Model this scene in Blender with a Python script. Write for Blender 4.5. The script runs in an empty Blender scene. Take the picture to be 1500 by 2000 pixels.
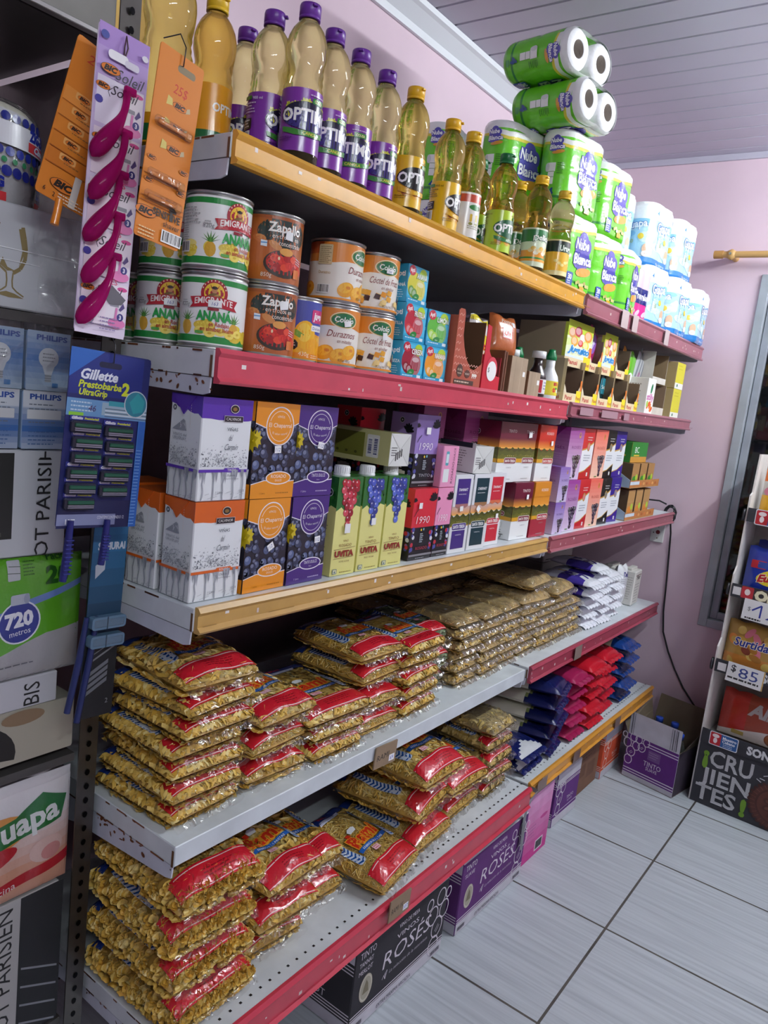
import bpy, bmesh, math, random
from mathutils import Vector, Matrix
from mathutils.geometry import tessellate_polygon
SC = bpy.context.scene
COL = SC.collection
PI = math.pi
rnd = random.Random(7)

def lin(c):
    return c/12.92 if c <= .04045 else ((c+.055)/1.055)**2.4
_hc = {}
def H(s):
    if isinstance(s, tuple): return s
    if s not in _hc:
        t = ''.join(ch*2 for ch in s) if len(s) == 3 else s
        _hc[s] = tuple(lin(int(t[i:i+2], 16)/255) for i in (0, 2, 4)) + (1.0,)
    return _hc[s]
def mixc(a, b, t):
    a, b = H(a), H(b)
    return tuple(a[i]*(1-t)+b[i]*t for i in range(3)) + (1.0,)

# ------------------------------------------------------------------ materials
MATS = {}
def nodemat(name):
    m = bpy.data.materials.new(name); m.use_nodes = True
    nt = m.node_tree
    for n in list(nt.nodes): nt.nodes.remove(n)
    out = nt.nodes.new('ShaderNodeOutputMaterial')
    MATS[name] = m
    return m, nt, out
def colmat(name, rough=.5, metal=0., spec=.5, coat=0., bump=0., bscale=60., var=.0, vscale=8.):
    m, nt, out = nodemat(name)
    b = nt.nodes.new('ShaderNodeBsdfPrincipled')
    a = nt.nodes.new('ShaderNodeVertexColor'); a.layer_name = 'Col'
    b.inputs['Roughness'].default_value = rough
    b.inputs['Metallic'].default_value = metal
    b.inputs['Specular IOR Level'].default_value = spec
    b.inputs['Coat Weight'].default_value = coat
    b.inputs['Coat Roughness'].default_value = .12
    src = a.outputs['Color']
    if var or bump:
        tc = nt.nodes.new('ShaderNodeTexCoord')
    if var:
        n = nt.nodes.new('ShaderNodeTexNoise'); n.inputs['Scale'].default_value = vscale; n.inputs['Detail'].default_value = 5
        nt.links.new(tc.outputs['Object'], n.inputs['Vector'])
        r = nt.nodes.new('ShaderNodeMapRange'); r.inputs[1].default_value = .3; r.inputs[2].default_value = .7
        r.inputs[3].default_value = 1-var; r.inputs[4].default_value = 1+var*.4
        nt.links.new(n.outputs['Fac'], r.inputs[0])
        mx = nt.nodes.new('ShaderNodeMix'); mx.data_type = 'RGBA'; mx.blend_type = 'MULTIPLY'
        mx.inputs[0].default_value = 1
        nt.links.new(src, mx.inputs[6]); nt.links.new(r.outputs[0], mx.inputs[7]); src = mx.outputs[2]
    if bump:
        n2 = nt.nodes.new('ShaderNodeTexNoise'); n2.inputs['Scale'].default_value = bscale; n2.inputs['Detail'].default_value = 3
        nt.links.new(tc.outputs['Object'], n2.inputs['Vector'])
        bp = nt.nodes.new('ShaderNodeBump'); bp.inputs['Strength'].default_value = bump; bp.inputs['Distance'].default_value = .004
        nt.links.new(n2.outputs['Fac'], bp.inputs['Height']); nt.links.new(bp.outputs[0], b.inputs['Normal'])
    nt.links.new(src, b.inputs['Base Color'])
    nt.links.new(b.outputs[0], out.inputs[0])
    return m
def filmmat(name, tint=(.95, .95, .95), base=.05, gain=.75, rough=.12, bump=.6, bscale=45., haze=0., hazecol=(.7, .7, .7)):
    m, nt, out = nodemat(name)
    t = nt.nodes.new('ShaderNodeBsdfTransparent'); t.inputs[0].default_value = (*tint, 1)
    g = nt.nodes.new('ShaderNodeBsdfGlossy'); g.inputs['Roughness'].default_value = rough
    tc = nt.nodes.new('ShaderNodeTexCoord')
    n = nt.nodes.new('ShaderNodeTexNoise'); n.inputs['Scale'].default_value = bscale; n.inputs['Detail'].default_value = 2; n.inputs['Distortion'].default_value = .8
    nt.links.new(tc.outputs['Object'], n.inputs['Vector'])
    bp = nt.nodes.new('ShaderNodeBump'); bp.inputs['Strength'].default_value = bump; bp.inputs['Distance'].default_value = .01
    nt.links.new(n.outputs['Fac'], bp.inputs['Height'])
    nt.links.new(bp.outputs[0], g.inputs['Normal'])
    lw = nt.nodes.new('ShaderNodeLayerWeight'); lw.inputs[0].default_value = .25
    nt.links.new(bp.outputs[0], lw.inputs['Normal'])
    r = nt.nodes.new('ShaderNodeMapRange'); r.inputs[3].default_value = base; r.inputs[4].default_value = gain
    nt.links.new(lw.outputs['Fresnel'], r.inputs[0])
    mx = nt.nodes.new('ShaderNodeMixShader')
    nt.links.new(r.outputs[0], mx.inputs[0])
    last = t.outputs[0]
    if haze:
        d = nt.nodes.new('ShaderNodeBsdfDiffuse'); d.inputs[0].default_value = (*hazecol, 1)
        m2 = nt.nodes.new('ShaderNodeMixShader'); m2.inputs[0].default_value = haze
        nt.links.new(t.outputs[0], m2.inputs[1]); nt.links.new(d.outputs[0], m2.inputs[2]); last = m2.outputs[0]
    nt.links.new(last, mx.inputs[1]); nt.links.new(g.outputs[0], mx.inputs[2])
    nt.links.new(mx.outputs[0], out.inputs[0])
    return m
def glassmat(name, col, rough=.0, ior=1.4, trans=.26, glow=.07, gcol=None):
    """filled clear plastic: refraction, straight-through tint and a little scatter of the liquid"""
    m, nt, out = nodemat(name)
    b = nt.nodes.new('ShaderNodeBsdfPrincipled')
    b.inputs['Base Color'].default_value = H(col); b.inputs['Roughness'].default_value = rough
    b.inputs['Transmission Weight'].default_value = 1; b.inputs['IOR'].default_value = ior
    tc = nt.nodes.new('ShaderNodeTexCoord')
    w = nt.nodes.new('ShaderNodeTexNoise'); w.inputs['Scale'].default_value = 26; w.inputs['Detail'].default_value = 1
    nt.links.new(tc.outputs['Object'], w.inputs['Vector'])
    bp = nt.nodes.new('ShaderNodeBump'); bp.inputs['Strength'].default_value = .22; bp.inputs['Distance'].default_value = .01
    nt.links.new(w.outputs['Fac'], bp.inputs['Height']); nt.links.new(bp.outputs[0], b.inputs['Normal'])
    t = nt.nodes.new('ShaderNodeBsdfTransparent'); t.inputs[0].default_value = H(col)
    m1 = nt.nodes.new('ShaderNodeMixShader'); m1.inputs[0].default_value = trans
    nt.links.new(b.outputs[0], m1.inputs[1]); nt.links.new(t.outputs[0], m1.inputs[2])
    d = nt.nodes.new('ShaderNodeBsdfTranslucent'); d.inputs[0].default_value = H(gcol or col)
    d2 = nt.nodes.new('ShaderNodeBsdfDiffuse'); d2.inputs[0].default_value = H(gcol or col)
    m3 = nt.nodes.new('ShaderNodeMixShader'); nt.links.new(d.outputs[0], m3.inputs[1]); nt.links.new(d2.outputs[0], m3.inputs[2])
    m2 = nt.nodes.new('ShaderNodeMixShader'); m2.inputs[0].default_value = glow
    nt.links.new(m1.outputs[0], m2.inputs[1]); nt.links.new(m3.outputs[0], m2.inputs[2])
    nt.links.new(m2.outputs[0], out.inputs[0])
    return m
colmat('paper', .55, var=.04)
colmat('gloss', .28, coat=.25)
colmat('foil', .22, coat=.5, bump=.5, bscale=38)
colmat('plastic', .35)
colmat('metal', .32, metal=.9, var=.12, vscale=30)
colmat('paint', .38, var=.14, vscale=14)
colmat('rail', .3, coat=.2, var=.1, vscale=25)
colmat('rolls', .85, spec=.1, bump=.3, bscale=120)
colmat('pasta', .42, spec=.35, var=.22, vscale=40)
colmat('card', .8, var=.12, vscale=20)
colmat('cord', .4)
filmmat('film', base=.025, gain=.40, rough=.12, bump=.9, bscale=34, haze=.025, hazecol=(.75, .70, .58))
filmmat('frost', tint=(.95, .93, .88), base=.05, gain=.62, rough=.13, bump=1., bscale=30, haze=.17, hazecol=(.78, .70, .52))
filmmat('wrap', tint=(.97, .97, .97), base=.04, gain=.6, rough=.08, bump=1., bscale=26, haze=.05, hazecol=(.8, .8, .82))
glassmat('oil', 'fbeb94', gcol='e8c93c')
glassmat('oilpale', 'fbf3bc', gcol='e6d070')
glassmat('oildeep', 'f6d874', gcol='dca828')
glassmat('pink_plastic', 'e050a0', rough=.12, ior=1.3, trans=.2, glow=.62, gcol='d02488')
glassmat('clearglass', 'eef4f0', ior=1.2, trans=.6, glow=.08)

# ------------------------------------------------------------------ mesh builder
class B:
    def __init__(s): s.v = []; s.f = []; s.c = []; s.m = []; s.sm = []
    def add(s, vs, fs, c, mat='paper', smooth=False):
        o = len(s.v); s.v += [tuple(p) for p in vs]
        c = H(c) if not callable(c) and not isinstance(c, list) else c
        for i, f in enumerate(fs):
            s.f.append([k+o for k in f]); s.c.append(c[i] if isinstance(c, list) else c); s.m.append(mat); s.sm.append(smooth)
        return s
    def xf(s, M):
        s.v = [tuple(M @ Vector(p)) for p in s.v]; return s
    def join(s, b, M=None):
        o = len(s.v); s.v += [tuple(M @ Vector(p)) for p in b.v] if M is not None else b.v
        s.f += [[k+o for k in f] for f in b.f]; s.c += b.c; s.m += b.m; s.sm += b.sm; return s
    def mesh(s, name):
        me = bpy.data.meshes.new(name)
        me.from_pydata(s.v, [], s.f)
        names = []
        for m in s.m:
            if m not in names: names.append(m)
        for n in names: me.materials.append(MATS[n])
        ix = {n: i for i, n in enumerate(names)}
        at = me.color_attributes.new('Col', 'FLOAT_COLOR', 'CORNER')
        mi, sm, cc = [], [], []
        for f, c, m, q in zip(s.f, s.c, s.m, s.sm):
            mi.append(ix[m]); sm.append(q)
            for _ in f: cc.extend(H(c))
        me.polygons.foreach_set('material_index', mi); me.polygons.foreach_set('use_smooth', sm)
        at.data.foreach_set('color', cc)
        me.update()
        return me

def props(o, label=None, cat=None, group=None, kind=None):
    if label: o['label'] = label
    if cat: o['category'] = cat
    if group: o['group'] = group
    if kind: o['kind'] = kind
    return o
def obj(name, b, parent=None, label=None, cat=None, group=None, kind=None, loc=None, rot=None):
    me = b.mesh(name) if isinstance(b, B) else b
    o = bpy.data.objects.new(name, me); COL.objects.link(o); o.parent = parent
    if loc is not None: o.location = loc
    if rot is not None: o.rotation_euler = rot if isinstance(rot, tuple) else (0, 0, rot)
    return props(o, label, cat, group, kind)
def thing(name, label, cat, group=None, loc=(0, 0, 0), rot=0):
    o = bpy.data.objects.new(name, None); COL.objects.link(o); o.empty_display_size = .02
    o.location = loc; o.rotation_euler = rot if isinstance(rot, tuple) else (0, 0, rot)
    return props(o, label, cat, group)
def dup(root, label, loc, rot=0, group=None, scale=None):
    def cp(o, par):
        c = o.copy(); COL.objects.link(c); c.parent = par
        for ch in list(o.children): cp(ch, c)
        return c
    r = cp(root, None)
    r.location = loc; r.rotation_euler = rot if isinstance(rot, tuple) else (0, 0, rot)
    if label: r['label'] = label
    if group: r['group'] = group
    if scale: r.scale = scale
    return r
class Kind:
    """first use moves the prototype itself, later uses copy it"""
    def __init__(s, root): s.r = root; s.used = False
    def put(s, label, loc, rot=0, group=None, scale=None):
        if s.used: return dup(s.r, label, loc, rot, group, scale)
        s.used = True; r = s.r
        r.location = loc; r.rotation_euler = rot if isinstance(rot, tuple) else (0, 0, rot)
        r['label'] = label
        if group: r['group'] = group
        if scale: r.scale = scale
        return r

# ------------------------------------------------------------------ shapes
def box(b, x0, x1, y0, y1, z0, z1, c, mat='paper', bev=0., cols=None):
    """box with optional bevel; cols: {'+z':hex,...} overrides per side"""
    bm = bmesh.new(); bmesh.ops.create_cube(bm, size=1)
    for v in bm.verts: v.co = Vector(((x0+x1)/2+v.co.x*(x1-x0), (y0+y1)/2+v.co.y*(y1-y0), (z0+z1)/2+v.co.z*(z1-z0)))
    if bev: bmesh.ops.bevel(bm, geom=bm.edges[:], offset=bev, segments=1, affect='EDGES')
    bm.normal_update(); bm.verts.index_update()
    vs = [v.co[:] for v in bm.verts]; fs = []; cs = []
    for f in bm.faces:
        fs.append([v.index for v in f.verts]); n = f.normal; k = c
        if cols:
            for key, cc in cols.items():
                if n['xyz'.index(key[1])]*(1 if key[0] == '+' else -1) > .6: k = cc
        cs.append(H(k))
    bm.free(); b.add(vs, fs, cs, mat); return b
def lathe(b, prof, n, c, mat, cap0=False, cap1=False, smooth=True, cx=0, cy=0, wob=None):
    vs = []; fs = []
    for r, z in prof:
        for i in range(n):
            a = 2*PI*i/n; k = r if wob is None else r*wob(a, z)
            vs.append((cx+k*math.cos(a), cy+k*math.sin(a), z))
    cs = []
    for j in range(len(prof)-1):
        cj = c(j) if callable(c) else c
        for i in range(n):
            i2 = (i+1) % n; fs.append((j*n+i, j*n+i2, (j+1)*n+i2, (j+1)*n+i)); cs.append(H(cj))
    b.add(vs, fs, cs, mat, smooth)
    if cap0: b.add(vs[:n], [list(range(n))[::-1]], c(0) if callable(c) else c, mat)
    if cap1: b.add(vs[-n:], [list(range(n))], c(len(prof)-2) if callable(c) else c, mat)
    return b
def tube(b, pts, r, c, mat='cord', n=7, caps=True):
    pts = [Vector(p) for p in pts]; vs = []; fs = []; up = Vector((0, 0, 1)); prev = None
    for i, p in enumerate(pts):
        d = (pts[min(i+1, len(pts)-1)]-pts[max(i-1, 0)]).normalized()
        if prev is None:
            x = d.cross(up)
            if x.length < .1: x = d.cross(Vector((1, 0, 0)))
        else: x = prev-d*prev.dot(d)
        x.normalize(); prev = x; y = d.cross(x); rr = r[i] if isinstance(r, list) else r
        for k in range(n):
            a = 2*PI*k/n; vs.append(p+x*(rr*math.cos(a))+y*(rr*math.sin(a)))
    for i in range(len(pts)-1):
        for k in range(n): fs.append((i*n+k, i*n+(k+1) % n, (i+1)*n+(k+1) % n, (i+1)*n+k))
    b.add(vs, fs, c, mat, True)
    if caps: b.add(vs[:n], [list(range(n))], c, mat); b.add(vs[-n:], [list(range(n))], c, mat)
    return b
def prism(b, poly, d0, d1, axis, c, mat='paper'):
    """extrude a 2D polygon along axis: 'x' -> poly is (y,z); 'y' -> (x,z); 'z' -> (x,y)"""
    def P(p, d): return {'x': (d, p[0], p[1]), 'y': (p[0], d, p[1]), 'z': (p[0], p[1], d)}[axis]
    n = len(poly); vs = [P(p, d0) for p in poly]+[P(p, d1) for p in poly]
    fs = [(i, (i+1) % n, n+(i+1) % n, n+i) for i in range(n)]
    b.add(vs, fs, c, mat)
    tr = tessellate_polygon([[Vector((p[0], p[1], 0)) for p in poly]])
    b.add(vs, [list(t) for t in tr], c, mat); b.add(vs, [[n+k for k in t[::-1]] for t in tr], c, mat)
    return b
def sheet(b, fn, nu, nv, c, mat, smooth=True):
    vs = [fn(i/nu, j/nv) for j in range(nv+1) for i in range(nu+1)]; fs = []; cs = []
    for j in range(nv):
        for i in range(nu):
            a = j*(nu+1)+i; fs.append((a, a+1, a+nu+2, a+nu+1)); cs.append(H(c((i+.5)/nu, (j+.5)/nv)) if callable(c) else H(c))
    return b.add(vs, fs, cs, mat, smooth)

# ------------------------------------------------------------------ printed art (flat shapes laid on a surface)
_gl = {}
def glyph(t, bold, sh):
    k = (t, bold, sh)
    if k not in _gl:
        cu = bpy.data.curves.new('t', 'FONT'); cu.body = t; cu.size = 1; cu.resolution_u = 2; cu.offset = bold; cu.shear = sh
        o = bpy.data.objects.new('t', cu); COL.objects.link(o)
        dg = bpy.context.evaluated_depsgraph_get(); e = o.evaluated_get(dg); me = e.to_mesh()
        vs = [(v.co.x, v.co.y) for v in me.vertices]; fs = [list(p.vertices) for p in me.polygons]
        e.to_mesh_clear(); bpy.data.objects.remove(o); bpy.data.curves.remove(cu)
        if not vs: vs = [(0, 0)]
        xs = [v[0] for v in vs]; ys = [v[1] for v in vs]
        _gl[k] = (vs, fs, min(xs), max(xs), min(ys), max(ys))
    return _gl[k]
STEP = 4.5e-5
class A:
    def __init__(s): s.t = []; s.z = 2
    def _tri(s, pts, tris, c):
        c = H(c); s.z += 1
        for t in tris: s.t.append(([pts[k] for k in t], c, s.z))
        return s
    def poly(s, pts, c):
        tr = tessellate_polygon([[Vector((p[0], p[1], 0)) for p in pts]])
        return s._tri(pts, tr, c)
    def rect(s, x, y, w, h, c, r=0):
        if r:
            pts = []
            for cx, cy, a0 in ((x+w-r, y+r, -90), (x+w-r, y+h-r, 0), (x+r, y+h-r, 90), (x+r, y+r, 180)):
                for k in range(5):
                    a = math.radians(a0+22.5*k); pts.append((cx+r*math.cos(a), cy+r*math.sin(a)))
            return s.poly(pts, c)
        return s._tri([(x, y), (x+w, y), (x+w, y+h), (x, y+h)], [(0, 1, 2), (0, 2, 3)], c)
    def ell(s, cx, cy, a, b, c, n=18, rot=0):
        cr, sr = math.cos(rot), math.sin(rot); pts = [(cx, cy)]
        for k in range(n):
            x, y = a*math.cos(2*PI*k/n), b*math.sin(2*PI*k/n); pts.append((cx+x*cr-y*sr, cy+x*sr+y*cr))
        return s._tri(pts, [(0, k+1, (k+1) % n+1) for k in range(n)], c)
    def line(s, x0, y0, x1, y1, w, c):
        dx, dy = x1-x0, y1-y0; L = math.hypot(dx, dy) or 1; nx, ny = -dy/L*w/2, dx/L*w/2
        return s._tri([(x0+nx, y0+ny), (x0-nx, y0-ny), (x1-nx, y1-ny), (x1+nx, y1+ny)], [(0, 1, 2), (0, 2, 3)], c)
    def path(s, pts, w, c):
        for p, q in zip(pts, pts[1:]): s.line(*p, *q, w, c); s.z -= 1
        s.z += 1; return s
    def text(s, t, x, y, h, c, w=None, bold=.0, sh=0, al='c', rot=0, arc=0, out=None, ow=.06):
        """h: cap height; x,y: baseline anchor; w: fitted width; out: outline colour"""
        if out is not None:
            s.text(t, x, y, h, out, w, bold+ow, sh, al, rot, arc, ref=(bold, sh)) if False else s._txt(t, x, y, h, out, w, bold+ow, sh, al, rot, arc, (bold, sh))
        return s._txt(t, x, y, h, c, w, bold, sh, al, rot, arc, (bold, sh))
    def _txt(s, t, x, y, h, c, w, bold, sh, al, rot, arc, ref):
        vs, fs, _, _, _, _ = glyph(t, bold, sh)
        _, _, x0, x1, y0, y1 = glyph(t, *ref)
        ky = h/.7; kx = w/(x1-x0) if w else ky
        W = (x1-x0)*kx; ox = {'c': -W/2, 'l': 0, 'r': -W}[al]
        cr, sr = math.cos(rot), math.sin(rot); pts = []
        for px, py in vs:
            qx, qy = (px-x0)*kx+ox, py*ky
            if arc: qy += arc*(1-(2*qx/W)**2) if W else 0
            pts.append((x+qx*cr-qy*sr, y+qx*sr+qy*cr))
        return s._tri(pts, [(f[0], f[k], f[k+1]) for f in fs for k in range(1, len(f)-1)], c)
    def bars(s, x, y, w, h, c='222', bg='f4f4f2', n=16, vert=False):
        s.rect(x, y, w, h, bg); r = random.Random(int(x*9999+y*777)); L = w if not vert else h; p = .06*L; z = s.z
        while p < L*.92:
            d = L/n*r.choice((.3, .5, .9)); s.z = z
            if vert: s.rect(x+w*.08, y+p, w*.84, d, c)
            else: s.rect(x+p, y+h*.12, d, h*.8, c)
            p += d+L/n*r.choice((.35, .6))
        s.z = z+1; return s
    def small(s, x, y, w, n, lead, c, th=None):
        """blocks of fine print too small to read"""
        r = random.Random(int(x*5000+y*3000)+n); z = s.z; th = th or lead*.42
        for k in range(n):
            p = 0; L = w*r.uniform(.75, 1)
            while p < L:
                d = min(w*r.uniform(.05, .16), L-p); s.z = z; s.rect(x+p, y-k*lead, d, th, c); p += d+w*.03
        s.z = z+1; return s
    def grapes(s, cx, cy, w, h, cols, n=16, seed=1, dark=None):
        r = random.Random(seed); z = s.z; q = w*.128; rows = max(3, round(h/(q*1.45))); k = 0
        for j in range(rows):
            t = j/(rows-1); m = max(1, int(4.7*(1-.80*t)))
            for i in range(m):
                x = cx+(i-(m-1)/2)*q*1.75+r.uniform(-.02, .02)*w; y = cy+h/2-t*h+r.uniform(-.2, .2)*q
                c = r.choice(cols); s.z = z+(k % 5)*3; k += 1
                s.ell(x, y, q*1.08, q*1.08, mixc(c, '000', .45), 12); s.ell(x, y, q, q, c, 12); s.ell(x-q*.3, y+q*.32, q*.28, q*.26, mixc(c, 'fff', .5), 8)
        s.z = z+20; return s
    def leaf(s, cx, cy, r, c, n=9, rot=0, sx=1.):
        pts = []
        for k in range(n*2):
            a = rot+PI*k/n; q = r*(1 if k % 2 == 0 else .62); pts.append((cx+q*math.cos(a)*sx, cy+q*math.sin(a)))
        return s.poly(pts, c)
    def sticker(s, x, y, c='3a4fae', w=.014, h=.010, rot=.1, t='163'):
        cr, sr = math.cos(rot), math.sin(rot)
        s.poly([(x+a*cr-b*sr, y+a*sr+b*cr) for a, b in ((-w/2, -h/2), (w/2, -h/2), (w/2, h/2), (-w/2, h/2))], 'f2f3f3')
        if t: s.text(t, x, y-h*.28, h*.5, c, rot=rot, sh=.2)
        return s
    def place(s, b, fn, mat='paper', lim=None, h0=0.):
        for tri, c, z in s.t:
            st = [tri]
            while st:
                t = st.pop()
                if lim:
                    e = max(((abs(t[i][0]-t[(i+1) % 3][0]), i) for i in range(3)))
                    if e[0] > lim:
                        i = e[1]; p, q, r_ = t[i], t[(i+1) % 3], t[(i+2) % 3]; m = ((p[0]+q[0])/2, (p[1]+q[1])/2)
                        st += [[p, m, r_], [m, q, r_]]; continue
                b.add([fn(u, v, h0+z*STEP) for u, v in t], [(0, 1, 2)], c, mat)
        return b
    def place2(s, b, fn, mat, lim):
        """like place, but splits long edges in both directions"""
        for tri, c, z in s.t:
            st = [tri]
            while st:
                t = st.pop()
                e = max(((math.hypot(t[i][0]-t[(i+1) % 3][0], t[i][1]-t[(i+1) % 3][1]), i) for i in range(3)))
                if e[0] > lim:
                    i = e[1]; p, q, r_ = t[i], t[(i+1) % 3], t[(i+2) % 3]; m = ((p[0]+q[0])/2, (p[1]+q[1])/2)
                    st += [[p, m, r_], [m, q, r_]]; continue
                b.add([fn(u, v, z*STEP) for u, v in t], [(0, 1, 2)], c, mat, True)
        return b
def flat(o, U, V):
    o, U, V = Vector(o), Vector(U), Vector(V); N = U.cross(V)
    return lambda u, v, h: o+U*u+V*v+N*h
def front(w, d): return flat((-w/2, -d/2, 0), (1, 0, 0), (0, 0, 1))
def left(w, d): return flat((-w/2, d/2, 0), (0, -1, 0), (0, 0, 1))
def cyl(r, rot=0.):
    """u measured along the surface from the front (-Y), to the right"""
    def f(u, v, h):
        rr = (r(v) if callable(r) else r); a = -PI/2+rot+u/(rr if not callable(r) else r(.06)); return Vector(((rr+h)*math.cos(a), (rr+h)*math.sin(a), v))
    return f
# ------------------------------------------------------------------ camera, light, world
ZS = {1: 1.752, 2: 1.457, 3: 1.070, 4: .676, 5: .324}      # top surface of the five shelf levels
cam = bpy.data.cameras.new('camera'); co = bpy.data.objects.new('camera', cam); COL.objects.link(co)
cam.sensor_fit = 'HORIZONTAL'; cam.sensor_width = 36; cam.lens = 36*1475.5/1500; cam.clip_start = .02
_rt = Vector((.59172097, -.79797601, .11445776)); _up = Vector((.05715623, .18315318, .98142146)); _fw = Vector((.80411408, .57418569, -.15398488))
CAMP = Vector((-.73925, -.856875, 1.422875))
co.matrix_world = Matrix(((_rt.x, _up.x, -_fw.x, CAMP.x), (_rt.y, _up.y, -_fw.y, CAMP.y), (_rt.z, _up.z, -_fw.z, CAMP.z), (0, 0, 0, 1)))
SC.camera = co
w = bpy.data.worlds.new('world'); SC.world = w; w.use_nodes = True
w.node_tree.nodes['Background'].inputs[0].default_value = (.62, .66, .78, 1); w.node_tree.nodes['Background'].inputs[1].default_value = .12
m_, nt_, out_ = nodemat('tube_glow'); e_ = nt_.nodes.new('ShaderNodeEmission'); e_.inputs[0].default_value = (.90, .975, 1, 1); e_.inputs[1].default_value = 275; nt_.links.new(e_.outputs[0], out_.inputs[0])
m_, nt_, out_ = nodemat('tube_glow_fill'); e_ = nt_.nodes.new('ShaderNodeEmission'); e_.inputs[0].default_value = (.90, .975, 1, 1); e_.inputs[1].default_value = 150; nt_.links.new(e_.outputs[0], out_.inputs[0])
def tube_light(label, x, y, L, mat):
    t = thing('ceiling_light', label, 'ceiling light', None, (x, y, 2.385)); b = B(); tube(b, [(-L/2, 0, 0), (L/2, 0, 0)], .014, 'fff', mat, 10); obj('glow_tube', b, t)
    b = B(); box(b, -L/2-.02, L/2+.02, -.03, .03, .075, .107, 'dcdcda', 'paint', .003)
    for sx in (-1, 1): box(b, sx*L/2-.012, sx*L/2+.012, -.014, .014, -.016, .076, 'e4e4e2', 'paint', .002)
    obj('lamp_holder', b, t)
tube_light('fluorescent ceiling tube over the aisle in front of the far shelving bay', 1.85, -1.12, 1.2, 'tube_glow')
tube_light('fluorescent ceiling tube behind the viewer, over the near part of the aisle', -.9, -1.7, 1.2, 'tube_glow_fill')  # unseen tube added as fill light for the near shelves
SC.view_settings.view_transform = 'Standard'; SC.view_settings.look = 'None'; SC.view_settings.exposure = 0.0
SC.cycles.max_bounces = 8; SC.cycles.diffuse_bounces = 4; SC.cycles.glossy_bounces = 2; SC.cycles.transmission_bounces = 7
SC.cycles.transparent_max_bounces = 18; SC.cycles.caustics_reflective = False; SC.cycles.caustics_refractive = False
SC.cycles.sample_clamp_indirect = 4; SC.cycles.use_denoising = True; SC.cycles.use_adaptive_sampling = True; SC.cycles.adaptive_threshold = .035

# ------------------------------------------------------------------ room surfaces
def wallmat(name, col, rough=.5, var=.06, bump=.05):
    m, nt, out = nodemat(name)
    b = nt.nodes.new('ShaderNodeBsdfPrincipled'); b.inputs['Roughness'].default_value = rough
    tc = nt.nodes.new('ShaderNodeTexCoord'); n = nt.nodes.new('ShaderNodeTexNoise'); n.inputs['Scale'].default_value = 3; n.inputs['Detail'].default_value = 6
    nt.links.new(tc.outputs['Object'], n.inputs['Vector'])
    cr = nt.nodes.new('ShaderNodeValToRGB'); cr.color_ramp.elements[0].position = .3; cr.color_ramp.elements[1].position = .75
    c = H(col); cr.color_ramp.elements[0].color = tuple(x*(1-var*2) for x in c[:3])+(1,); cr.color_ramp.elements[1].color = c
    nt.links.new(n.outputs['Fac'], cr.inputs[0]); nt.links.new(cr.outputs[0], b.inputs['Base Color'])
    n2 = nt.nodes.new('ShaderNodeTexNoise'); n2.inputs['Scale'].default_value = 40; nt.links.new(tc.outputs['Object'], n2.inputs['Vector'])
    bp = nt.nodes.new('ShaderNodeBump'); bp.inputs['Strength'].default_value = bump; nt.links.new(n2.outputs['Fac'], bp.inputs['Height']); nt.links.new(bp.outputs[0], b.inputs['Normal'])
    nt.links.new(b.outputs[0], out.inputs[0])
wallmat('pinkwall', 'e2c9d6', .42)
wallmat('ceil', 'b9b6c6', .32, .03, .02)
wallmat('white_trim', 'dfe2e8', .35, .03)
WL, WB = .585, 2.58
b = B(); box(b, -3, 2.7, WL, WL+.1, 0, 2.62, 'fff', 'pinkwall'); obj('wall_left', b, kind='structure')
WY0, WY1, WZ0, WZ1 = -.17, -1.45, .62, 2.05
b = B()
for y0, y1, z0, z1 in ((WY0, WL, 0, 2.62), (-3.3, WY1, 0, 2.62), (WY1, WY0, 0, WZ0), (WY1, WY0, WZ1, 2.62)): box(b, WB, WB+.12, y0, y1, z0, z1, 'fff', 'pinkwall')
obj('wall_back', b, kind='structure')
b = B(); box(b, -3, 2.7, -3.4, -3.3, 0, 2.62, 'fff', 'pinkwall'); obj('wall_right', b, kind='structure')
b = B(); box(b, -3.1, -3, -3.4, .7, 0, 2.62, 'fff', 'pinkwall'); obj('wall_front', b, kind='structure')
# ceiling boards run across the room, a groove between each
b = B(); x = -3.0; zc = 2.513; prof = []
while x < 2.6:
    prof += [(x, zc), (x+.094, zc), (x+.097, zc+.007), (x+.101, zc+.007)]; x += .104
vs = [(p[0], -3.3, p[1]) for p in prof]+[(p[0], .585, p[1]) for p in prof]; n = len(prof)
b.add(vs, [(i, i+1, n+i+1, n+i) for i in range(n-1)], 'fff', 'ceil'); obj('ceiling', b, kind='structure')
b = B(); prism(b, [(WL-.002, 2.452), (WL-.012, 2.452), (WL-.016, 2.47), (WL-.05, 2.495), (WL-.062, 2.500), (WL-.066, 2.5125), (WL-.002, 2.5125)], -3, 2.58, 'x', 'fff', 'white_trim')
obj('trim_1', b, kind='structure')
b = B(); prism(b, [(WB-.001, 2.49), (WB-.012, 2.49), (WB-.016, 2.5125), (WB-.001, 2.5125)], -3.3, .52, 'y', 'fff', 'ceil')
obj('trim_2', b, kind='structure')
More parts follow.
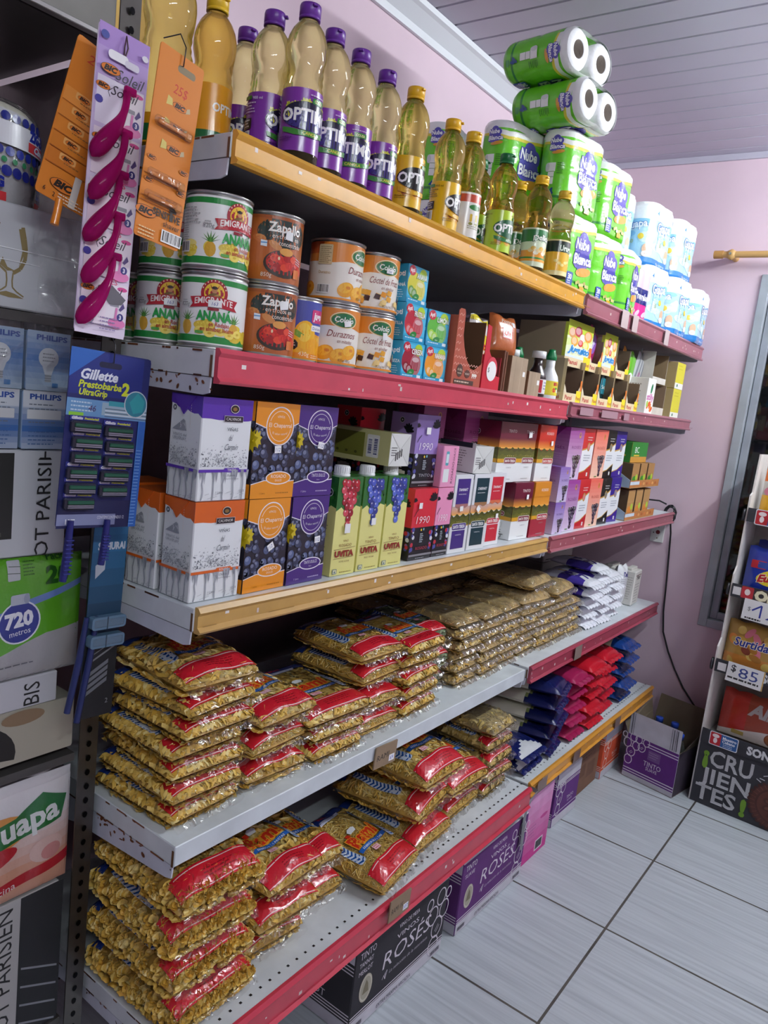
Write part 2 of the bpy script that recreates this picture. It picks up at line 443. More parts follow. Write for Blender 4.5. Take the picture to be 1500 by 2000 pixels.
# floor: 45 cm striated white tiles with dark grout
m, nt, out = nodemat('tiles'); L = nt.links
N = lambda t, **k: nt.nodes.new(t)
bs = N('ShaderNodeBsdfPrincipled'); tc = N('ShaderNodeTexCoord'); mp = N('ShaderNodeMapping'); mp.inputs['Location'].default_value = (-2.196, .342, 0)
L.new(tc.outputs['Object'], mp.inputs['Vector'])
br = N('ShaderNodeTexBrick'); br.offset = 0; br.inputs['Scale'].default_value = 1; br.inputs['Brick Width'].default_value = .45; br.inputs['Row Height'].default_value = .45
br.inputs['Mortar Size'].default_value = .0036; br.inputs['Mortar Smooth'].default_value = .1; br.inputs['Bias'].default_value = 0
L.new(mp.outputs[0], br.inputs['Vector'])
ms = N('ShaderNodeMapping'); ms.inputs['Scale'].default_value = (90, 3.2, 1); L.new(tc.outputs['Object'], ms.inputs['Vector'])
ns = N('ShaderNodeTexNoise'); ns.inputs['Scale'].default_value = 1; ns.inputs['Detail'].default_value = 3; L.new(ms.outputs[0], ns.inputs['Vector'])
cr = N('ShaderNodeValToRGB'); cr.color_ramp.elements[0].position = .3; cr.color_ramp.elements[0].color = H('abb2b9'); cr.color_ramp.elements[1].position = .62; cr.color_ramp.elements[1].color = H('c0c7cd')
L.new(ns.outputs['Fac'], cr.inputs[0])
ng = N('ShaderNodeTexNoise'); ng.inputs['Scale'].default_value = 9; L.new(tc.outputs['Object'], ng.inputs['Vector'])
cg = N('ShaderNodeValToRGB'); cg.color_ramp.elements[0].color = H('2a2826'); cg.color_ramp.elements[1].color = H('6e6a64'); L.new(ng.outputs['Fac'], cg.inputs[0])
L.new(cr.outputs[0], br.inputs['Color1']); L.new(cr.outputs[0], br.inputs['Color2']); L.new(cg.outputs[0], br.inputs['Mortar'])
L.new(br.outputs['Color'], bs.inputs['Base Color']); bs.inputs['Roughness'].default_value = .3
bp = N('ShaderNodeBump'); bp.inputs['Strength'].default_value = .08; bp.inputs['Distance'].default_value = .003; L.new(ns.outputs['Fac'], bp.inputs['Height']); L.new(bp.outputs[0], bs.inputs['Normal'])
L.new(bs.outputs[0], out.inputs[0])
b = B(); b.add([(-3, -3.3, 0), (2.6, -3.3, 0), (2.6, .6, 0), (-3, .6, 0)], [(0, 1, 2, 3)], 'fff', 'tiles'); obj('floor', b, kind='structure')
# window in the far wall: grey aluminium frame, dark night glass
m, nt, out = nodemat('nightglass'); bs = nt.nodes.new('ShaderNodeBsdfPrincipled'); bs.inputs['Base Color'].default_value = (.006, .007, .008, 1); bs.inputs['Roughness'].default_value = .03
nt.links.new(bs.outputs[0], out.inputs[0])
wn = thing('window_1', None, None); wn['kind'] = 'structure'
def frame(name, x0, x1, ya, yb, za, zb, t, c, par):
    b = B()
    for y0, y1, z0, z1 in ((ya-t, ya, za, zb), (yb, yb+t, za, zb), (yb+t, ya-t, za, za+t), (yb+t, ya-t, zb-t, zb)): box(b, x0, x1, y0, y1, z0, z1, c, 'paint', .002)
    return obj(name, b, par)
frame('outer_frame', WB-.012, WB+.09, WY0+.0, WY1, WZ0, WZ1, .034, 'a4aab2', wn)
frame('sash_frame', WB+.015, WB+.06, WY0-.036, WY0-.68, WZ0+.036, WZ1-.036, .028, '9aa0aa', wn)
frame('sash_frame', WB+.04, WB+.085, WY0-.62, WY1+.036, WZ0+.036, WZ1-.036, .028, '9aa0aa', wn)
for ya, yb, x in ((WY0-.064, WY0-.652, WB+.035), (WY0-.648, WY1+.064, WB+.06)):
    b = B(); box(b, x, x+.006, yb, ya, WZ0+.064, WZ1-.064, 'fff', 'nightglass'); obj('pane', b, wn)
# wooden curtain rod above it
cr_ = thing('curtain_rod', 'pale wooden curtain rod on wall above the window', 'curtain rod', None, (2.50, 0, 2.112))
b = B(); tube(b, [(0, -.012, 0), (0, -1.5, 0)], .0125, 'c49a5e', 'paper', 10); obj('rod', b, cr_)
b = B(); tube(b, [(0, .004, 0), (0, -.03, 0)], .0155, 'b98a4c', 'paper', 10); obj('end_cap', b, cr_)
b = B(); tube(b, [(.083, -.06, 0), (.0, -.06, 0)], [.013, .013], 'c49a5e', 'paper', 10); lathe(b, [(.003, -.02), (.017, -.012), (.02, 0), (.017, .012), (.003, .02)], 12, 'c49a5e', 'paper', cy=-.06)
tube(b, [(-.018, -.06, 0), (-.024, -.06, 0)], .005, 'b8b8b8', 'metal', 8); obj('wall_bracket', b, cr_)

# ------------------------------------------------------------------ the two shelving bays
RUST = ['6a3d22', '7d4a2b', '4a2c1c']
def rail(b, x0, x1, h, c, seed, tabs=True):
    pr = [(.0, .003), (-.007, .003), (-.013, -.004), (-.008, -.010), (-.008, -h+.010), (-.015, -h+.004), (-.012, -h), (0, -h)]
    prism(b, pr, x0, x1, 'x', c, 'rail')
    a = A(); r = random.Random(seed)
    if tabs:
        for k in range(int((x1-x0)*9)):
            x = r.uniform(0, x1-x0); a.rect(x, -h+.012+r.uniform(0, h*.4), r.uniform(.003, .009), r.uniform(.003, .008), r.choice(['e6dcd6', 'd8c8c0', 'efe9e4']))
    for k in range(18):
        x = r.uniform(0, x1-x0); a.rect(x, -h+.010, r.uniform(.02, .09), .0012, mixc(c, '3a2a20', .35))
    a.place(b, flat((x0, -.008, 0), (1, 0, 0), (0, 0, 1)), 'rail')
def board(par, x0, x1, z, yf, depth, white='d9dfe4', railc=None, rh=.045, face=.034, seed=1, side=True, holes=False, brk=.12, rust=6):
    b = B(); t = face
    box(b, x0, x1, yf, yf+depth, z-t, z, white, 'paint', .0015, {'-z': '6c6c70'})  # underside coloured darker to stand in for the shade below the board
    if holes:
        a = A(); k = 0
        while k*.0245+.02 < x1-x0:
            for yy in (.022,): a.rect(k*.0245+.02, yy, .005, .005, '15151a')
            k += 1
        a.place(b, flat((x0, yf, z), (1, 0, 0), (0, 1, 0)), 'paint')
    r = random.Random(seed)
    a = A()                                         # chipped edges on the end face and front corner
    for k in range(rust*3):
        y = r.uniform(0, depth*.7)**1.0; a.rect(depth-y-.03, -.001-r.choice((0, t-.004))-.003, r.uniform(.004, .03), .003, r.choice(RUST))
    a.rect(depth-.006, -t, .005, t*.8, '6a4a30')
    a.place(b, flat((x0, yf+depth, z), (0, -1, 0), (0, 0, 1)), 'paint')
    sb = obj('shelf_board', b, par)
    if side:
        for sx, w in ((x0+.0005, .003), (x1-.0035, .003)):
            b = B(); prism(b, [(yf+.004, z-t), (yf+.006, z-t-.022), (yf+.02, z-t-.026), (yf+depth*.55, z-t-brk*.45), (yf+depth, z-t-brk), (yf+depth, z-t)], sx, sx+w, 'x', mixc(white, 'b8b6d4', .35), 'paint')
            if sx < x0+.1 and rust > 4:
                a = A()
                for k in range(rust*2): a.ell(r.uniform(depth*.5, depth), r.uniform(-t-.02, -t), r.uniform(.001, .006), r.uniform(.001, .004), r.choice(RUST), 7, r.uniform(0, 3))
                a.place(b, flat((sx, yf+depth, z), (0, -1, 0), (0, 0, 1)), 'paint')
            obj('bracket', b, sb)
    if railc:
        b = B(); rail(b, x0+.002, x1-.002, rh, railc, seed); b.v = [(p[0], p[1]+yf, p[2]+z) for p in b.v]; obj('price_rail', b, sb)
    return sb
ra = thing('shelving_rack', 'near bay of white metal shelving holding oil, cans, wine and noodles', 'shelves', 'shelving bays along the pink wall', (0, 0, 0))
rb = thing('shelving_rack', 'far bay of white metal shelving with dusty rose price rails', 'shelves', 'shelving bays along the pink wall', (0, 0, 0))
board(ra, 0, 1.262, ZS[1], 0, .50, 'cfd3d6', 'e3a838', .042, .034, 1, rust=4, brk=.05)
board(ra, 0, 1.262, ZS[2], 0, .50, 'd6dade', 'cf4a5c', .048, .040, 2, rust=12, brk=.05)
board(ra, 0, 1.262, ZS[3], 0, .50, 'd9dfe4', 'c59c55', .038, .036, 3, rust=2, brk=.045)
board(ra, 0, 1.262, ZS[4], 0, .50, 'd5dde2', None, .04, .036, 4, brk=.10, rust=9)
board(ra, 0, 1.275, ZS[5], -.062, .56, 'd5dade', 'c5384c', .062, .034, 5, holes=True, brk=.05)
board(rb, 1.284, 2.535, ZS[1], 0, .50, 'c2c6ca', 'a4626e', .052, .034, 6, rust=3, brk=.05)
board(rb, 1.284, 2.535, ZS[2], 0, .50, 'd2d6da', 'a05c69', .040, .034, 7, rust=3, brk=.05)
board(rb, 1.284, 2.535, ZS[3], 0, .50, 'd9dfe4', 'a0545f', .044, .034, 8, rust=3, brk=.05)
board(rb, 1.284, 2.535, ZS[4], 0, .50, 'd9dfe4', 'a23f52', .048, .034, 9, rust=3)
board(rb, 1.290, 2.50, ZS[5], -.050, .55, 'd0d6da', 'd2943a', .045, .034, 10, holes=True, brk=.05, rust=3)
for par, xs in ((ra, (.012, 1.225)), (rb, (1.30, 2.49))):
    for x in xs:
        b = B(); box(b, x, x+.03, .505, .545, .001, 1.735, '8b8a90', 'paint', .002)
        a = A()
        for k in range(52): a.rect(.012, .05+k*.032, .006, .014, '1a1a1c')
        a.place(b, flat((x, .505, 0), (1, 0, 0), (0, 0, 1)), 'paint'); obj('upright', b, par)
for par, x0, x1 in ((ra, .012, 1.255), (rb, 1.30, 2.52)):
    b = B(); box(b, x0, x1, .546, .556, .05, 1.715, '7a666c', 'paint'); obj('back_or_shade_panel', b, par)  # added dark panel, its colour stands in for shade on the wall behind
# grey strap leg hanging at the joint of the two bottom shelves
b = B(); sheet(b, lambda u, v: (1.279+.022*u, -.082+.03*math.sin(v*2.6)*(1-v)-.0+.022*v, .312-.20*v), 1, 10, '9a9a9c', 'metal'); 
sheet(b, lambda u, v: (1.279+.022*u, -.082+.09*v, .312+.006*math.sin(v*3)), 1, 4, '9a9a9c', 'metal'); obj('foot_strap', b, rb)
# strips of clear tape on the far rails
for y, z, lst, c in ((-.0165, ZS[1], ((1.544, -.05, .06, .052), (1.644, -.05, .05, .052), (1.984, -.05, .05, .052)), 'c9b3b2'), (-.0165, ZS[2], ((1.334, -.030, .10, .022), (1.504, -.030, .14, .022), (1.704, -.030, .05, .022)), 'b08a94'),
                     (-.0665, ZS[5], ((1.330, -.04, .07, .036), (1.610, -.04, .06, .036), (2.010, -.04, .06, .036)), '6e5348'), (-.0165, ZS[4], ((1.604, -.046, .06, .046),), '8a7a72')):
    for x, dz, w, h in lst:
        b = B(); a = A(); a.rect(0, 0, w, h, c); a.place(b, flat((x, y, z+dz), (1, 0, 0), (0, 0, 1)), 'gloss'); obj('tape_strip', b, rb)
# handwritten cardboard price cards on the rails
def price_card(label, x, y, z, t, price, rz=0, rx=0):
    b = B(); box(b, -.04, .04, -.0015, .0015, -.05, 0, '8f7a62', 'card')
    a = A(); a.text(t, -.010, -.032, .013, '2a2622', w=.045, sh=.1, rot=.06); a.rect(.014, -.044, .02, .015, 'eef0f4'); a.text(price, .024, -.041, .009, '3048b4')
    a.place(b, flat((0, -.0015, 0), (1, 0, 0), (0, 0, 1)), 'card')
    return obj('shelf_price_card', b, None, label, 'price card', None, None, (x, y, z), (rx, rz, 0))
price_card('brown cardboard price card hanging from the white shelf edge', .568, -.004, ZS[4]-.006, 'RAMI', '69', .06)
price_card('brown cardboard price card hanging from the red bottom rail', .582, -.081, ZS[5]+.012, 'RAMI 1K', '107', .05)
# ------------------------------------------------------------------ top shelf: oil bottles
BR = .032
BPROF = [(.002, .002), (.024, 0), (.0295, .003), (.0315, .010), (.0318, .03), (.0318, .112), (.0308, .118), (.0312, .122), (.0292, .128), (.0300, .133), (.0282, .139), (.0292, .145), (.0285, .150),
         (.0300, .158), (.0318, .168), (.0325, .178), (.0318, .188), (.0292, .198), (.0245, .208), (.0185, .216), (.0138, .221), (.0125, .225), (.0125, .232), (.001, .232)]
def oil_bottle(oil, capc, art, label_h=(.024, .116), rot=0., lc='7c2f9a'):
    t = thing('oil_bottle', 'x', 'bottle', 'cooking oil bottles on the top shelf')
    b = B(); lathe(b, BPROF, 36, 'fff', oil, wob=lambda a, z: 1+(.022*math.sin(3*a+z*150) if .118 < z < .165 else (.008*math.sin(2*a+z*90) if .165 <= z < .2 else 0) if z > .118 else (.012*math.cos(5*a) if z < .01 else 0)))
    obj('bottle_body', b, t)
    b = B(); h0, h1 = label_h; r0 = BR+.0001
    lathe(b, [(r0, h0), (r0, h1)], 48, lc, 'gloss')
    art.place(b, cyl(r0, rot), 'gloss', .006); obj('label', b, t)
    b = B(); lathe(b, [(.0128, .223), (.0168, .223), (.0168, .226), (.0160, .227), (.0160, .2275), (.0168, .228), (.0168, .2415), (.0160, .2445), (.001, .245)], 24, capc, 'plastic')
    box(b, -.004, .004, -.0215, -.016, .238, .2415, capc, 'plastic', .0008); obj('cap', b, t)
    return Kind(t)
def flowers(a, x, y, n, s, seed, cols=('d9d83a', 'e8e04a', 'b9c02e')):
    r = random.Random(seed)
    for k in range(n):
        cx, cy = x+r.uniform(-1, 1)*s, y+r.uniform(-.6, .6)*s*.8; z = a.z
        for q in range(4): a.z = z; a.ell(cx+.0022*math.cos(q*PI/2+k), cy+.0022*math.sin(q*PI/2+k), .0024, .0014, r.choice(cols), 7, q*PI/2+k)
    return a
def opt_art(bg, oval, ribbon, sub, kind):
    a = A(); hw = BR*PI
    if kind == 'canola':
        for i in range(30):
            r = random.Random(i); a.z = 4; a.ell(r.uniform(-.032, .032), r.uniform(.05, .062), .0015, .001, r.choice(['5a1f6e', '8a2f4a', '4a1c5c']), 6)
        a.z = 6; flowers(a, -.026, .088, 12, .010, 1); flowers(a, -.008, .094, 9, .008, 2); flowers(a, .026, .090, 8, .008, 5); flowers(a, -.030, .077, 6, .006, 6)
    else:
        r = random.Random(4)
        for cx in (-.028, -.006, .018, .034):
            for q in range(16):
                an = 2*PI*q/16; a.z = 5; a.ell(cx+.0085*math.cos(an), .050+.0085*math.sin(an), .0042, .0014, 'e9a81c', 6, an)
            a.ell(cx, .050, .0058, .0058, 'b5651d', 14); a.ell(cx, .050, .0035, .0035, '7a3a1a', 10)
    a.z = 40
    a.ell(0, .076, .044, .0205, oval, 30); a.ell(.002, .071, .041, .016, mixc(oval, '4a3aa0', .5) if kind == 'canola' else oval, 24)
    a.poly([(-.041, .0585), (-.015, .0545), (.018, .055), (.043, .0605), (.040, .052), (.012, .0465), (-.02, .0465), (-.039, .051)], ribbon)
    a.text(sub, .006, .0488, .0046, 'e8d84a' if kind != 'alto' else 'f0f0e0', bold=.02)
    a.text('OPTIMO', .001, .0665, .0175, 'f6f4f2', w=.086, bold=.035, arc=.002)
    a.rect(.004, .0955, .022, .0085, '2f7d36', .002); a.text('COUSA', .015, .0975, .0042, 'e8e6a0', w=.016, bold=.03)
    a.small(.0, .1065, .03, 1, .004, 'd6c2de' if kind == 'canola' else '6a4a1a', .0016)
    # back of the label: small print and barcode
    a.rect(-.094, .060, .028, .016, '20161e'); a.small(-.092, .072, .024, 3, .0045, 'cfc8cc'); a.bars(-.092, .0385, .024, .019); a.small(-.09, .098, .03, 4, .0045, 'c9b4d2' if kind == 'canola' else '8a6a20')
    a.rect(-.086, .104, .018, .006, '2f7d36', .002)
    a.text('900 ml', -.058, .104, .0042, 'efe6f2' if kind == 'canola' else '5a3a10'); a.small(-.045, .042, .026, 2, .004, '5f2376' if kind == 'canola' else '9a7a1a')
    return a
pur = oil_bottle('oilpale', '6a2f98', opt_art('7c2f9a', '1c1733', '3f8a34', 'CANOLA', 'canola'), lc='8336a2')
yel = oil_bottle('oil', 'f0b81e', opt_art('f0be1e', '161412', 'e8b020', 'GIRASOL', 'gir'), lc='f2c01f')
lim = oil_bottle('oildeep', '15703a', opt_art('b9d62c', '0f5a34', '2c7d3a', 'ALTOLEICO', 'alto'), lc='b6d42c')
big_art = A(); big_art.rect(-.10, .036, .2, .018, '1f6a3a'); big_art.rect(-.10, .05, .2, .014, 'f0a020'); big_art.bars(-.078, .041, .024, .03); big_art.small(-.078, .10, .026, 9, .0042, '8a5a14'); big_art.text('OPTIMO', .004, .078, .012, 'f8f4ea', w=.056, bold=.03)
ora = oil_bottle('oildeep', 'eec12a', big_art, lc='f0a31e')
wa = A(); wa.rect(-.1, .096, .2, .016, 'c94a2c'); wa.ell(0, .086, .016, .006, '2f7d36'); wa.rect(-.013, .082, .026, .008, '2f7d36', .002); wa.text('Sabor', .024, .084, .007, '9a4a2a', sh=.3)
for x in (-.012, .003): wa.rect(x, .056, .006, .016, 'd8b23a', .002); wa.ell(x+.003, .052, .005, .003, '8a8a3a')
wa.small(-.016, .046, .034, 2, .004, '9a9a7a'); wa.bars(-.07, .045, .022, .02)
whi = oil_bottle('oil', 'f0c02a', wa, lc='ece8e0')
da = A(); da.rect(-.1, .082, .2, .030, '2b7a40'); da.poly([(-.1, .080), (-.03, .083), (0, .092), (.03, .088), (.1, .08), (.1, .060), (-.1, .060)], 'dfe9c8')
da.rect(-.1, .036, .2, .026, 'f0a030'); da.rect(-.1, .042, .2, .004, '3a8a3c')
for q in range(9): da.ell(-.03+.007*q, .062+.006*math.sin(q*2.1), .007, .005, ['f0d9a0', 'e8b84a', 'f4ead0'][q % 3], 10)
da.text('Delicia', 0, .084, .013, 'f6f6ea', w=.052, bold=.03, arc=.004, out='1d5c30', ow=.07); da.rect(.012, .048, .02, .008, '2f7d36', .002); da.bars(-.08, .05, .022, .018)
deli = oil_bottle('oildeep', 'f0bd22', da, lc='dfe4c4')
ua = A(); ua.rect(-.1, .036, .2, .05, 'efb82a'); ua.rect(-.1, .084, .2, .028, '1f2f26'); ua.text('Uruguay', .004, .088, .014, 'f2f2ea', w=.056, bold=.03, out='2d6a3c', ow=.06)
for q in range(8): ua.ell(-.03+.009*q, .056+.005*math.cos(q*1.7), .006, .004, 'f6e08a', 9)
uru = oil_bottle('oilpale', 'eec23a', ua, lc='efe0a0')
S1 = ZS[1]+.001
pur.put('purple capped oil bottle at the shelf lip, nearest and largest of the purple ones', (.178, .047, S1), -0.42)
pur.put('purple capped oil bottle showing its barcode side, behind the nearest purple one', (.172, .118, S1), 0.55)
pur.put('purple capped oil bottle half hidden between the orange labelled one and the barcode one', (.196, .205, S1), -0.25)
pur.put('purple capped oil bottle just right of the nearest one, second in the front row', (.258, .064, S1), -0.45)
pur.put('purple capped oil bottle third in the front row, label turned to show TIMO', (.333, .068, S1), -0.95)
pur.put('purple capped oil bottle last of the purple ones, beside a yellow capped one', (.418, .074, S1), -0.42)
yel.put('yellow capped sunflower oil bottle directly right of the last purple capped one', (.497, .064, S1), -0.15)
yel.put('yellow capped oil bottle turned to show the barcode side of its yellow label', (.660, .080, S1), 0.42)
whi.put('yellow capped oil bottle with a white and red label', (.738, .075, S1), -0.25)
lim.put('green capped oil bottle with a lime label, standing in front of another one', (.885, .070, S1), -0.05)
lim.put('green capped lime label bottle mostly hidden behind the front one', (.905, .150, S1), 0.3)
deli.put('yellow capped bottle with green and white label in front near the paper packs', (1.055, .060, S1), -0.35)
deli.put('yellow capped bottle with green and white label, behind its twin and partly hidden', (1.085, .135, S1), -0.2)
uru.put('small yellow capped bottle with dark and yellow label, last before the toilet paper', (1.165, .045, S1), -0.2, None, (1, 1, .97))
ora.put('yellow capped oil bottle with an orange label left of the purple capped ones', (.128, .205, S1), 0.15, None, (1.06, 1.06, 1.08))
bare = A(); bare.rect(-.1, .012, .2, .02, '1f6a3a')
bar = oil_bottle('oil', 'eec12a', bare, (.010, .045), lc='f0a31e')
bar.put('oil bottle with no label in view, right behind the orange razor card', (.058, .232, S1), .3, None, (1.25, 1.25, 1.25))
bar.put('oil bottle with no label in view, furthest left behind the lilac razor card', (.040, .312, S1), .3, None, (1.2, 1.2, 1.2))

# ------------------------------------------------------------------ top shelf: packs of rolls
def stadium(w, d):
    r = d/2; s = w/2-r; L = [s, PI*r, 2*s, PI*r, s]; P = sum(L)
    def f(u):
        u = u % P
        if u < s: return (u, -r), (0, -1)
        u -= s
        if u < PI*r: a = -PI/2+u/r; return (s+r*math.cos(a), r*math.sin(a)), (math.cos(a), math.sin(a))
        u -= PI*r
        if u < 2*s: return (s-u, r), (0, 1)
        u -= 2*s
        if u < PI*r: a = PI/2+u/r; return (-s+r*math.cos(a), r*math.sin(a)), (math.cos(a), math.sin(a))
        u -= PI*r
        return (-s+u, -r), (0, -1)
    return f, P
def roll_pack(name, w, d, h, body, bands, art, cat, ends='f2f2f4', rolls=2):
    """wrapped twin-roll pack: body wrapper, and the ends of the rolls as parts"""
    t = thing(name, 'x', cat)
    f, P = stadium(w, d); b = B()
    def k(z):                                   # the waist where the two layers of rolls meet, rounded rims
        e = min(z, h-z); q = 1-.10*max(0, 1-e/.012)**2-.03*math.exp(-((z-h/2)/.008)**2); return q
    def S(u, v, hh=0.):
        (x, y), (nx, ny) = f(u); q = k(min(max(v, 0), h)); pinch = 1-.05*math.exp(-(x/.012)**2)
        return (x*(1-(1-q)*.4)+nx*hh, y*q*pinch+ny*hh, v)
    nz = 30; nu = 72
    zs = [h*j/nz for j in range(nz+1)]
    vs = [S(P*i/nu, z) for z in zs for i in range(nu)]; fs = []; cs = []
    for j in range(nz):
        zm = (zs[j]+zs[j+1])/2/h; c = body
        for z0, z1, cc in bands:
            if z0 <= zm < z1: c = cc
        for i in range(nu): fs.append((j*nu+i, j*nu+(i+1) % nu, (j+1)*nu+(i+1) % nu, (j+1)*nu+i)); cs.append(H(c))
    b.add(vs, fs, cs, 'foil', True)
    art.place2(b, lambda u, v, hh: S(u, v, hh*1.3+.0007), 'foil', .007)
    obj('wrapper', b, t)
    for sx in (-1, 1):
        b = B(); cx = sx*(w/2-d/2); R = d/2*.93; zt_, zb_ = h-.004, .004
        lathe(b, [(.001, zt_-.028), (.021, zt_-.028), (.021, zt_+.003), (.0245, zt_+.004), (R*.8, zt_+.005), (R, zt_-.004), (R, zb_+.004), (R*.8, zb_-.005), (.0245, zb_-.004), (.021, zb_-.003), (.021, zb_+.028), (.001, zb_+.028)], 22, lambda j: '3a3634' if j in (0, 10) else ('8a8078' if j in (1, 9) else ends), 'rolls', cx=cx)
        obj('paper_roll', b, t)
    return Kind(t)
PW, PD, PH = .205, .104, .200
na = A()
na.poly([(-.16, .178), (-.08, .166), (0, .176), (.06, .186), (.16, .178), (.16, .162), (.06, .170), (0, .160), (-.08, .152), (-.16, .166)], 'e8d84a'); na.poly([(-.16, .184), (-.08, .172), (0, .182), (.06, .192), (.16, .184), (.16, .171), (.06, .178), (0, .168), (-.08, .160), (-.16, .172)], 'f3f4f0')
def nube(a, x, y, s, bw=1.):
    for dx, dy, r in ((-.30, .25, .30), (0, .45, .34), (.32, .3, .28), (-.1, 0, .42), (.25, -.15, .34), (-.3, -.25, .3), (.05, -.45, .3)): a.z += 0; a.ell(x+dx*s*bw, y+dy*s, r*s*bw, r*s, '5a55b4', 16)
    a.ell(x+.25*s, y-.62*s, .55*s, .16*s, 'e0a03a', 14, .15)
    a.text('Nube', x-.05*s, y+.16*s, .36*s, 'f6f6fa', w=.95*s*bw, bold=.03, sh=.15, out='3d3a9a', ow=.06, rot=.06); a.text('Blanca', x+.1*s, y-.36*s, .36*s, 'f6f6fa', w=1.3*s*bw, bold=.03, sh=.15, out='3d3a9a', ow=.06, rot=.06)
nube(na, .004, .108, .074)
nube(na, -.118, .160, .030)
na.rect(-.062, .012, .030, .040, '2f4fa6', .003); na.text('30', -.047, .033, .014, 'f6f6fa', bold=.03); na.small(-.058, .027, .022, 3, .0055, 'e0e4f4', .0028)
for q in range(7): na.ell(-.006+.010*q, .030+.004*math.sin(q*2), .007, .005, ['c8d07a', 'b8b060', 'd8c88a'][q % 3], 10)
na.rect(.012, .010, .022, .014, 'd9a82a', .002)
na.rect(-.134, .092, .022, .022, 'f2f4f0'); na.rect(-.130, .060, .016, .034, 'f2f4f0'); na.ell(-.134, .103, .006, .011, 'd8dcd8'); na.line(-.130, .078, -.114, .078, .0012, '3a7a2a'); na.line(-.130, .092, -.114, .092, .0012, '3a7a2a')
na.small(-.108, .112, .018, 6, .005, '2f6a24'); na.text('4', -.118, .030, .020, '1f4f8a', bold=.05); na.small(-.122, .024, .016, 3, .004, '2f5f8a')
nub = roll_pack('toilet_paper_pack', PW, PD, PH, '6ed02c', [(0, .06, '5fba24'), (.145, .165, '2f8a3a'), (.90, 1.01, 'f2f3f3'), (.80, .84, '8fd44a')], na, 'toilet paper')
ZB = 1.7535
G = 'green wrapped toilet paper packs on the far top shelf'
nub.put('green toilet paper pack at shelf level, right behind the last oil bottle', (1.300, .085, ZB), -.12, G)
nub.put('green toilet paper pack at shelf level, middle of the bottom row', (1.530, .092, ZB), -.1, G)
nub.put('green toilet paper pack at shelf level, last of the bottom row beside the pink pack', (1.690, .070, ZB), .12, G, (1, 1, .95))
nub.put('green toilet paper pack standing upright directly under the two lying packs', (1.275, .092, ZB+.2015), -.16, G)
nub.put('green toilet paper pack standing second in the upper row, beside blue packs', (1.545, .098, ZB+.2015), -.1, G)
nub.put('green toilet paper pack standing just left of the one under the lying packs', (1.17, .215, ZB+.2015), -.2, G)
nub.put('green toilet paper pack furthest back, seen above the green capped bottles', (1.13, .40, ZB+.2015), .1, G)
dup(nub.r, 'green toilet paper pack under the one in the back, hidden by oil bottles', (1.13, .40, ZB), .1, G)
dup(nub.r, 'green toilet paper pack behind the bottles, below the upper left standing one', (1.17, .215, ZB), -.2, G)
lie = Matrix.Rotation(math.radians(-90), 4, 'X')
r1 = dup(nub.r, 'green toilet paper pack lying on its side, topmost of the pile, roll ends outward', (0, 0, 0), 0, G)
r2 = dup(nub.r, 'green toilet paper pack lying on its side, lower of two, roll ends facing the aisle', (0, 0, 0), 0, G)
ga = A()
ga.rect(-.27, .150, .54, .055, 'f4f7fa')
for k in range(26):
    r = random.Random(k+50); ga.z = 5; ga.ell(r.uniform(-.2, .2), r.uniform(.03, .15), r.uniform(.015, .04), r.uniform(.008, .02), r.choice(['bfe4f4', 'd8eff9', '8fc9ea', 'e6f5fb']), 14)
ga.z = 12; ga.rect(-.27, .0, .54, .026, '2f7fc6'); ga.text('Papel Higiénico', .01, .009, .008, 'eaf4fc', w=.07, sh=.3)
for x0, s in ((.0, 1.), (-.135, .8), (.13, .8)):
    ga.text('Guapa', x0, .120, .030*s, 'f6fafd', w=.100*s, bold=.03, rot=.12, out='1f5fae', ow=.05)
    ga.text('30', x0-.01, .070, .016*s, 'b8c488', bold=.02); ga.ell(x0+.022, .092, .010, .010, 'e8c84a'); ga.ell(x0+.045, .052, .014, .018, 'e0b596'); ga.ell(x0+.045, .036, .014, .010, 'f0e2dc')
    ga.text('4', x0-.06*s, .165, .014, '3a86c8', bold=.03)
gub = roll_pack('toilet_paper_pack', PW, PD, PH, 'b4dcf0', [(.86, 1.01, 'f2f5f8')], ga, 'toilet paper')
G2 = 'light blue toilet paper packs by the far wall'
gub.put('light blue toilet paper pack at shelf level, largest in view of the bottom row', (2.00, .085, ZB), -.12, G2)
gub.put('light blue toilet paper pack at shelf level, second in the bottom row', (2.225, .060, ZB), -.05, G2)
gub.put('light blue toilet paper pack at shelf level, last beside the far wall', (2.42, .035, ZB), .05, G2, (1, 1, .96))
gub.put('light blue toilet paper pack in the upper row, largest, under the far ceiling corner', (1.99, .100, ZB+.2015), -.1, G2)
gub.put('light blue toilet paper pack in the upper row, last toward the far wall', (2.22, .075, ZB+.2015), -.06, G2)
gub.put('light blue toilet paper pack in the upper row, first beside the green packs', (1.775, .165, ZB+.2015), -.15, G2)
dup(gub.r, 'light blue toilet paper pack at shelf level, mostly hidden behind the pink pack', (1.80, .19, ZB), -.1, G2)
pa = A(); pa.rect(-.2, .06, .4, .05, '2a2f78'); pa.text('Premier', 0, .075, .022, 'f4f4fa', w=.10, bold=.03); pa.text('Premier', -.14, .075, .022, 'f4f4fa', w=.07, bold=.03)
for q in range(6): pa.ell(-.12+.05*q, .03, .02, .008, 'f6c0dc', 12, .4)
pnk = roll_pack('toilet_paper_pack', .16, .10, .17, 'e0368f', [(.62, 1.01, 'f0c4d4')], pa, 'toilet paper')
pnk.put('pink toilet paper pack squeezed between the green and light blue packs', (1.845, .085, ZB), -.1)
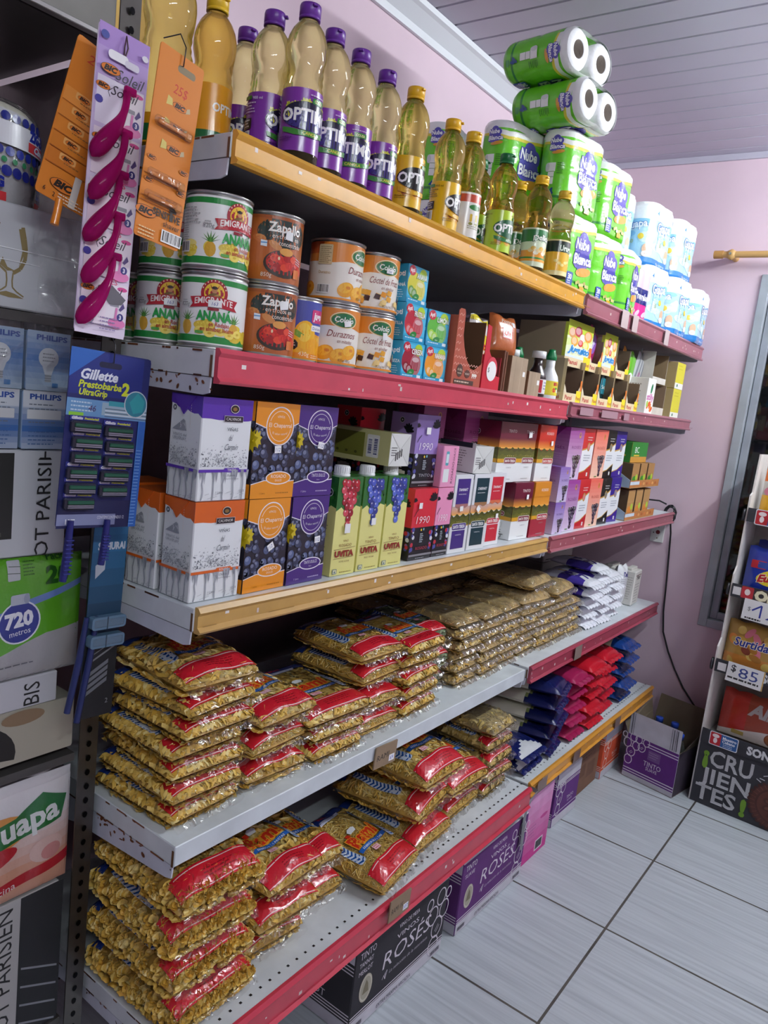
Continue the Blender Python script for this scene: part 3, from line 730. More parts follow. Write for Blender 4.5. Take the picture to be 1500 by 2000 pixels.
def lay(o, loc, yaw, tilt=0.):
    """lay a pack on its flat side with its roll ends toward the aisle"""
    M = Matrix.Translation(loc) @ Matrix.Rotation(yaw, 4, 'Z') @ Matrix.Rotation(tilt, 4, 'X') @ Matrix.Rotation(math.radians(90), 4, 'X') @ Matrix.Translation((0, 0, -PH/2)) 
    o.location = M.to_translation(); o.rotation_euler = M.to_euler()
zt = ZB+.404
lay(r2, (1.215, .105, zt+PD/2), -.12, .0)
lay(r1, (1.175, .125, zt+PD*1.5), -.2, .03)
# ------------------------------------------------------------------ second shelf: cans
S2 = ZS[2]+.001
def can(r, h, base, art, name='food_can', cat='can'):
    t = thing(name, 'x', cat)
    b = B(); lathe(b, [(r-.0015, .004), (r-.0003, .006), (r-.0003, h-.006), (r-.0015, h-.004)], 48, 'b8b8b6', 'metal'); obj('can_wall', b, t)
    b = B(); lathe(b, [(r, .007), (r, h-.007)], 56, base, 'gloss')
    art.place(b, cyl(r), 'gloss', .008); obj('paper_label', b, t)
    for nm, z, s in (('top_rim', h, 1), ('bottom_rim', 0, -1)):
        b = B(); lathe(b, [(r-.0015, z-s*.0045), (r+.0012, z-s*.003), (r+.0012, z-s*.0005), (r-.001, z), (r-.003, z-s*.0005), (r-.004, z-s*.004), (r*.8, z-s*.0035), (r*.6, z-s*.0045), (.001, z-s*.0045)], 44, 'c4c4c2', 'metal'); obj(nm, b, t)
    return Kind(t)
ea = A()                                            # white label, green bands, red banner, pineapple rings
ea.rect(-.16, .009, .32, .010, '1f8a3c'); ea.rect(-.16, .094, .32, .008, '1f8a3c')
r = random.Random(5)
for k in range(26): ea.z = 4; ea.ell(r.uniform(-.15, .075), r.uniform(.019, .038), r.uniform(.008, .016), r.uniform(.005, .009), r.choice(['f0dc5a', 'e8cc3a', 'f6e88a', 'dcc040']), 14)
for x in (-.04, .034): 
    ea.z = 7; ea.ell(x, .030, .0085, .011, 'd8a83a', 12)
    for q in range(7): ea.z = 8; ea.poly([(x-.002, .040), (x+.002, .040), (x+.016*math.sin((q-3)*.4), .040+.016*math.cos((q-3)*.4))], ['3f7a34', '5a9a3a'][q % 2])
ea.z = 12
for q in range(5): ea.ell(-.018+.015*q, .026-.003*(q % 2), .0085, .006, 'f4e06a', 14); ea.ell(-.018+.015*q, .026-.003*(q % 2), .003, .002, 'd8b83a', 8)
ea.ell(0, .081, .0195, .0195, 'a81f2e', 26); ea.ell(0, .081, .0148, .0148, 'f0c83a', 24)
for q in range(9): an = math.radians(20+17.5*q); ea.rect(-.0008+.0172*math.cos(an), .0805+.0172*math.sin(an), .0016, .0022, 'f4e0c0')
ea.ell(0, .085, .0040, .0048, 'c98a5a', 12); ea.ell(0, .0885, .0042, .0024, '2a1c14', 10); ea.poly([(-.010, .070), (-.008, .078), (-.003, .081), (.003, .081), (.008, .078), (.010, .070)], '7a5a2a'); ea.line(-.006, .072, .006, .079, .003, 'b88a4a')
ea.poly([(-.036, .058), (-.031, .064), (-.036, .0735), (0, .0765), (.036, .0735), (.031, .064), (.036, .058), (0, .062)], 'b3202e')
ea.text('EMIGRANTE', 0, .0635, .0088, 'f6f0ea', w=.056, bold=.02, arc=.0028); ea.rect(-.008, .0560, .016, .004, '8a1824', .001)
ea.text('ANANÁ', .002, .0415, .0130, '1f9a46', w=.052, bold=.05); ea.text('en Rodajas', .010, .0335, .0060, 'b5462a', w=.030, bold=.02); ea.text('en almíbar liviano', .008, .0262, .0060, 'b5462a', w=.050, bold=.02)
ea.text('820g', -.044, .060, .0060, '8a8a8a'); ea.small(-.050, .068, .012, 2, .003, '9a9a9a', .001)
ea.rect(-.024, .0215, .012, .004, '5aa84a', .001); ea.bars(-.094, .024, .022, .016); ea.small(-.094, .086, .040, 6, .0042, 'a4a4a4', .0015); ea.small(-.092, .064, .018, 8, .0032, 'b0b0b0', .0012)
ean = can(.0495, .112, 'eef0ee', ea)
zx = .1128
ean.put('white and green pineapple can, bottom of the foremost stack, price tag on its banner', (.058, .078, S2), -0.7)
ean.put('white and green pineapple can on top of the foremost stack, barcode side visible', (.057, .080, S2+zx), -0.08)
ean.put('white and green pineapple can in the bottom row, left of the foremost stack', (-.0+.052, .180, S2), -0.62)
ean.put('white and green pineapple can on the upper row, half hidden by the orange razor card', (.054, .182, S2+zx), 0.05)
ean.put('white and green pineapple can at bottom left, mostly hidden behind the purple razor strip', (.054, .284, S2), -0.3)
za = A()
za.rect(-.16, .009, .32, .095, 'b5622c'); za.ell(.004, .081, .046, .0225, '27352f', 30); za.rect(-.16, .100, .32, .005, 'a45528')
r = random.Random(9)
for k in range(14): za.z = 8; za.ell(r.uniform(-.15, .15), r.uniform(.016, .09), r.uniform(.008, .02), r.uniform(.003, .006), r.choice(['c4703a', 'a45a2a', 'd08a4a']), 10, r.uniform(-.5, .5))
za.z = 12; za.ell(.006, .034, .034, .021, '3a3228', 24); za.ell(.006, .036, .030, .018, 'b4241c', 24)
for q in range(14): za.ell(-.014+.0042*q, .036+.008*math.sin(q*2.3), .008, .006, ['c8281e', 'e04a2c', 'a81c18', 'd8382a'][q % 4], 10)
za.ell(.008, .053, .012, .006, 'e0a050', 12); za.ell(-.004, .042, .0018, .003, 'f6d8b0', 6)
for q in range(3): za.line(.027, .040+.0035*q, .040, .037+.0035*q, .0012, 'd8d8d8')
za.poly([(-.034, .058), (-.024, .057), (-.024, .066), (-.034, .067)], 'dfe9f2'); za.rect(-.034, .062, .01, .0018, '5a9ad0')
za.text('Zapallo', .004, .0815, .0140, 'f6f2ea', w=.056, bold=.03); za.text('en trozos en', .006, .0715, .0072, 'f2e6d8', w=.046); za.text('concentrado', .014, .0615, .0072, 'f2e6d8', w=.040)
za.text('850g', -.022, .0120, .0062, 'f0e4d6'); za.rect(.024, .016, .014, .014, 'd87a3a', .002)
zap = can(.0495, .112, 'b5622c', za)
zap.put('brown and red pumpkin can, lower one of the front stack beside the pineapple cans', (.166, .074, S2), -0.45)
zap.put('brown and red pumpkin can, upper one of the front stack beside the pineapple cans', (.167, .076, S2+zx), -0.42)
zap.put('brown and red pumpkin can standing behind, between the pumpkin stack and peach cans', (.268, .190, S2), .2)
dup(zap.r, 'brown and red pumpkin can on top of the hidden one behind the peach cans', (.268, .190, S2+zx), .35)
ja = A(); ja.rect(-.14, .05, .28, .055, '4a55a8')
for k in range(12): r = random.Random(k+30); ja.z = 5; ja.ell(r.uniform(-.12, .12), r.uniform(.01, .05), .018, .012, r.choice(['f0b020', 'f4c83a', 'e89a1c']), 12)
ja.z = 9; ja.ell(-.006, .048, .020, .024, 'f2b822', 20); ja.ell(-.008, .052, .013, .016, 'f8d24a', 16); ja.ell(.012, .030, .016, .014, 'f0a81c', 16); ja.poly([(-.036, .052), (-.016, .042), (-.008, .048), (-.022, .056)], '7aa83a')
ja.rect(.004, .070, .030, .022, 'd03a78', .003); ja.text('jugo', .018, .076, .012, 'f8f4f6', w=.022, bold=.04, sh=.15); ja.rect(.004, .056, .030, .010, 'f4f4f4', .002); ja.text('Durazno', .019, .0585, .005, '4a4a8a', w=.024)
ja.poly([(-.026+.009*math.cos(PI/8+q*PI/4), .030+.009*math.sin(PI/8+q*PI/4)) for q in range(8)], '16161a'); ja.small(-.031, .032, .010, 2, .004, 'f0f0f0', .0015)
ja.rect(-.14, .009, .28, .008, 'e88a1c'); ja.text('430g', -.006, .0125, .0070, 'fbe9c0'); ja.small(.008, .014, .02, 2, .0035, 'fbe9c0', .0012)
jug = can(.0385, .112, 'efa81f', ja)
jug.put('short blue and yellow fruit can between the pumpkin and peach cans', (.258, .086, S2), -0.3)
def colo(top, name1, name2, w1, kind):
    a = A(); a.rect(-.16, .074, .32, .031, top); a.poly([(-.16, .074), (-.05, .070), (0, .078), (.05, .07), (.16, .074), (.16, .080), (-.16, .080)], top)
    a.rect(-.16, .085, .09, .02, 'c25a28')
    a.ell(.010, .0855, .0275, .0145, 'f0e8d0', 26); a.ell(.010, .0855, .0255, .0128, '14693c', 26); a.ell(.010, .0855, .0262, .0132, 'c8a83a', 26); a.ell(.010, .0855, .0248, .0122, '146b3e', 26)
    a.text('Cololo', .010, .0815, .0098, 'f4f4ee', w=.038, bold=.02, sh=.1)
    a.text(name1, .008, .055, .0120, '8a3a34', w=w1, sh=.35); a.text(name2, .014, .0450, .0065, '8a4a3a', w=.030, sh=.3)
    r = random.Random(11 if kind == 'd' else 12)
    if kind == 'd':
        for x, y in ((-.022, .026), (.004, .022), (.026, .030), (-.10, .024), (.08, .024), (-.14, .028), (.13, .026)):
            a.ell(x, y, .017, .013, 'eda428', 18, .3); a.ell(x-.002, y+.003, .013, .009, 'f6bc3e', 16, .3); a.ell(x+.004, y+.004, .005, .003, 'd8862a', 8)
    else:
        for q in range(44):
            x = r.uniform(-.14, .14); y = r.uniform(.016, .040); a.z = 30+q; a.poly([(x-.006, y-.003), (x+.005, y-.005), (x+.007, y+.004), (x-.003, y+.006)], r.choice(['e8a832', 'f0c050', 'c8321f', 'f2d48a', '3a1a18', 'e89a2c']))
    a.rect(-.16, .0075, .32, .0035, 'e8932c'); a.text('820g/485g' if kind == 'd' else '820g/460g', .016, .0125, .0044, '7a5a3a')
    a.rect(-.078, .066, .026, .034, 'd8c49a', .002); a.small(-.076, .095, .022, 9, .0033, '8a7a5a', .0013); a.bars(-.076, .016, .024, .016); a.text('Durazno', -.064, .050, .005, 'c8a05a', w=.022)
    return can(.0495, .112, 'f0ece2', a)
dur = colo('e28a34', 'Duraznos', 'en mitades', .058, 'd'); coc = colo('dd8a2e', 'Cóctel de Fruta', 'en almíbar', .066, 'c')
dur.put('white and orange peach can, lower one of its stack', (.352, .088, S2), -0.62)
dur.put('white and orange peach can, upper one, nutrition panel visible at left', (.351, .092, S2+zx), 0.02)
coc.put('white and orange fruit cocktail can, lower one of its stack', (.459, .086, S2), -0.58)
coc.put('white and orange fruit cocktail can, upper one, with a small price label', (.460, .090, S2+zx), -0.52)
# small white price labels on the cans
def stick(par_loc, rz, r, u, z, w=.014, h=.011, t='163', rot=.05, parent=None):
    b = B(); a = A(); a.sticker(u, z, '3a4a9a', w, h, rot, t); a.place(b, cyl(r+.0032), 'paper', .004); o = obj('price_sticker', b, parent); return o
for o in list(COL.objects):
    lb = o.get('label') or ''
    if 'bottom of the foremost stack' in lb or 'left of the foremost' in lb: stick(0, 0, .0495, .002, .066, .020, .010, '163', .03, o)
    elif 'pumpkin can, lower' in lb: stick(0, 0, .0495, .012, .084, .015, .013, '', .2, o)
    elif 'pumpkin can, upper' in lb: stick(0, 0, .0495, .010, .078, .013, .013, '', -.1, o)
    elif 'fruit cocktail can, upper' in lb: stick(0, 0, .0495, .013, .080, .016, .008, '166', .02, o)
    elif 'fruit cocktail can, lower' in lb: stick(0, 0, .0495, .018, .072, .011, .014, '', .1, o)
    elif 'peach can, lower' in lb: stick(0, 0, .0495, .016, .080, .014, .010, '', .2, o)

# ------------------------------------------------------------------ second shelf: gelatine boxes
def jelly(name, c1, fruit, glow):
    w, d, h = .082, .040, .074
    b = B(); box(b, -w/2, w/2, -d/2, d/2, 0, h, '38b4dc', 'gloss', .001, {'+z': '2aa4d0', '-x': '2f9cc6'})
    a = A(); a.rect(.002, .014, w-.004, h-.018, '58c4e8'); a.ell(.026, .036, .026, .026, c1, 20); a.ell(.052, .030, .020, .022, mixc(c1, 'fff', .15), 18)
    a.rect(.038, .018, .026, .022, c1, .006); a.ell(.051, .040, .013, .005, mixc(c1, 'fff', .45), 14)
    for q in range(5): a.line(.042+.005*q, .020, .042+.005*q, .038, .0012, mixc(c1, 'fff', .4))
    for x, y in ((.016, .024), (.028, .020)): a.ell(x, y, .011, .010, fruit, 16); a.ell(x, y, .007, .0065, mixc(fruit, 'fff', .3), 14)
    a.ell(.058, .060, .015, .012, 'b8d83a', 18); a.text(name, .054, .051, .010, 'f6f8f2', w=.042, bold=.03, out=mixc(glow, '000', .3), ow=.06)
    a.ell(.014, .063, .013, .010, 'c8283a', 18); a.text('Apti', .014, .060, .008, 'f8f4f4', w=.018, bold=.03, rot=.12)
    a.ell(.036, .014, .013, .0065, '2a8a3c', 14, .2); a.text('sabor', .036, .0125, .003, 'f0f8ee'); a.rect(.0, .0, w, .010, '2a9cc8'); a.small(.006, .006, .05, 1, .004, 'd8f0f8', .002)
    a.rect(.06, .004, .014, .006, 'e8f4f8')
    a.place(b, front(w, d), 'gloss')
    a = A(); a.text('Apti', d/2, .050, .010, 'f4f4f8', w=.026, bold=.03); a.text(name, d/2, .030, .006, 'eef6fa', w=.032, bold=.03); a.small(.006, .022, .028, 4, .0045, 'c8e4f0', .0016); a.place(b, left(w, d), 'gloss')
    return Kind(obj('gelatine_box', b, None, 'x', 'box'))
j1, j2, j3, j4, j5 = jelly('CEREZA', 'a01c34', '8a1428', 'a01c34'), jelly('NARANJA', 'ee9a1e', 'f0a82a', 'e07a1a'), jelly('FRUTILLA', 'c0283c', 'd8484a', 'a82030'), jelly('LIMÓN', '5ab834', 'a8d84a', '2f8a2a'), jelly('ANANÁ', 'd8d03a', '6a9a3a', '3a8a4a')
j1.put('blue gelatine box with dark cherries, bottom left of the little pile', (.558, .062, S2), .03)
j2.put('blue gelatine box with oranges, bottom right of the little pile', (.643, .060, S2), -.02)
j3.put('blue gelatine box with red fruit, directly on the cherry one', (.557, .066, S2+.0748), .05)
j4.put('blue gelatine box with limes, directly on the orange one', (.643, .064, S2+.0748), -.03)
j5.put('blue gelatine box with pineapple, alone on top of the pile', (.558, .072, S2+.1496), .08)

# ------------------------------------------------------------------ second shelf: display cartons, bottles and pouches
def tray(name, label, w, d, h, cut, c_out, c_in, art, loc, rz=0, side=None, cat='display box', hb=None):
    """open carton: front panel with a scooped opening (cut: outline of the front), tall back and sides"""
    b = B(); t = .0015; hb = hb or h
    prism(b, cut, -d/2, -d/2+t, 'y', c_out, 'card')
    box(b, -w/2, -w/2+t, -d/2+t, d/2, 0, hb, c_out, 'card', 0, {'+x': c_in}); box(b, w/2-t, w/2, -d/2+t, d/2, 0, hb, c_out, 'card', 0, {'-x': c_in})
    box(b, -w/2+t, w/2-t, d/2-t, d/2, 0, hb, c_out, 'card', 0, {'-y': c_in}); box(b, -w/2+t, w/2-t, -d/2+t, d/2-t, 0, t, c_in, 'card')
    fr = front(w, d)
    art.place(b, fr, 'paper')
    if side: side.place(b, left(w, d), 'paper')
    return obj(name, b, None, label, cat, None, None, loc, rz)
w, h = .126, .165
ta = A(); r = random.Random(2)
for y in range(9):
    for s in (0, 1):
        x0 = .004 if s == 0 else None
        if s == 0: ta.path([(.003+.006*k, .030+y*.015+(.005 if k % 2 else 0)) for k in range(4 if y > 2 else (18 if y < 1 else 10))], .0014, 'e0a08e')
for y in (0, 1): ta.path([(.06+.006*k, .034+y*.012+(.005 if k % 2 else 0)) for k in range(10 if y == 0 else 9)], .0014, 'e0a08e')
ta.ell(.030, .034, .013, .014, '4a2a1c', 20); ta.text('63 1,8kg', .030, .034, .005, 'e8d8b8', w=.018); ta.text('helado', .030, .027, .0035, 'e8d8b8', w=.016); ta.ell(.064, .029, .012, .009, '5a2c20', 18); ta.text('HELADO', .064, .027, .004, 'f0e4d0', w=.018); ta.text('PPP', .096, .022, .009, 'f4ece0', w=.022, bold=.05); ta.rect(.010, .005, .085, .010, '4a2c22'); ta.small(.013, .0085, .079, 1, .004, 'd8c0a8', .003)
cut = [(-w/2, 0), (w/2, 0), (w/2, .060), (w/2-.006, .054), (.030, .040), (.012, .042), (-.010, .062), (-.024, .085), (-.034, .11), (-.036, .158), (-.040, h), (-w/2+.006, h), (-w/2, .16)]
tray('cocoa_display_box', 'brick red display carton with zigzag print and a big scooped opening, nearly empty', w, .17, h, cut, 'b2553f', '6d4d33', ta, (.751, .110, S2), .0, None, 'display box', .150)
# red dispenser with its pouch
ra_ = A(); ra_.rect(0, 0, .085, .12, 'c81e34'); ra_.ell(.040, .052, .026, .026, 'd83a4c', 24); ra_.ell(.040, .048, .023, .023, 'f2f2f0', 24); ra_.text('$', .026, .046, .010, '2a2a2a')
cut = [(-.0425, 0), (.0425, 0), (.0425, .034), (.020, .036), (.010, .07), (-.012, .08), (-.022, .09), (-.024, .145), (-.0425, .148)]
a2 = A()
for tri, c, z in ra_.t: a2.t.append((tri, c, z))
dx = tray('mayonnaise_display_box', 'red dispenser carton with a round white price disc reading a dollar sign', .085, .12, .148, cut, 'c81e34', '8a3038', A(), (.860, .083, S2), .0, None, 'display box', .08)
b = B(); q = A(); q.ell(.040, .050, .026, .028, 'd83a4c', 24); q.ell(.040, .045, .023, .023, 'f2f2f0', 24); q.text('$', .026, .042, .011, '2a2a2a'); q.place(b, front(.085, .1215), 'paper'); obj('price_disc', b, dx)
def pouch(name, label, w, h, th, col, art, loc, rot, cat='pouch', top=None):
    """flat filled sachet standing on its base: (u across, v up), front face toward -Y"""
    def F(s):
        def f(u, v, hh=0.):
            x = (u/w-.5)*2; e = max(0, 1-abs(x)**3)**.5*max(0, 1-abs(v/h*2-1)**4)**.6
            return Vector((u-w/2, s*(th/2*e+hh), v+.004*math.sin(u*90)*(v/h > .93)))
        return f
    b = B(); fc = (lambda u, v: col(u, v)) if callable(col) else col
    sheet(b, lambda u, v: F(-1)(u*w, v*h), 12, 16, fc, 'foil'); sheet(b, lambda u, v: F(1)((1-u)*w, v*h), 12, 16, fc, 'foil')
    art.place2(b, lambda u, v, hh: F(-1)(u, v, hh+.0004), 'foil', .010)
    return obj(name, b, None, label, cat, None, None, loc, rot)
pa_ = A(); pa_.z += 0; pa_.poly([(0, .05), (.07, .03), (.085, .10), (.07, .12), (0, .13)], 'f0d82a'); pa_.poly([(.004, .075), (.058, .06), (.070, .098), (.004, .112)], 'cf2a2a'); pa_.text('Hellier', .034, .080, .014, 'f8f0ea', w=.056, bold=.04, rot=-.12); pa_.rect(0, .150, .085, .010, 'e8d83a')
pouch('mayonnaise_pouch', 'white and yellow pouch standing in the red dispenser', .080, .162, .042, 'e6e6e2', pa_, (.868, .090, S2+.009), (0, .10, 0))
def kraft(label, x, y, w, d, h, rz=0):
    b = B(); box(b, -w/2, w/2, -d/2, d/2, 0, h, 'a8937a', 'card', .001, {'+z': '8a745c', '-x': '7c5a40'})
    a = A(); a.rect(w*.25, 0, .0012, h, '8d7a64'); a.rect(w*.62, 0, .001, h, 'c4b29a'); a.rect(w*.75, h*.5, .013, .012, 'eeeeea'); a.place(b, front(w, d), 'card')
    return obj('cardboard_sleeve', b, None, label, 'cardboard box', None, None, (x, y, S2), rz)
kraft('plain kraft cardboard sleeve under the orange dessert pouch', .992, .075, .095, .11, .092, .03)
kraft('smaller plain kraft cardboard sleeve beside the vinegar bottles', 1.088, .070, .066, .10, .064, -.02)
b = B(); box(b, -.004, .004, -.06, .06, 0, .10, '6d432f', 'card', .001); box(b, .008, .014, -.06, .06, 0, .098, '7a4c36', 'card', .001); box(b, -.004, .014, -.06, .06, -.0, .004, '6d432f', 'card')
obj('cardboard_divider', b, None, 'dark brown folded cardboard leaning between red dispenser and kraft sleeve', 'cardboard box', None, None, (.922, .085, S2), 0)
po = A(); po.text('Postre', .046, .075, .010, 'f4e8d8', w=.040, sh=.2); po.rect(.028, .036, .036, .030, 'd8443c', .002); po.rect(.030, .038, .032, .026, 'f0ece8', .002); po.text('Ole', .046, .044, .012, 'c8382c', w=.024, bold=.05); po.rect(.066, .070, .012, .012, 'f0f0f0')
pouch('dessert_pouch', 'orange brown dessert pouch lying atop the kraft sleeve', .095, .098, .04, 'c06a3a', po, (.990, .072, S2+.0945), (-.22, .06, -.25))
def squeeze(cap, bodyc, lab, lc, mat='plastic', white_cap=False):
    t = thing('vinegar_bottle', 'x', 'bottle'); b = B(); lathe(b, [(.002, 0), (.025, .001), (.027, .006), (.027, .052), (.024, .064), (.0135, .082), (.012, .088), (.012, .106), (.001, .107)], 24, bodyc, mat); obj('bottle_body', b, t)
    b = B(); lathe(b, [(.0273, .012), (.0273, .050)], 28, lc, 'paper'); lab.place(b, cyl(.0274), 'paper', .006); obj('label', b, t)
    b = B()
    if white_cap: lathe(b, [(.001, .104), (.0185, .105), (.0185, .123), (.001, .124)], 20, cap, 'plastic')
    else: lathe(b, [(.0125, .106), (.0145, .107), (.0145, .116), (.0095, .128), (.009, .134), (.001, .136)], 20, cap, 'plastic')
    obj('cap', b, t); return Kind(t)
la = A(); la.rect(-.03, .013, .06, .036, 'e8d83a'); la.rect(-.012, .038, .018, .009, 'c0282a', .001); la.ell(-.008, .026, .006, .006, 'e0502a'); la.ell(.006, .024, .006, .005, 'e8e8d8'); la.ell(0, .031, .005, .003, '4a9a3a')
sq = squeeze('0f7a44', 'eef0f0', la, 'e8e03a'); lb = A(); lb.rect(-.035, .014, .022, .034, 'b8202a'); lb.rect(-.012, .014, .05, .034, 'e8e8e8'); lb.small(-.008, .04, .03, 3, .008, '3a3a8a', .003)
sk = squeeze('eef0f0', '2a1c1c', lb, 'e6e6e6', 'gloss', True)
sq.put('white squeeze bottle with green pointed cap in front of the juice boxes', (1.215, .040, S2), -.1)
sq.put('white squeeze bottle with green cap, behind the front one and partly hidden', (1.205, .135, S2+.0), .2)
sk.put('dark sauce bottle with a wide white cap beside the green capped squeeze bottle', (1.154, .048, S2), .1)
sk.put('dark sauce bottle with white cap, further back behind its twin', (1.152, .125, S2), .2)
# juice powder display boxes: two layers on the far bay
def juice(full):
    w, d, h = .125, .15, .100
    fa = A()
    if full:
        fa.rect(.0, .0, w, .160, 'e8f0c8'); fa.rect(0, .105, w, .055, 'c4d83a'); fa.poly([(0, .095), (w, .12), (w, .10), (0, .07)], 'dce89a')
        for x, y, rr, c in ((.022, .118, .018, 'd89a5a'), (.05, .126, .018, 'c03a48'), (.072, .108, .014, 'e6e0d0'), (.100, .118, .020, 'e8983a'), (.036, .090, .017, 'eda83a'), (.066, .088, .012, 'd8382e'), (.092, .084, .016, 'e8d84a'), (.112, .064, .010, 'c83a3a')): fa.ell(x, y, rr, rr, c, 18); fa.ell(x-.002, y+.002, rr*.7, rr*.7, mixc(c, 'fff', .3), 16)
        fa.text('Juguito', .062, .052, .022, '2a8acc', w=.105, bold=.05, sh=.35, out='eaf4fa', ow=.05); fa.rect(0, 0, w, .040, 'd8e4f0')
    fa.t = [([(p[0], p[1]*.8) for p in t], c, z) for t, c, z in fa.t]
    fa.rect(0, 0, w, .026, 'e0cda4'); fa.text('Pansi', w*.30, .008, .012, 'b03a34', w=.05, bold=.03); fa.rect(w*.72, 0, w*.28, .036, 'f0d42a')
    fa.text('Pansi', w*.86, .010, .010, 'a8403a', w=.03, bold=.02); fa.rect(w-.012, .036, .012, .03, 'd8762a')
    return fa, w, d, h
def jbox(label, x, y, z, full, rz=0, sw=1.):
    fa, w, d, h = juice(full); w *= sw
    cut = [(-w/2, 0), (w/2, 0), (w/2, .065), (w/2-.01, .05), (w/2-.03, .027), (-w/2+.02, .027), (-w/2+.01, .04), (-w/2, .05)] if not full else [(-w/2, 0), (w/2, 0), (w/2, .128), (-w/2, .128)]
    if sw != 1:
        for k in range(len(fa.t)): fa.t[k] = ([(p[0]*sw, p[1]) for p in fa.t[k][0]], fa.t[k][1], fa.t[k][2])
    sd = A(); sd.rect(.0, .0, d, .12, 'a39379'); sd.rect(d-.010, 0, .010, .12, 'c8d84a' if full else 'd6c49a'); sd.rect(d-.06, 0, .06, .026, 'e0cda4'); sd.text('Pansi', d-.03, .008, .010, 'b03a34', w=.036, bold=.03)
    return tray('juice_display_box', label, w, d, h, cut, 'd8ccae', '85725a', fa, (x, y, z), rz, sd, 'display box', .098)
jz = .1015
GJ = 'open juice sachet trays on the far end of the second shelf'
jbox('open tray for juice sachets, lower layer, first from the squeeze bottle', 1.345, .095, S2, False)
jbox('open tray for juice sachets, lower layer, second from the squeeze bottle', 1.475, .095, S2, False)
jbox('open tray for juice sachets, lower layer, third, with red fruit on its flank', 1.605, .095, S2, False)
jbox('open tray for juice sachets, lower layer, fourth from the squeeze bottle', 1.735, .095, S2, False)
jbox('yellow trimmed open tray in the lower layer, next to the tall white leaf carton', 1.865, .095, S2, False, 0, .95)
jbox('juice box with printed fruit front and blue lettering, largest, behind the squeeze bottles', 1.385, .112, S2+jz, True, 0, 1.5)
jbox('open tray for juice sachets, upper layer, right of the large fruit box', 1.533, .115, S2+jz, False, 0, .8)
jbox('narrow fruit printed juice box in the upper layer between two open trays', 1.640, .115, S2+jz, True, 0, .9)
jbox('open tray for juice sachets, upper layer, last one beside the orange pouches', 1.775, .115, S2+jz, False)
def sachet(label, loc, rot, w, h, c, art=None, name='juice_sachet'):
    return pouch(name, label, w, h, .012, c, art or A(), loc, rot, 'sachet')
s_ = A(); s_.ell(.045, .07, .020, .030, '9a6ac8', 18, .2); s_.text('Life', .045, .062, .018, 'e8e0f4', w=.03, rot=1.2, bold=.03)
sachet('magenta and lilac sachet standing in the upper open tray', (1.530, .07, S2+jz+.022), (0, .35, 0), .085, .115, 'b0286c', s_)
s_ = A(); s_.rect(.015, .055, .03, .03, '8a8a92'); s_.small(.016, .08, .025, 6, .005, '3a3a3a', .002)
sachet('dark purple sachet leaning forward beside the white squeeze bottle', (1.350, .080, S2+.026), (-.12, .5, 0), .080, .110, '6a1c3c', s_)
s_ = A(); s_.rect(.0, .03, .06, .05, '2f8a9a'); s_.text('Sapito', .03, .05, .012, 'e8f0e8', w=.05, rot=.2)
sachet('dark teal sachet standing in the lower trays', (1.665, .055, S2+.012), (0, .10, 0), .060, .105, '1f4a4c', s_)
s_ = A(); s_.ell(.045, .065, .028, .020, '9a7a3a', 16, .4); s_.ell(.05, .07, .016, .010, '5a4a4a', 12, .4)
sachet('golden orange pouch leaning above the last lower tray', (1.885, .085, S2+jz), (0, .42, 0), .095, .112, 'c9882c', s_, 'snack_pouch')
s_ = A(); s_.ell(.03, .02, .02, .015, 'e8f0e0'); s_.rect(.005, .0, .055, .018, 'f0f0ea')
sachet('bright green pouch standing between the orange and the silver ones', (1.945, .075, S2+jz), (0, .25, 0), .062, .105, '6ab82e', s_, 'snack_pouch')
s_ = A()
for q in range(3): s_.poly([(.01+.025*q, 0), (.022+.025*q, 0), (.03+.025*q, .13), (.018+.025*q, .13)], '7a8088')
s_.text('Lilly', .045, .03, .016, 'b84a8a', w=.04, rot=.9)
sachet('silver grey striped pouch leaning toward the far wall', (2.02, .075, S2+jz), (0, .38, 0), .090, .110, 'b4b6ba', s_, 'snack_pouch')
def leafbox(label, x, y, z, w, h, c, txt, rz=0):
    b = B(); d = .13; box(b, -w/2, w/2, -d/2, d/2, 0, h, c, 'paper', .001); a = A(); a.ell(w*.55, h*.72, .010, .018, '1f7a4a', 14, -.3); a.text(txt, w*.5, h*.40, .022, 'c0389a', w=w*.85, bold=.02)
    for q in range(6): a.ell(w*(.3+.1*q), h*.22+.01*math.sin(q), .014, .007, ['e0662a', 'e89a3a', 'd8502a'][q % 3], 10, .6)
    a.ell(w*.2, h*.28, .01, .012, 'a8c85a'); a.place(b, front(w, d), 'paper'); a = A(); a.small(.02, h*.8, .09, 8, .012, 'b0a8a0', .004); a.place(b, left(w, d), 'paper')
    return obj('sweetener_box', b, None, label, 'box', None, None, (x, y, z), rz)
leafbox('white carton with a green leaf and magenta lettering below the silver pouch', 2.005, .070, S2, .085, .125, 'eeece8', 'stilly')
b = B(); a = A(); tray('cardboard_tray', 'plain brown cardboard tray near the far wall holding dark packets', .15, .15, .115, [(-.075, 0), (.075, 0), (.075, .03), (-.075, .03)], 'cfc6ba', '8a7258', a, (2.155, .095, S2), 0, None, 'display box', .115)
tray('cardboard_tray', 'plain brown cardboard tray near the far wall, upper one, empty', .16, .15, .125, [(-.08, 0), (.08, 0), (.08, .022), (-.08, .022)], 'd6d0c6', '97805f', A(), (2.155, .105, S2+.117), 0, None, 'display box', .110)
s_ = A(); s_.text('Pily', .05, .04, .018, 'd8d0d8', w=.05, rot=.3, bold=.03)
sachet('dark maroon packet lying in the lower cardboard tray', (2.12, .05, S2+.03), (-.1, .6, 0), .09, .08, '4a1c2c', s_, 'snack_pouch')
sachet('grey and lilac packet standing in the lower cardboard tray', (2.18, .08, S2+.014), (0, .3, 0), .06, .10, '9a9aa4', None, 'snack_pouch')
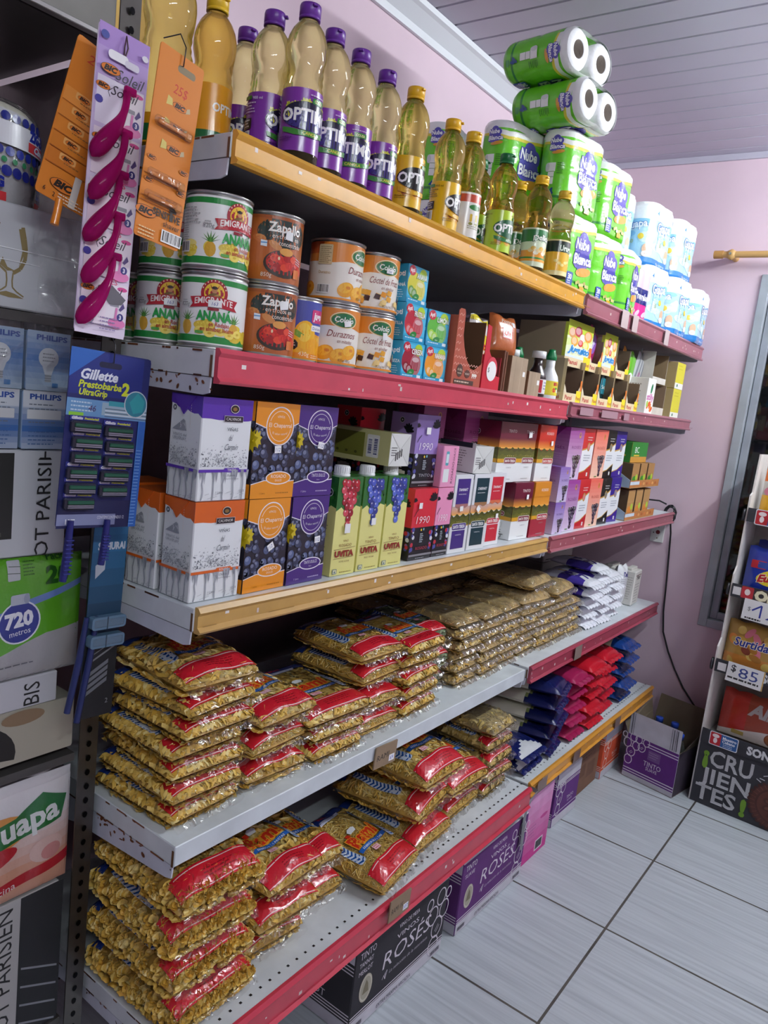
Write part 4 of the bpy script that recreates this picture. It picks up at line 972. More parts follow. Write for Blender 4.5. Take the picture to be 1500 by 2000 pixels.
def ybox(label, z, h):
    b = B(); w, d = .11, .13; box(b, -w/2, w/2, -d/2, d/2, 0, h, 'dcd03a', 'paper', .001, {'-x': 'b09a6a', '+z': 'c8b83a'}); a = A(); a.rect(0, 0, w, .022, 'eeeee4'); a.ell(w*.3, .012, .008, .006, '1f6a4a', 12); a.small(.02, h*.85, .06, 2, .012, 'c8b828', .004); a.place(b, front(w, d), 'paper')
    return obj('biscuit_box', b, None, label, 'box', None, None, (2.345, .075, z), 0)
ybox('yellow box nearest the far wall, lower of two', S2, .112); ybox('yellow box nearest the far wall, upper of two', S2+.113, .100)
# ------------------------------------------------------------------ third shelf: wine cartons
S3 = ZS[3]+.001
def carton(w, d, h, body, fa, la, cols=None, name='wine_carton', cap=None, ears=None, grp=None, top=None):
    b = B(); box(b, -w/2, w/2, -d/2, d/2, 0, h, body, 'gloss', .0016, cols)
    fa.place(b, front(w, d), 'gloss')
    if la: la.place(b, left(w, d), 'gloss')
    if top: top.place(b, flat((-w/2, -d/2, h), (1, 0, 0), (0, 1, 0)), 'gloss')
    if ears:                                          # folded corner flap on the flank
        prism(b, [(-d*.30, h-.001), (d*.42, h-.001), (d*.06, h-.030)], -w/2-.0022, -w/2-.0002, 'x', ears, 'gloss')
    o = obj(name, b, None, 'x', 'wine carton', grp)
    if cap:
        b = B(); lathe(b, [(.0165, h-.0005), (.0165, h+.003), (.0150, h+.0035), (.0150, h+.017), (.0142, h+.0185), (.001, h+.0188)], 22, cap, 'plastic', cx=cap_x(w), cy=-d*.12)
        for k in range(22): an = 2*PI*k/22; tube(b, [(cap_x(w)+.0152*math.cos(an), -d*.12+.0152*math.sin(an), h+.005), (cap_x(w)+.0152*math.cos(an), -d*.12+.0152*math.sin(an), h+.016)], .0006, 'e6e8ea', 'plastic', 4, False)
        obj('screw_cap', b, o)
    return Kind(o)
def cap_x(w): return 0.
PEND = []
def sticker(*args): PEND.append(args)                # stuck on at the end, so that copies do not carry it
def stick_now(o, w, d, u, v, t='112', rot=.1, sw=.015, sh=.012):
    b = B(); a = A(); a.z = 95; a.sticker(u, v, '3a4a9a', sw, sh, rot, t); a.place(b, front(w, d), 'paper'); obj('price_sticker', b, o)
CW, CD, CH = .099, .074, .158
def sketch(a, w, h, seed):
    r = random.Random(seed); z = a.z
    for k in range(330):
        x = r.uniform(.002, w-.006); y = h*.33+abs(r.gauss(0, .085))*h; a.z = z+k % 9; a.poly([(x, y), (x+r.uniform(.001, .004), y+r.uniform(-.001, .002)), (x+r.uniform(0, .003), y+r.uniform(.001, .003))], r.choice(['8c9096', 'a9adb3', '6f737b', 'c2c6cb']))
    a.z = z+10
    for k in range(5):
        x = (k+.5)*w/5; pts = [(x+r.uniform(-.002, .002), h*q) for q in (.31, .24, .17, .10, .05, .01)]; a.path(pts, .0026, 'a0a4ac')
        for q in range(4): xx = x+r.uniform(-.008, .008); a.poly([(xx, h*.31), (xx+.005, h*.31), (xx+.003, h*r.uniform(.16, .27))], r.choice(['a6aab2', '8e929c']))
    for k in range(10): x = r.uniform(.004, w-.012); y = h*r.uniform(.01, .1); a.line(x, y, x+.008, y+.002, .0007, 'b6babf')
    a.z = z+24
def calvinor(c, word, sub):
    w, d, h = CW, CD, CH
    a = A(); a.poly([(0, h)]+[(0, h*.80)]+[(w*k/12, h*(.795+.006*math.sin(k*1.1))) for k in range(1, 12)]+[(w, h*.80), (w, h)], c)
    sketch(a, w, h, 3); a.rect(0, h*.285, w, h*.028, c); a.rect(w*.50, h*.285, w*.30, h*.042, c); a.text(word, w*.65, h*.294, h*.026, 'f4ece8', w=w*.18)
    a.ell(w*.62, h*.905, .0088, .0066, 'e8e4da', 20); a.ell(w*.62, h*.905, .0080, .0058, '2a221c', 20); a.ell(w*.62, h*.903, .0045, .003, '8a6a34', 12)
    a.rect(w*.42, h*.775, w*.38, h*.062, 'd0d0d0'); a.rect(w*.425, h*.779, w*.37, h*.054, '221c22'); a.text('CALVINOR', w*.61, h*.793, h*.027, 'e8e8e4', w=w*.30)
    a.text('VIÑAS', w*.60, h*.690, h*.033, '5a6068', w=w*.22); a.text('del', w*.58, h*.595, h*.062, '5a6068', sh=.5, w=w*.08); a.text('Carmín', w*.60, h*.505, h*.060, '5a6068', sh=.6, w=w*.27)
    a.text(sub, w*.64, h*.245, h*.022, '6a6e76', w=w*.17, sh=.3); a.text('Industria Uruguaya', w*.66, h*.215, h*.012, '6a6e76', w=w*.28); a.text('1 Litro', w*.42, h*.075, h*.024, '7a7e86', sh=.3); a.text('10,5%', w*.88, h*.085, h*.024, '7a7e86', sh=.3)
    l = A(); l.poly([(0, h), (0, h*.91)]+[(d*k/8, h*(.90-.085*k/8+.010*math.sin(k*2.0))) for k in range(1, 8)]+[(d, h*.80), (d, h)], c)
    for k in range(7): l.line(d*.42+.001*k, h*.985-.004*k, d*.42+.001*k+.0006, h*.985-.004*k-.0022, .0009, 'f0e4dc')
    for k in range(12): l.line(d*.66, h*.985-.004*k, d*.66, h*.985-.004*k-.0022, .0009, 'f0e4dc')
    l.ell(d*.14, h*.865, .0055, .0055, 'f0f0f0', 16); l.ell(d*.14, h*.865, .0046, .0046, '555a60', 16); l.ell(d*.14, h*.865, .0026, .0026, 'e8e8e8', 3)
    l.poly([(d*.10, h*.66), (d*.56, h*.655), (d*.50, h*.75), (d*.44, h*.765), (d*.22, h*.695)], '9a9ea6'); 
    for k in range(9): r = random.Random(k); x = d*r.uniform(.3, .5); l.line(x, h*r.uniform(.67, .74), x+.003, h*r.uniform(.67, .74), .0008, 'd8dade')
    l.text('VINOS del', d*.36, h*.60, h*.026, '8a8e96', w=d*.44); l.text('URUGUAY', d*.36, h*.565, h*.026, '8a8e96', w=d*.44)
    sketch(l, d, h, 8); l.rect(0, h*.285, d, h*.028, c)
    return carton(w, d, h, 'e6eaec', a, l, {'+z': c}, ears=c)
GC = 'boxed wine cartons on the third shelf'
co_ = calvinor('d8641e', 'ROSADO', 'Dulce'); cp_ = calvinor('5a34a8', 'TINTO', 'Suave')
k1 = co_.put('white wine carton with orange top at the near front corner of its shelf', (.058, .060, S3), -.02, GC)
k2 = cp_.put('white wine carton with violet top stacked on the orange topped front one', (.0575, .060, S3+CH+.001), -.02, GC)
co_.put('white wine carton with orange top, second from front along the shelf end', (.058, .150, S3), .03, GC)
co_.put('white wine carton with orange top, furthest back along the shelf end', (.060, .242, S3), -.03, GC)
def chap(c, word, sub):
    w, d, h = CW, CD, CH
    def grapesbg(a, W, seed):
        r = random.Random(seed); a.rect(0, 0, W, h, '23222c'); z = a.z
        for k in range(64):
            x = r.uniform(0, W); y = r.uniform(h*.18, h*.78); q = r.uniform(.005, .0078)
            x = min(max(x, q), W-q); g = r.choice(['3e4660', '4a5474', '363c54', '56648a', '2c3044']); a.z = z+(k % 7)*3
            a.ell(x, y, q*1.08, q*1.08, '1c1c28', 14); a.ell(x, y, q, q, g, 14); a.ell(x-q*.25, y+q*.3, q*.55, q*.5, mixc(g, 'aab4d0', .35), 12)
        a.z = z+24
    a = A(); grapesbg(a, w, 4)
    a.leaf(.006, h*.62, .016, 'c8b41e', 8, .2, .7)
    a.poly([(0, h), (0, h*.775), (w*.30, h*.72), (w*.7, h*.72), (w, h*.795), (w, h)], 'e8e4ee'); a.poly([(0, h), (0, h*.785), (w*.30, h*.73), (w*.7, h*.73), (w, h*.805), (w, h)], c)
    a.ell(w*.56, h*.76, w*.325, w*.325, 'e8e4ee', 36); a.ell(w*.56, h*.76, w*.305, w*.305, c, 36); ring = mixc(c, '1a0a2a' if 'f0' in c or 'e0' in c else 'fff', .65)
    for rr in (.255, .245): a.ell(w*.56, h*.76, w*rr, w*rr, ring if rr > .25 else c, 32)
    a.rect(w*.29, h*.735, w*.54, h*.075, c)
    a.text('VINOS', w*.56, h*.842, h*.025, ring, w=w*.17, arc=.001); a.text('El Chaparral', w*.56, h*.748, h*.044, ring, w=w*.53, bold=.01); a.text('El sabor natural', w*.56, h*.680, h*.024, ring, w=w*.34, arc=-.002)
    a.poly([(0, 0), (0, h*.155), (w*.3, h*.195), (w*.66, h*.17), (w, h*.19), (w, 0)], 'e8e4ee'); a.poly([(0, 0), (0, h*.146), (w*.3, h*.186), (w*.66, h*.16), (w, h*.18), (w, 0)], c)
    a.ell(w*.62, h*.215, w*.30, h*.072, 'e8e4ee', 28); a.ell(w*.62, h*.215, w*.285, h*.065, ring if c[0] == 'e' else 'e8e4ee', 28); a.ell(w*.62, h*.215, w*.275, h*.060, c, 28)
    a.text(word, w*.62, h*.215 if sub else h*.2, h*.036, ring, w=w*.36, bold=.01); a.text(sub, w*.62, h*.178, h*.022 if sub != 'Suave' else h*.014, ring)
    a.text('1 Litro', w*.27, h*.045, h*.022, mixc(c, '000', .5) if c[0] == 'e' else 'd8d0e8'); a.small(w*.58, h*.048, w*.34, 1, .004, mixc(c, '000', .4) if c[0] == 'e' else 'b0a4cc', .002)
    l = A(); grapesbg(l, d, 9); l.leaf(d-.006, h*.60, .022, 'cdb81e', 9, .3, .8); l.rect(0, h*.80, d, h*.2, c); l.poly([(0, 0), (0, h*.12), (d, h*.150), (d, 0)], c)
    l.ell(d*.4, h*.72, .012, .012, 'e0a04a', 14); l.small(d*.3, h*.34, d*.5, 2, .007, 'd8d8e0', .003)
    return carton(w, d, h, c, a, l, {'+z': c}, ears=mixc(c, '000', .12))
cho = chap('e89320', 'ROSADO', 'DULCE'); chp = chap('46287a', 'TINTO DULCE', 'Suave')
for k, lab, x, z, s, rz in ((cho, 'orange wine carton with dark grapes, lower of two, tilted price sticker', .164, 0, (.056, .076, .5), .02), (cho, 'orange wine carton with dark grapes, upper of two beside the violet topped one', .165, CH+.001, (.052, .082, .05), -.01),
                            (chp, 'purple wine carton with dark grapes, lower of two, beside the rose juice carton', .267, 0, (.072, .078, .08), .02), (chp, 'purple wine carton with dark grapes, upper of two beside the orange ones', .266, CH+.001, (.058, .090, -.15), -.02)):
    sticker(k.put(lab, (x, .060, S3+z), rz, GC), CW, CD, s[0], s[1], '112', s[2])
# tall pale yellow cartons with a grape bunch
UW, UD, UH = .070, .068, .190
def uvita(gc, word, eng):
    w, d, h = UW, UD, UH
    def common(a, W, lf):
        a.rect(0, 0, W, h, 'e4e08c'); a.poly([(0, h), (0, h*.66), (W*.2, h*.70), (W*.5, h*.62), (W*.8, h*.71), (W, h*.69), (W, h)], '2a6a2c')
        r = random.Random(3); z = a.z
        for k in range(22): a.z = z+k % 5; x = r.uniform(.006, W-.006); a.leaf(x, h*r.uniform(.74, .97), .0058, r.choice(['1f5a24', '2f7a30', '3d8a3a', '174a1e']), 6, r.uniform(0, 3))
        a.z = z+7
    a = A(); common(a, w, 1); a.line(w*.5, h*.90, w*.55, h*.985, .0016, 'a8a04a'); a.line(w*.32, h*.965, w*.62, h*.955, .0014, 'b8a850')
    a.grapes(w*.50, h*.73, w*.80, h*.42, gc, 20, 2)
    a.text('VINO', w*.52, h*.345, h*.020, '8a5a2a', w=w*.22); a.text(word, w*.52, h*.295, h*.030, '8a5a2a', w=w*.5); a.line(w*.06, h*.27, w*.94, h*.285, .0008, '8a6a3a')
    a.text('UVITA', w*.5, h*.195, h*.058, '8e2a1c', w=w*.78, bold=.06); a.line(w*.06, h*.175, w*.9, h*.185, .0008, '8a6a3a'); a.text(eng, w*.52, h*.135, h*.016, '8a6a3a', w=w*.42); a.small(w*.36, h*.028, w*.55, 1, .004, '9a8a4a', .0016)
    a.rect(w*.08, h*.02, w*.17, h*.050, '4a6a8a', .001); a.rect(w*.10, h*.025, w*.13, h*.040, 'e0e0b0', .001); a.poly([(w*.13, h*.03), (w*.20, h*.03), (w*.165, h*.06)], '4a6a8a')
    l = A(); common(l, d, 0); l.ell(d*.72, h*.84, .008, .008, 'f0f0f0', 18); l.ell(d*.72, h*.84, .0068, .0068, '30363c', 18); l.ell(d*.72, h*.84, .004, .004, 'e8e8e8', 3); l.small(d*.2, h*.5, d*.6, 9, .006, 'a8a46a', .002); l.bars(d*.25, h*.12, d*.5, h*.14, bg='e8e4a8')
    top = A(); top.rect(0, 0, w, d, '2a6a2c')
    return carton(w, d, h, 'e4e08c', a, l, {'+z': '2f7034'}, cap='eceef0', top=top)
RG, BG = ['b4242e', 'c8384a', '9a1c28', 'd04c58'], ['3a4aa8', '4a5cc0', '2f3c8c', '5a70cc']
ur, ub = uvita(RG, 'ROSADO', 'ROSÉ WINE'), uvita(BG, 'TINTO', 'RED WINE')
sticker(ur.put('tall pale yellow wine carton with red grapes and white screw cap', (.376, .056, S3), -.03, GC), UW, UD, .034, .092, '', 0, .016, .018)
sticker(ub.put('tall pale yellow wine carton with blue grapes, middle of three, square price sticker', (.455, .056, S3), -.03, GC), UW, UD, .036, .100, '', 0, .014, .014)
ub.put('tall pale yellow wine carton with blue grapes, right one of three, under the lying carton', (.535, .056, S3), -.04, GC)
ub.put('tall pale yellow carton behind the red grape one, only its cap showing', (.380, .150, S3), 0, GC)
q = dup(ub.r, 'pale yellow wine carton lying on its side across the capped cartons', (0, 0, 0), 0, GC)
q2 = None
def laydown(o, w, d, h, loc, yaw, roll=0.):
    """lie with the base toward the aisle, flank uppermost turned left; loc = centre of the base end at floor level"""
    M = Matrix.Translation(loc) @ Matrix.Rotation(yaw, 4, 'Z') @ Matrix.Rotation(math.radians(-90), 4, 'X') @ Matrix.Rotation(roll, 4, 'Z')
    o.location = M.to_translation(); o.rotation_euler = M.to_euler()
bpy.data.objects.remove(q, do_unlink=True) if False else None
for ch in list(q.children): bpy.data.objects.remove(ch)
# it carries its own printed underside, so it is built separately
def lying(label, w, d, h, body, sidefn, endcol, loc, yaw, c_end='e4e6e2'):
    b = B(); box(b, -w/2, w/2, 0, h, 0, d, body, 'gloss', .0016, {'-y': c_end})
    l = A(); sidefn(l); l.place(b, flat((-w/2, h, 0), (0, -1, 0), (0, 0, 1)), 'gloss')
    e = A(); e.poly([(0, 0), (w, 0), (w/2, d/2)], mixc(c_end, '000', .06)); e.poly([(0, d), (w, d), (w/2, d/2)], mixc(c_end, '000', .10)); e.poly([(w, 0), (w, d), (w/2, d/2)], mixc(c_end, '8a9090', .25)); e.line(0, 0, w, d, .001, 'a8aaa6'); e.line(0, d, w, 0, .001, 'a8aaa6')
    for k in range(4): e.rect(w*.30+.006*k, d*.16+.003*k, .0035, d*.24, endcol)
    e.small(w*.08, d*.55, w*.3, 4, .005, '6a6a6a', .002); e.place(b, flat((-w/2, 0, 0), (1, 0, 0), (0, 0, 1)), 'gloss')
    return obj('wine_carton', b, None, label, 'wine carton', GC, None, loc, yaw)
def uv_side(l):
    l.rect(0, 0, UH, .068, 'c9c68a'); l.text('UVITA', .022, .034, .014, '6a2a1c', w=.048, bold=.05, rot=PI/2); l.rect(.038, .010, .085, .050, '7a7c34', .001)
    for k in range(3): l.ell(.052+.025*k, .018, .004, .003, '4a4c20', 8)
    l.rect(.130, .012, .032, .046, 'e8e8e0', .003); l.bars(.133, .016, .011, .036, '1a2a6a', vert=True); l.bars(.148, .016, .011, .036, '1a2a6a', vert=True)
bpy.data.objects.remove(q)
lying('pale yellow wine carton lying flat on top of the capped yellow cartons', .068, .066, UH, 'd2cf92', uv_side, '2a2a28', (.522, .022, S3+UH+.0195), -.02)
# black based cartons with big white year numerals
def ninety(c, word, w=.086, d=.070, h=CH):
    def common(a, W):
        a.rect(0, 0, W, h*.46, '16161c'); a.rect(0, h*.46, W, h*.54, c)
        r = random.Random(6); z = a.z
        for sx in (0, 1):
            for k in range(9):
                q = r.uniform(.003, .0055); x = (q+.0005) if sx == 0 else W-q-.0005; a.z = z+k*2; cc = r.choice(['4a4c9a', '6a6cc0', 'c8ccd8', '2f3170'] if word != 'ROSADO' else ['c03040', '6a6cc0', '4a4c9a', 'd8dce4']); a.ell(x+(r.uniform(0, .007) if sx == 0 else -r.uniform(0, .007)), h*r.uniform(.12, .50), q, q, cc, 14)
        a.z = z+20
    a = A(); common(a, w)
    for x, y, s in ((w*.86, h*.84, .017), (w*.04, h*.83, .010)):
        for k in range(6): an = k*PI/6+.4; a.ell(x+s*.4*math.cos(an), y+s*.4*math.sin(an)*1.1, s*.62 if x < w*.9 and x > w*.1 else s*.45, s*.20, '16161c', 12, an)
    a.z += 2; a.t = [([(min(max(p[0], 0), w), p[1]) for p in t], cc, z) for t, cc, z in a.t]
    a.text('1990', w*.46, h*.515, h*.105, 'f4eef2', w=w*.58, sh=.15, bold=-.01); a.path([(w*.06, h*.62), (w*.14, h*.68), (w*.22, h*.72)], .0016, '16161c')
    a.ell(w*.44, h*.425, .0028, .0028, 'e8c83a', 10); a.rect(w*.52, h*.415, .004, .005, '8ac8d8')
    for k in range(5): a.rect(w*.40, h*(.36-.028*k), w*(.12+.03*(k % 2)), .0022, 'a8b4bc')
    a.text(word, w*.52, h*.145, h*.042, 'a8acb4' if word == 'TINTO' else 'b83a4a', w=w*.50); a.rect(0, h*.055, w, h*.030, '8a8a90'); a.small(w*.3, h*.02, w*.5, 1, .003, '9a9aa0', .0016)
    l = A(); common(l, d); l.ell(d*.42, h*.90, .0062, .0062, 'd8d8d8', 16); l.ell(d*.42, h*.90, .0052, .0052, '2a2a30', 16); l.ell(d*.42, h*.90, .003, .003, 'e0e0e0', 3)
    for k in range(6): an = k*PI/6; l.ell(d*.70+.004*math.cos(an), h*.76+.006*math.sin(an), .011, .0035, '16161c', 12, an)
    l.text('1990', d*.5, h*.50, h*.07, mixc(c, 'fff', .6), w=d*.5); l.rect(d*.25, h*.06, d*.5, h*.06, 'd8d8dc', .002); l.rect(d*.25, h*.14, d*.5, h*.07, 'c8c8cc', .002); l.small(d*.36, h*.40, d*.3, 6, .006, 'd0d0d4', .002)
    return carton(w, d, h, c, a, l, {'+z': c})
nr, np_, nv = ninety('d8303e', 'ROSADO'), ninety('ee9ac0', 'ROSADO', .062), ninety('9a82c4', 'TINTO')
k = nr.put('red and black wine carton with a large white 1990, at the shelf front', (.648, .060, S3), -.03, GC); sticker(k, .086, .070, .022, .122, '', 0, .012, .013)
k = np_.put('pink and black wine carton right of the red 1990 one', (.726, .058, S3), -.03, GC)
k = nv.put('lilac and black wine carton with a large white 1990, on top of the red one', (.655, .080, S3+CH+.001), -.03, GC); sticker(k, .086, .070, .040, .124, '', 0, .016, .015)
nr.put('red wine carton with a black leaf, in the back left of the lilac one', (.610, .200, S3+CH+.001), -.02, GC)
nr.put('red wine carton below the one in the back, hidden behind yellow cartons', (.610, .200, S3), -.02, GC)
def pk_side(l): l.rect(0, 0, CH, .092, 'eda0c4'); l.text('ROSADO DULCE', .08, .06, .010, '4a1a34', w=.10)
b = B(); box(b, -.031, .031, 0, CH, 0, .094, 'eda0c4', 'gloss', .0016); e = A(); e.rect(.008, .012, .022, .030, 'e8ecec', .001); e.rect(.012, .050, .012, .032, '5aa8b8', .003); e.text('ROSADO', .048, .034, .008, '4a2438', w=.050, rot=PI/2); e.text('DULCE', .048, .076, .007, '4a2438', w=.028, rot=PI/2); e.rect(.013, .056, .010, .02, 'd8ecf0', .002)
e.place(b, flat((-.031, 0, 0), (1, 0, 0), (0, 0, 1)), 'gloss'); obj('wine_carton', b, None, 'pink wine carton lying on the pink and black one, base end facing out', 'wine carton', GC, None, (.728, .024, S3+CH+.001), -.04)
# vineyard sunset cartons
def hills(a, W, y0, y1, sky, seed):
    n = 12
    for k in range(n):
        t = k/n; a.rect(0, y1-(y1-y0)*.42*(t+1/n)-.0002, W, (y1-y0)*.42/n+.0004, mixc(sky, 'f0a03a', t**1.2) if t < .85 else 'f2c060')
    r = random.Random(seed); base = y0+(y1-y0)*.58
    for q, c in ((0, '4a4a1e'), (.10, '5a5c24'), (.26, '6b6a28')):
        pts = [(0, y0)]+[(W*k/14, base-(y1-y0)*q+(y1-y0)*.05*math.sin(k*1.3+seed+q*9)+r.uniform(-1, 1)*(y1-y0)*.015) for k in range(15)]+[(W, y0)]; a.poly(pts, c)
    for k in range(9): a.line(W*.1+W*.1*k, y0, W*.40+W*.035*k, base-(y1-y0)*.28, .0009, '8a8a3c')
    a.rect(0, y0, W, (y1-y0)*.16, 'd8a02a')
def santa_wide(sky, word, badge, lower='eceeee', w=.100, d=.080, h=CH):
    def common(a, W, seed): a.rect(0, 0, W, h*.34, lower); hills(a, W, h*.33, h*.74, sky, seed); a.rect(0, h*.735, W, h*.265, sky)
    a = A(); common(a, w, 1); a.text(word, w*.62, h*.83, h*.050, 'f0e4e0', w=w*.42); a.rect(w*.34, h*.31, w*.64, h*.105, 'f0ece8', .006); a.rect(w*.355, h*.318, w*.61, h*.088, badge, .005); a.text('SANTA TERESA', w*.66, h*.338, h*.044, 'f2ece6', w=w*.54, bold=.03)
    for k in range(4): a.ell(w*.50+.010*k, h*.445, .0012, .0012, 'f0e0a0', 6)
    a.text('CLÁSICO', w*.62, h*.24, h*.022, '9a9a9a', w=w*.26); a.small(w*.40, h*.05, w*.5, 1, .004, 'b0b0b0', .0016)
    l = A(); common(l, d, 3); l.ell(d*.18, h*.80, .0075, .0075, 'e0d8d8', 18); l.ell(d*.18, h*.80, .0062, .0062, '3a2a30', 18); l.ell(d*.18, h*.80, .0034, .0034, 'e8e0e0', 3)
    l.rect(d*.10, h*.40, d*.62, h*.085, 'e8dcd8', .005); l.rect(d*.115, h*.407, d*.59, h*.070, badge, .004); l.text('SANTA TERESA', d*.41, h*.425, h*.034, 'f0e8e4', w=d*.52); l.rect(d*.16, h*.20, d*.5, h*.085, 'c8caca', .002); l.rect(d*.17, h*.205, d*.48, h*.075, lower, .002); l.ell(d*.28, h*.242, .004, .004, '8a8a8a', 10); l.small(d*.38, h*.26, d*.24, 3, .004, '7a7a7a', .0015); l.small(d*.1, h*.15, d*.7, 3, .006, '6a6a6a', .002); l.ell(d*.62, h*.05, .006, .006, '3a3a3a', 14); l.ell(d*.62, h*.05, .004, .0045, lower, 12)
    return carton(w, d, h, sky, a, l, {'+z': sky}, ears=mixc(sky, '000', .1))
st_t, st_r = santa_wide('6e1c34', 'TINTO', '7a2034'), santa_wide('c8281e', 'ROSADO', 'b02430')
st_y = santa_wide('d88a28', 'ROSADO', 'a82436', 'a8283e')
def santa_tall(c, word, w=.078, d=.072, h=.187):
    def common(a, W, seed): hills(a, W, h*.30, h*.62, 'c8b0b0', seed); a.rect(0, 0, W, h*.34, 'e4e6e8'); a.rect(0, h*.60, W, h*.40, 'e2e4e8')
    a = A(); common(a, w, 2); a.rect(w*.14, h*.60, w*.72, h*.35, c, .0); a.poly([(w*.14, h*.60), (w*.32, h*.58), (w*.5, h*.60), (w*.7, h*.575), (w*.86, h*.60), (w*.86, h*.63), (w*.14, h*.63)], mixc(c, 'e8a060', .45))
    a.text(word, w*.50, h*.795, h*.034, 'f0f0f2', w=w*.52, sh=.2, bold=.02); a.small(w*.26, h*.75, w*.42, 1, .004, mixc(c, 'fff', .6), .0016)
    a.rect(w*.10, h*.295, w*.80, h*.088, 'f0f0f0', .006); a.rect(w*.115, h*.300, w*.77, h*.078, c, .005); a.text('SANTA TERESA', w*.5, h*.318, h*.042, 'f2f2f0', w=w*.66, bold=.03); a.rect(w*.14, h*.055, w*.72, h*.235, c); a.text('VARIETAL', w*.5, h*.225, h*.016, mixc(c, 'fff', .7), w=w*.34)
    for k in range(4): a.ell(w*.35+.007*k, h*.405, .001, .001, 'f0e0a0', 6)
    l = A(); common(l, d, 5); l.poly([(0, h), (d, h), (d, h*.93), (d*.3, h*.80), (0, h*.90)], c); l.rect(d*.2, h*.37, d*.6, h*.06, c, .004); l.text('SANTA TERESA', d*.5, h*.385, h*.026, 'f0f0f0', w=d*.5); l.rect(d*.15, h*.16, d*.5, h*.09, 'c8caca', .002); l.rect(d*.16, h*.165, d*.48, h*.08, 'e4e6e8', .002); l.small(d*.2, h*.23, d*.4, 3, .005, '8a8a8a', .002); l.small(d*.1, h*.11, d*.7, 4, .005, '7a7a7a', .002)
    return carton(w, d, h, 'dfe2e6', a, l, {'+z': 'd8dce0'})
tv, tc_, tr_ = santa_tall('46307e', 'TANNAT'), santa_tall('1c3a44', 'CABERNET'), santa_tall('cc2f40', 'TANNAT')
TW, TD, TH = .078, .072, .187
sticker(tv.put('tall white wine carton with violet panels marked TANNAT', (.800, .058, S3), -.03, GC), TW, TD, .036, .107, '', .05, .014, .012)
sticker(tc_.put('tall white wine carton with dark teal panels, in front of the red panelled one', (.892, .058, S3), -.06, GC), TW, TD, .028, .102, '', .9, .013, .015)
sticker(tr_.put('tall white wine carton with red panels, right of the dark teal one', (.983, .066, S3), -.03, GC), TW, TD, .052, .076, '', .05, .012, .013)
def wsid(l): l.rect(0, 0, TH, .072, 'd4d6d6'); l.rect(TH*.15, .060, TH*.8, .012, '1c2a30'); l.small(TH*.55, .05, .06, 7, .006, '7a7a7a', .002); l.bars(TH*.2, .02, .03, .03)
lying('white wine carton with dark edging lying on top of the tall white cartons', .078, .066, TH, 'dcdedc', wsid, '23262a', (.885, .026, S3+TH+.001), -.10)
rosm = None
sticker(st_t.put('dark red sunset vineyard wine carton marked TINTO, bottom row', (1.150, .072, S3), -.05, GC), .1, .08, .068, .118, '', 0, .012, .013)
st_y.put('yellow orange sunset vineyard wine carton with red base, bottom row', (1.257, .066, S3), -.03, GC)
st_t.put('dark red vineyard carton on the upper row, left of two, beside violet cartons', (1.045, .085, S3+CH+.001), -.04, GC)
st_t.put('dark red vineyard carton under the left upper one, hidden by tall cartons', (1.045, .165, S3), -.03, GC)
sticker(st_t.put('dark red vineyard carton on the upper row, directly left of the bright red one', (1.150, .085, S3+CH+.001), -.05, GC), .1, .08, .060, .128, '', .1, .018, .016)
sticker(st_r.put('bright red sunset vineyard wine carton, upper row above the yellow one', (1.258, .075, S3+CH+.001), -.04, GC), .1, .08, .076, .108, '', .05, .012, .013)
# graded colour cartons with a dark grape bunch
def roses(c1, c2, word, w=.096, d=.074, h=CH, dark='2a1a2c', tx=None):
    def common(a, W):
        for k in range(14): a.rect(0, h*k/14, W, h/14+.0002, mixc(c2, c1, k/13))
    a = A(); common(a, w); a.ell(w*.72, h*.86, .007, .009, 'c8983a', 14); a.ell(w*.72, h*.87, .004, .005, mixc(c1, '000', .3), 10); a.text(word, w*.55, h*.60, h*.055, tx or mixc(c1, '000', .4), w=w*.62); a.small(w*.4, h*.55, w*.4, 2, .005, mixc(c1, 'fff', .3), .0016)
    a.grapes(w*.64, h*.26, w*.60, h*.34, [dark, mixc(dark, 'fff', .1), mixc(dark, '5a3a6a', .3)], 16, 4); a.rect(w*.30, h*.03, w*.18, h*.02, '4a8a3a')
    l = A(); common(l, d); l.text(word, d*.5, h*.58, h*.05, tx or mixc(c1, '000', .4), w=d*.7); l.small(d*.15, h*.48, d*.7, 5, .007, mixc(c1, 'fff', .45), .0022); l.rect(d*.1, h*.2, d*.4, h*.02, '3a3a4a')
    return carton(w, d, h, c1, a, l, {'+z': c1}, ears=mixc(c1, '000', .15))
rv, rl, rp = roses('9a3a94', 'd8c4e0', 'ROSÉS'), roses('8a6ab8', 'd4c4e4', 'ROSÉS'), roses('ea6a5a', 'f2c8b0', 'ROSÉS')
rm = roses('8e2a6a', 'c87ab0', 'ROSÉS')
rm.put('magenta wine carton on the upper row behind the pink lying one', (.820, .175, S3+TH+.001), -.03, GC, (1, 1, .93))
rm.put('magenta wine carton on the upper row, beside the lying white carton', (.985, .150, S3+TH+.001), -.1, GC, (1, 1, .93))
rm.put('magenta wine carton on the upper row, furthest back of the three magenta ones', (.935, .245, S3+TH+.001), -.05, GC, (1, 1, .93))
for x, y in ((.820, .175), (.935, .245)): dup(tv.r, 'tall violet panelled carton hidden under the magenta ones at x %s' % ('left' if x < .9 else 'right') if False else ('tall violet panelled carton hidden under the left magenta one' if x < .9 else 'tall violet panelled carton hidden under the rear magenta one'), (x, y, S3), -.03, GC)
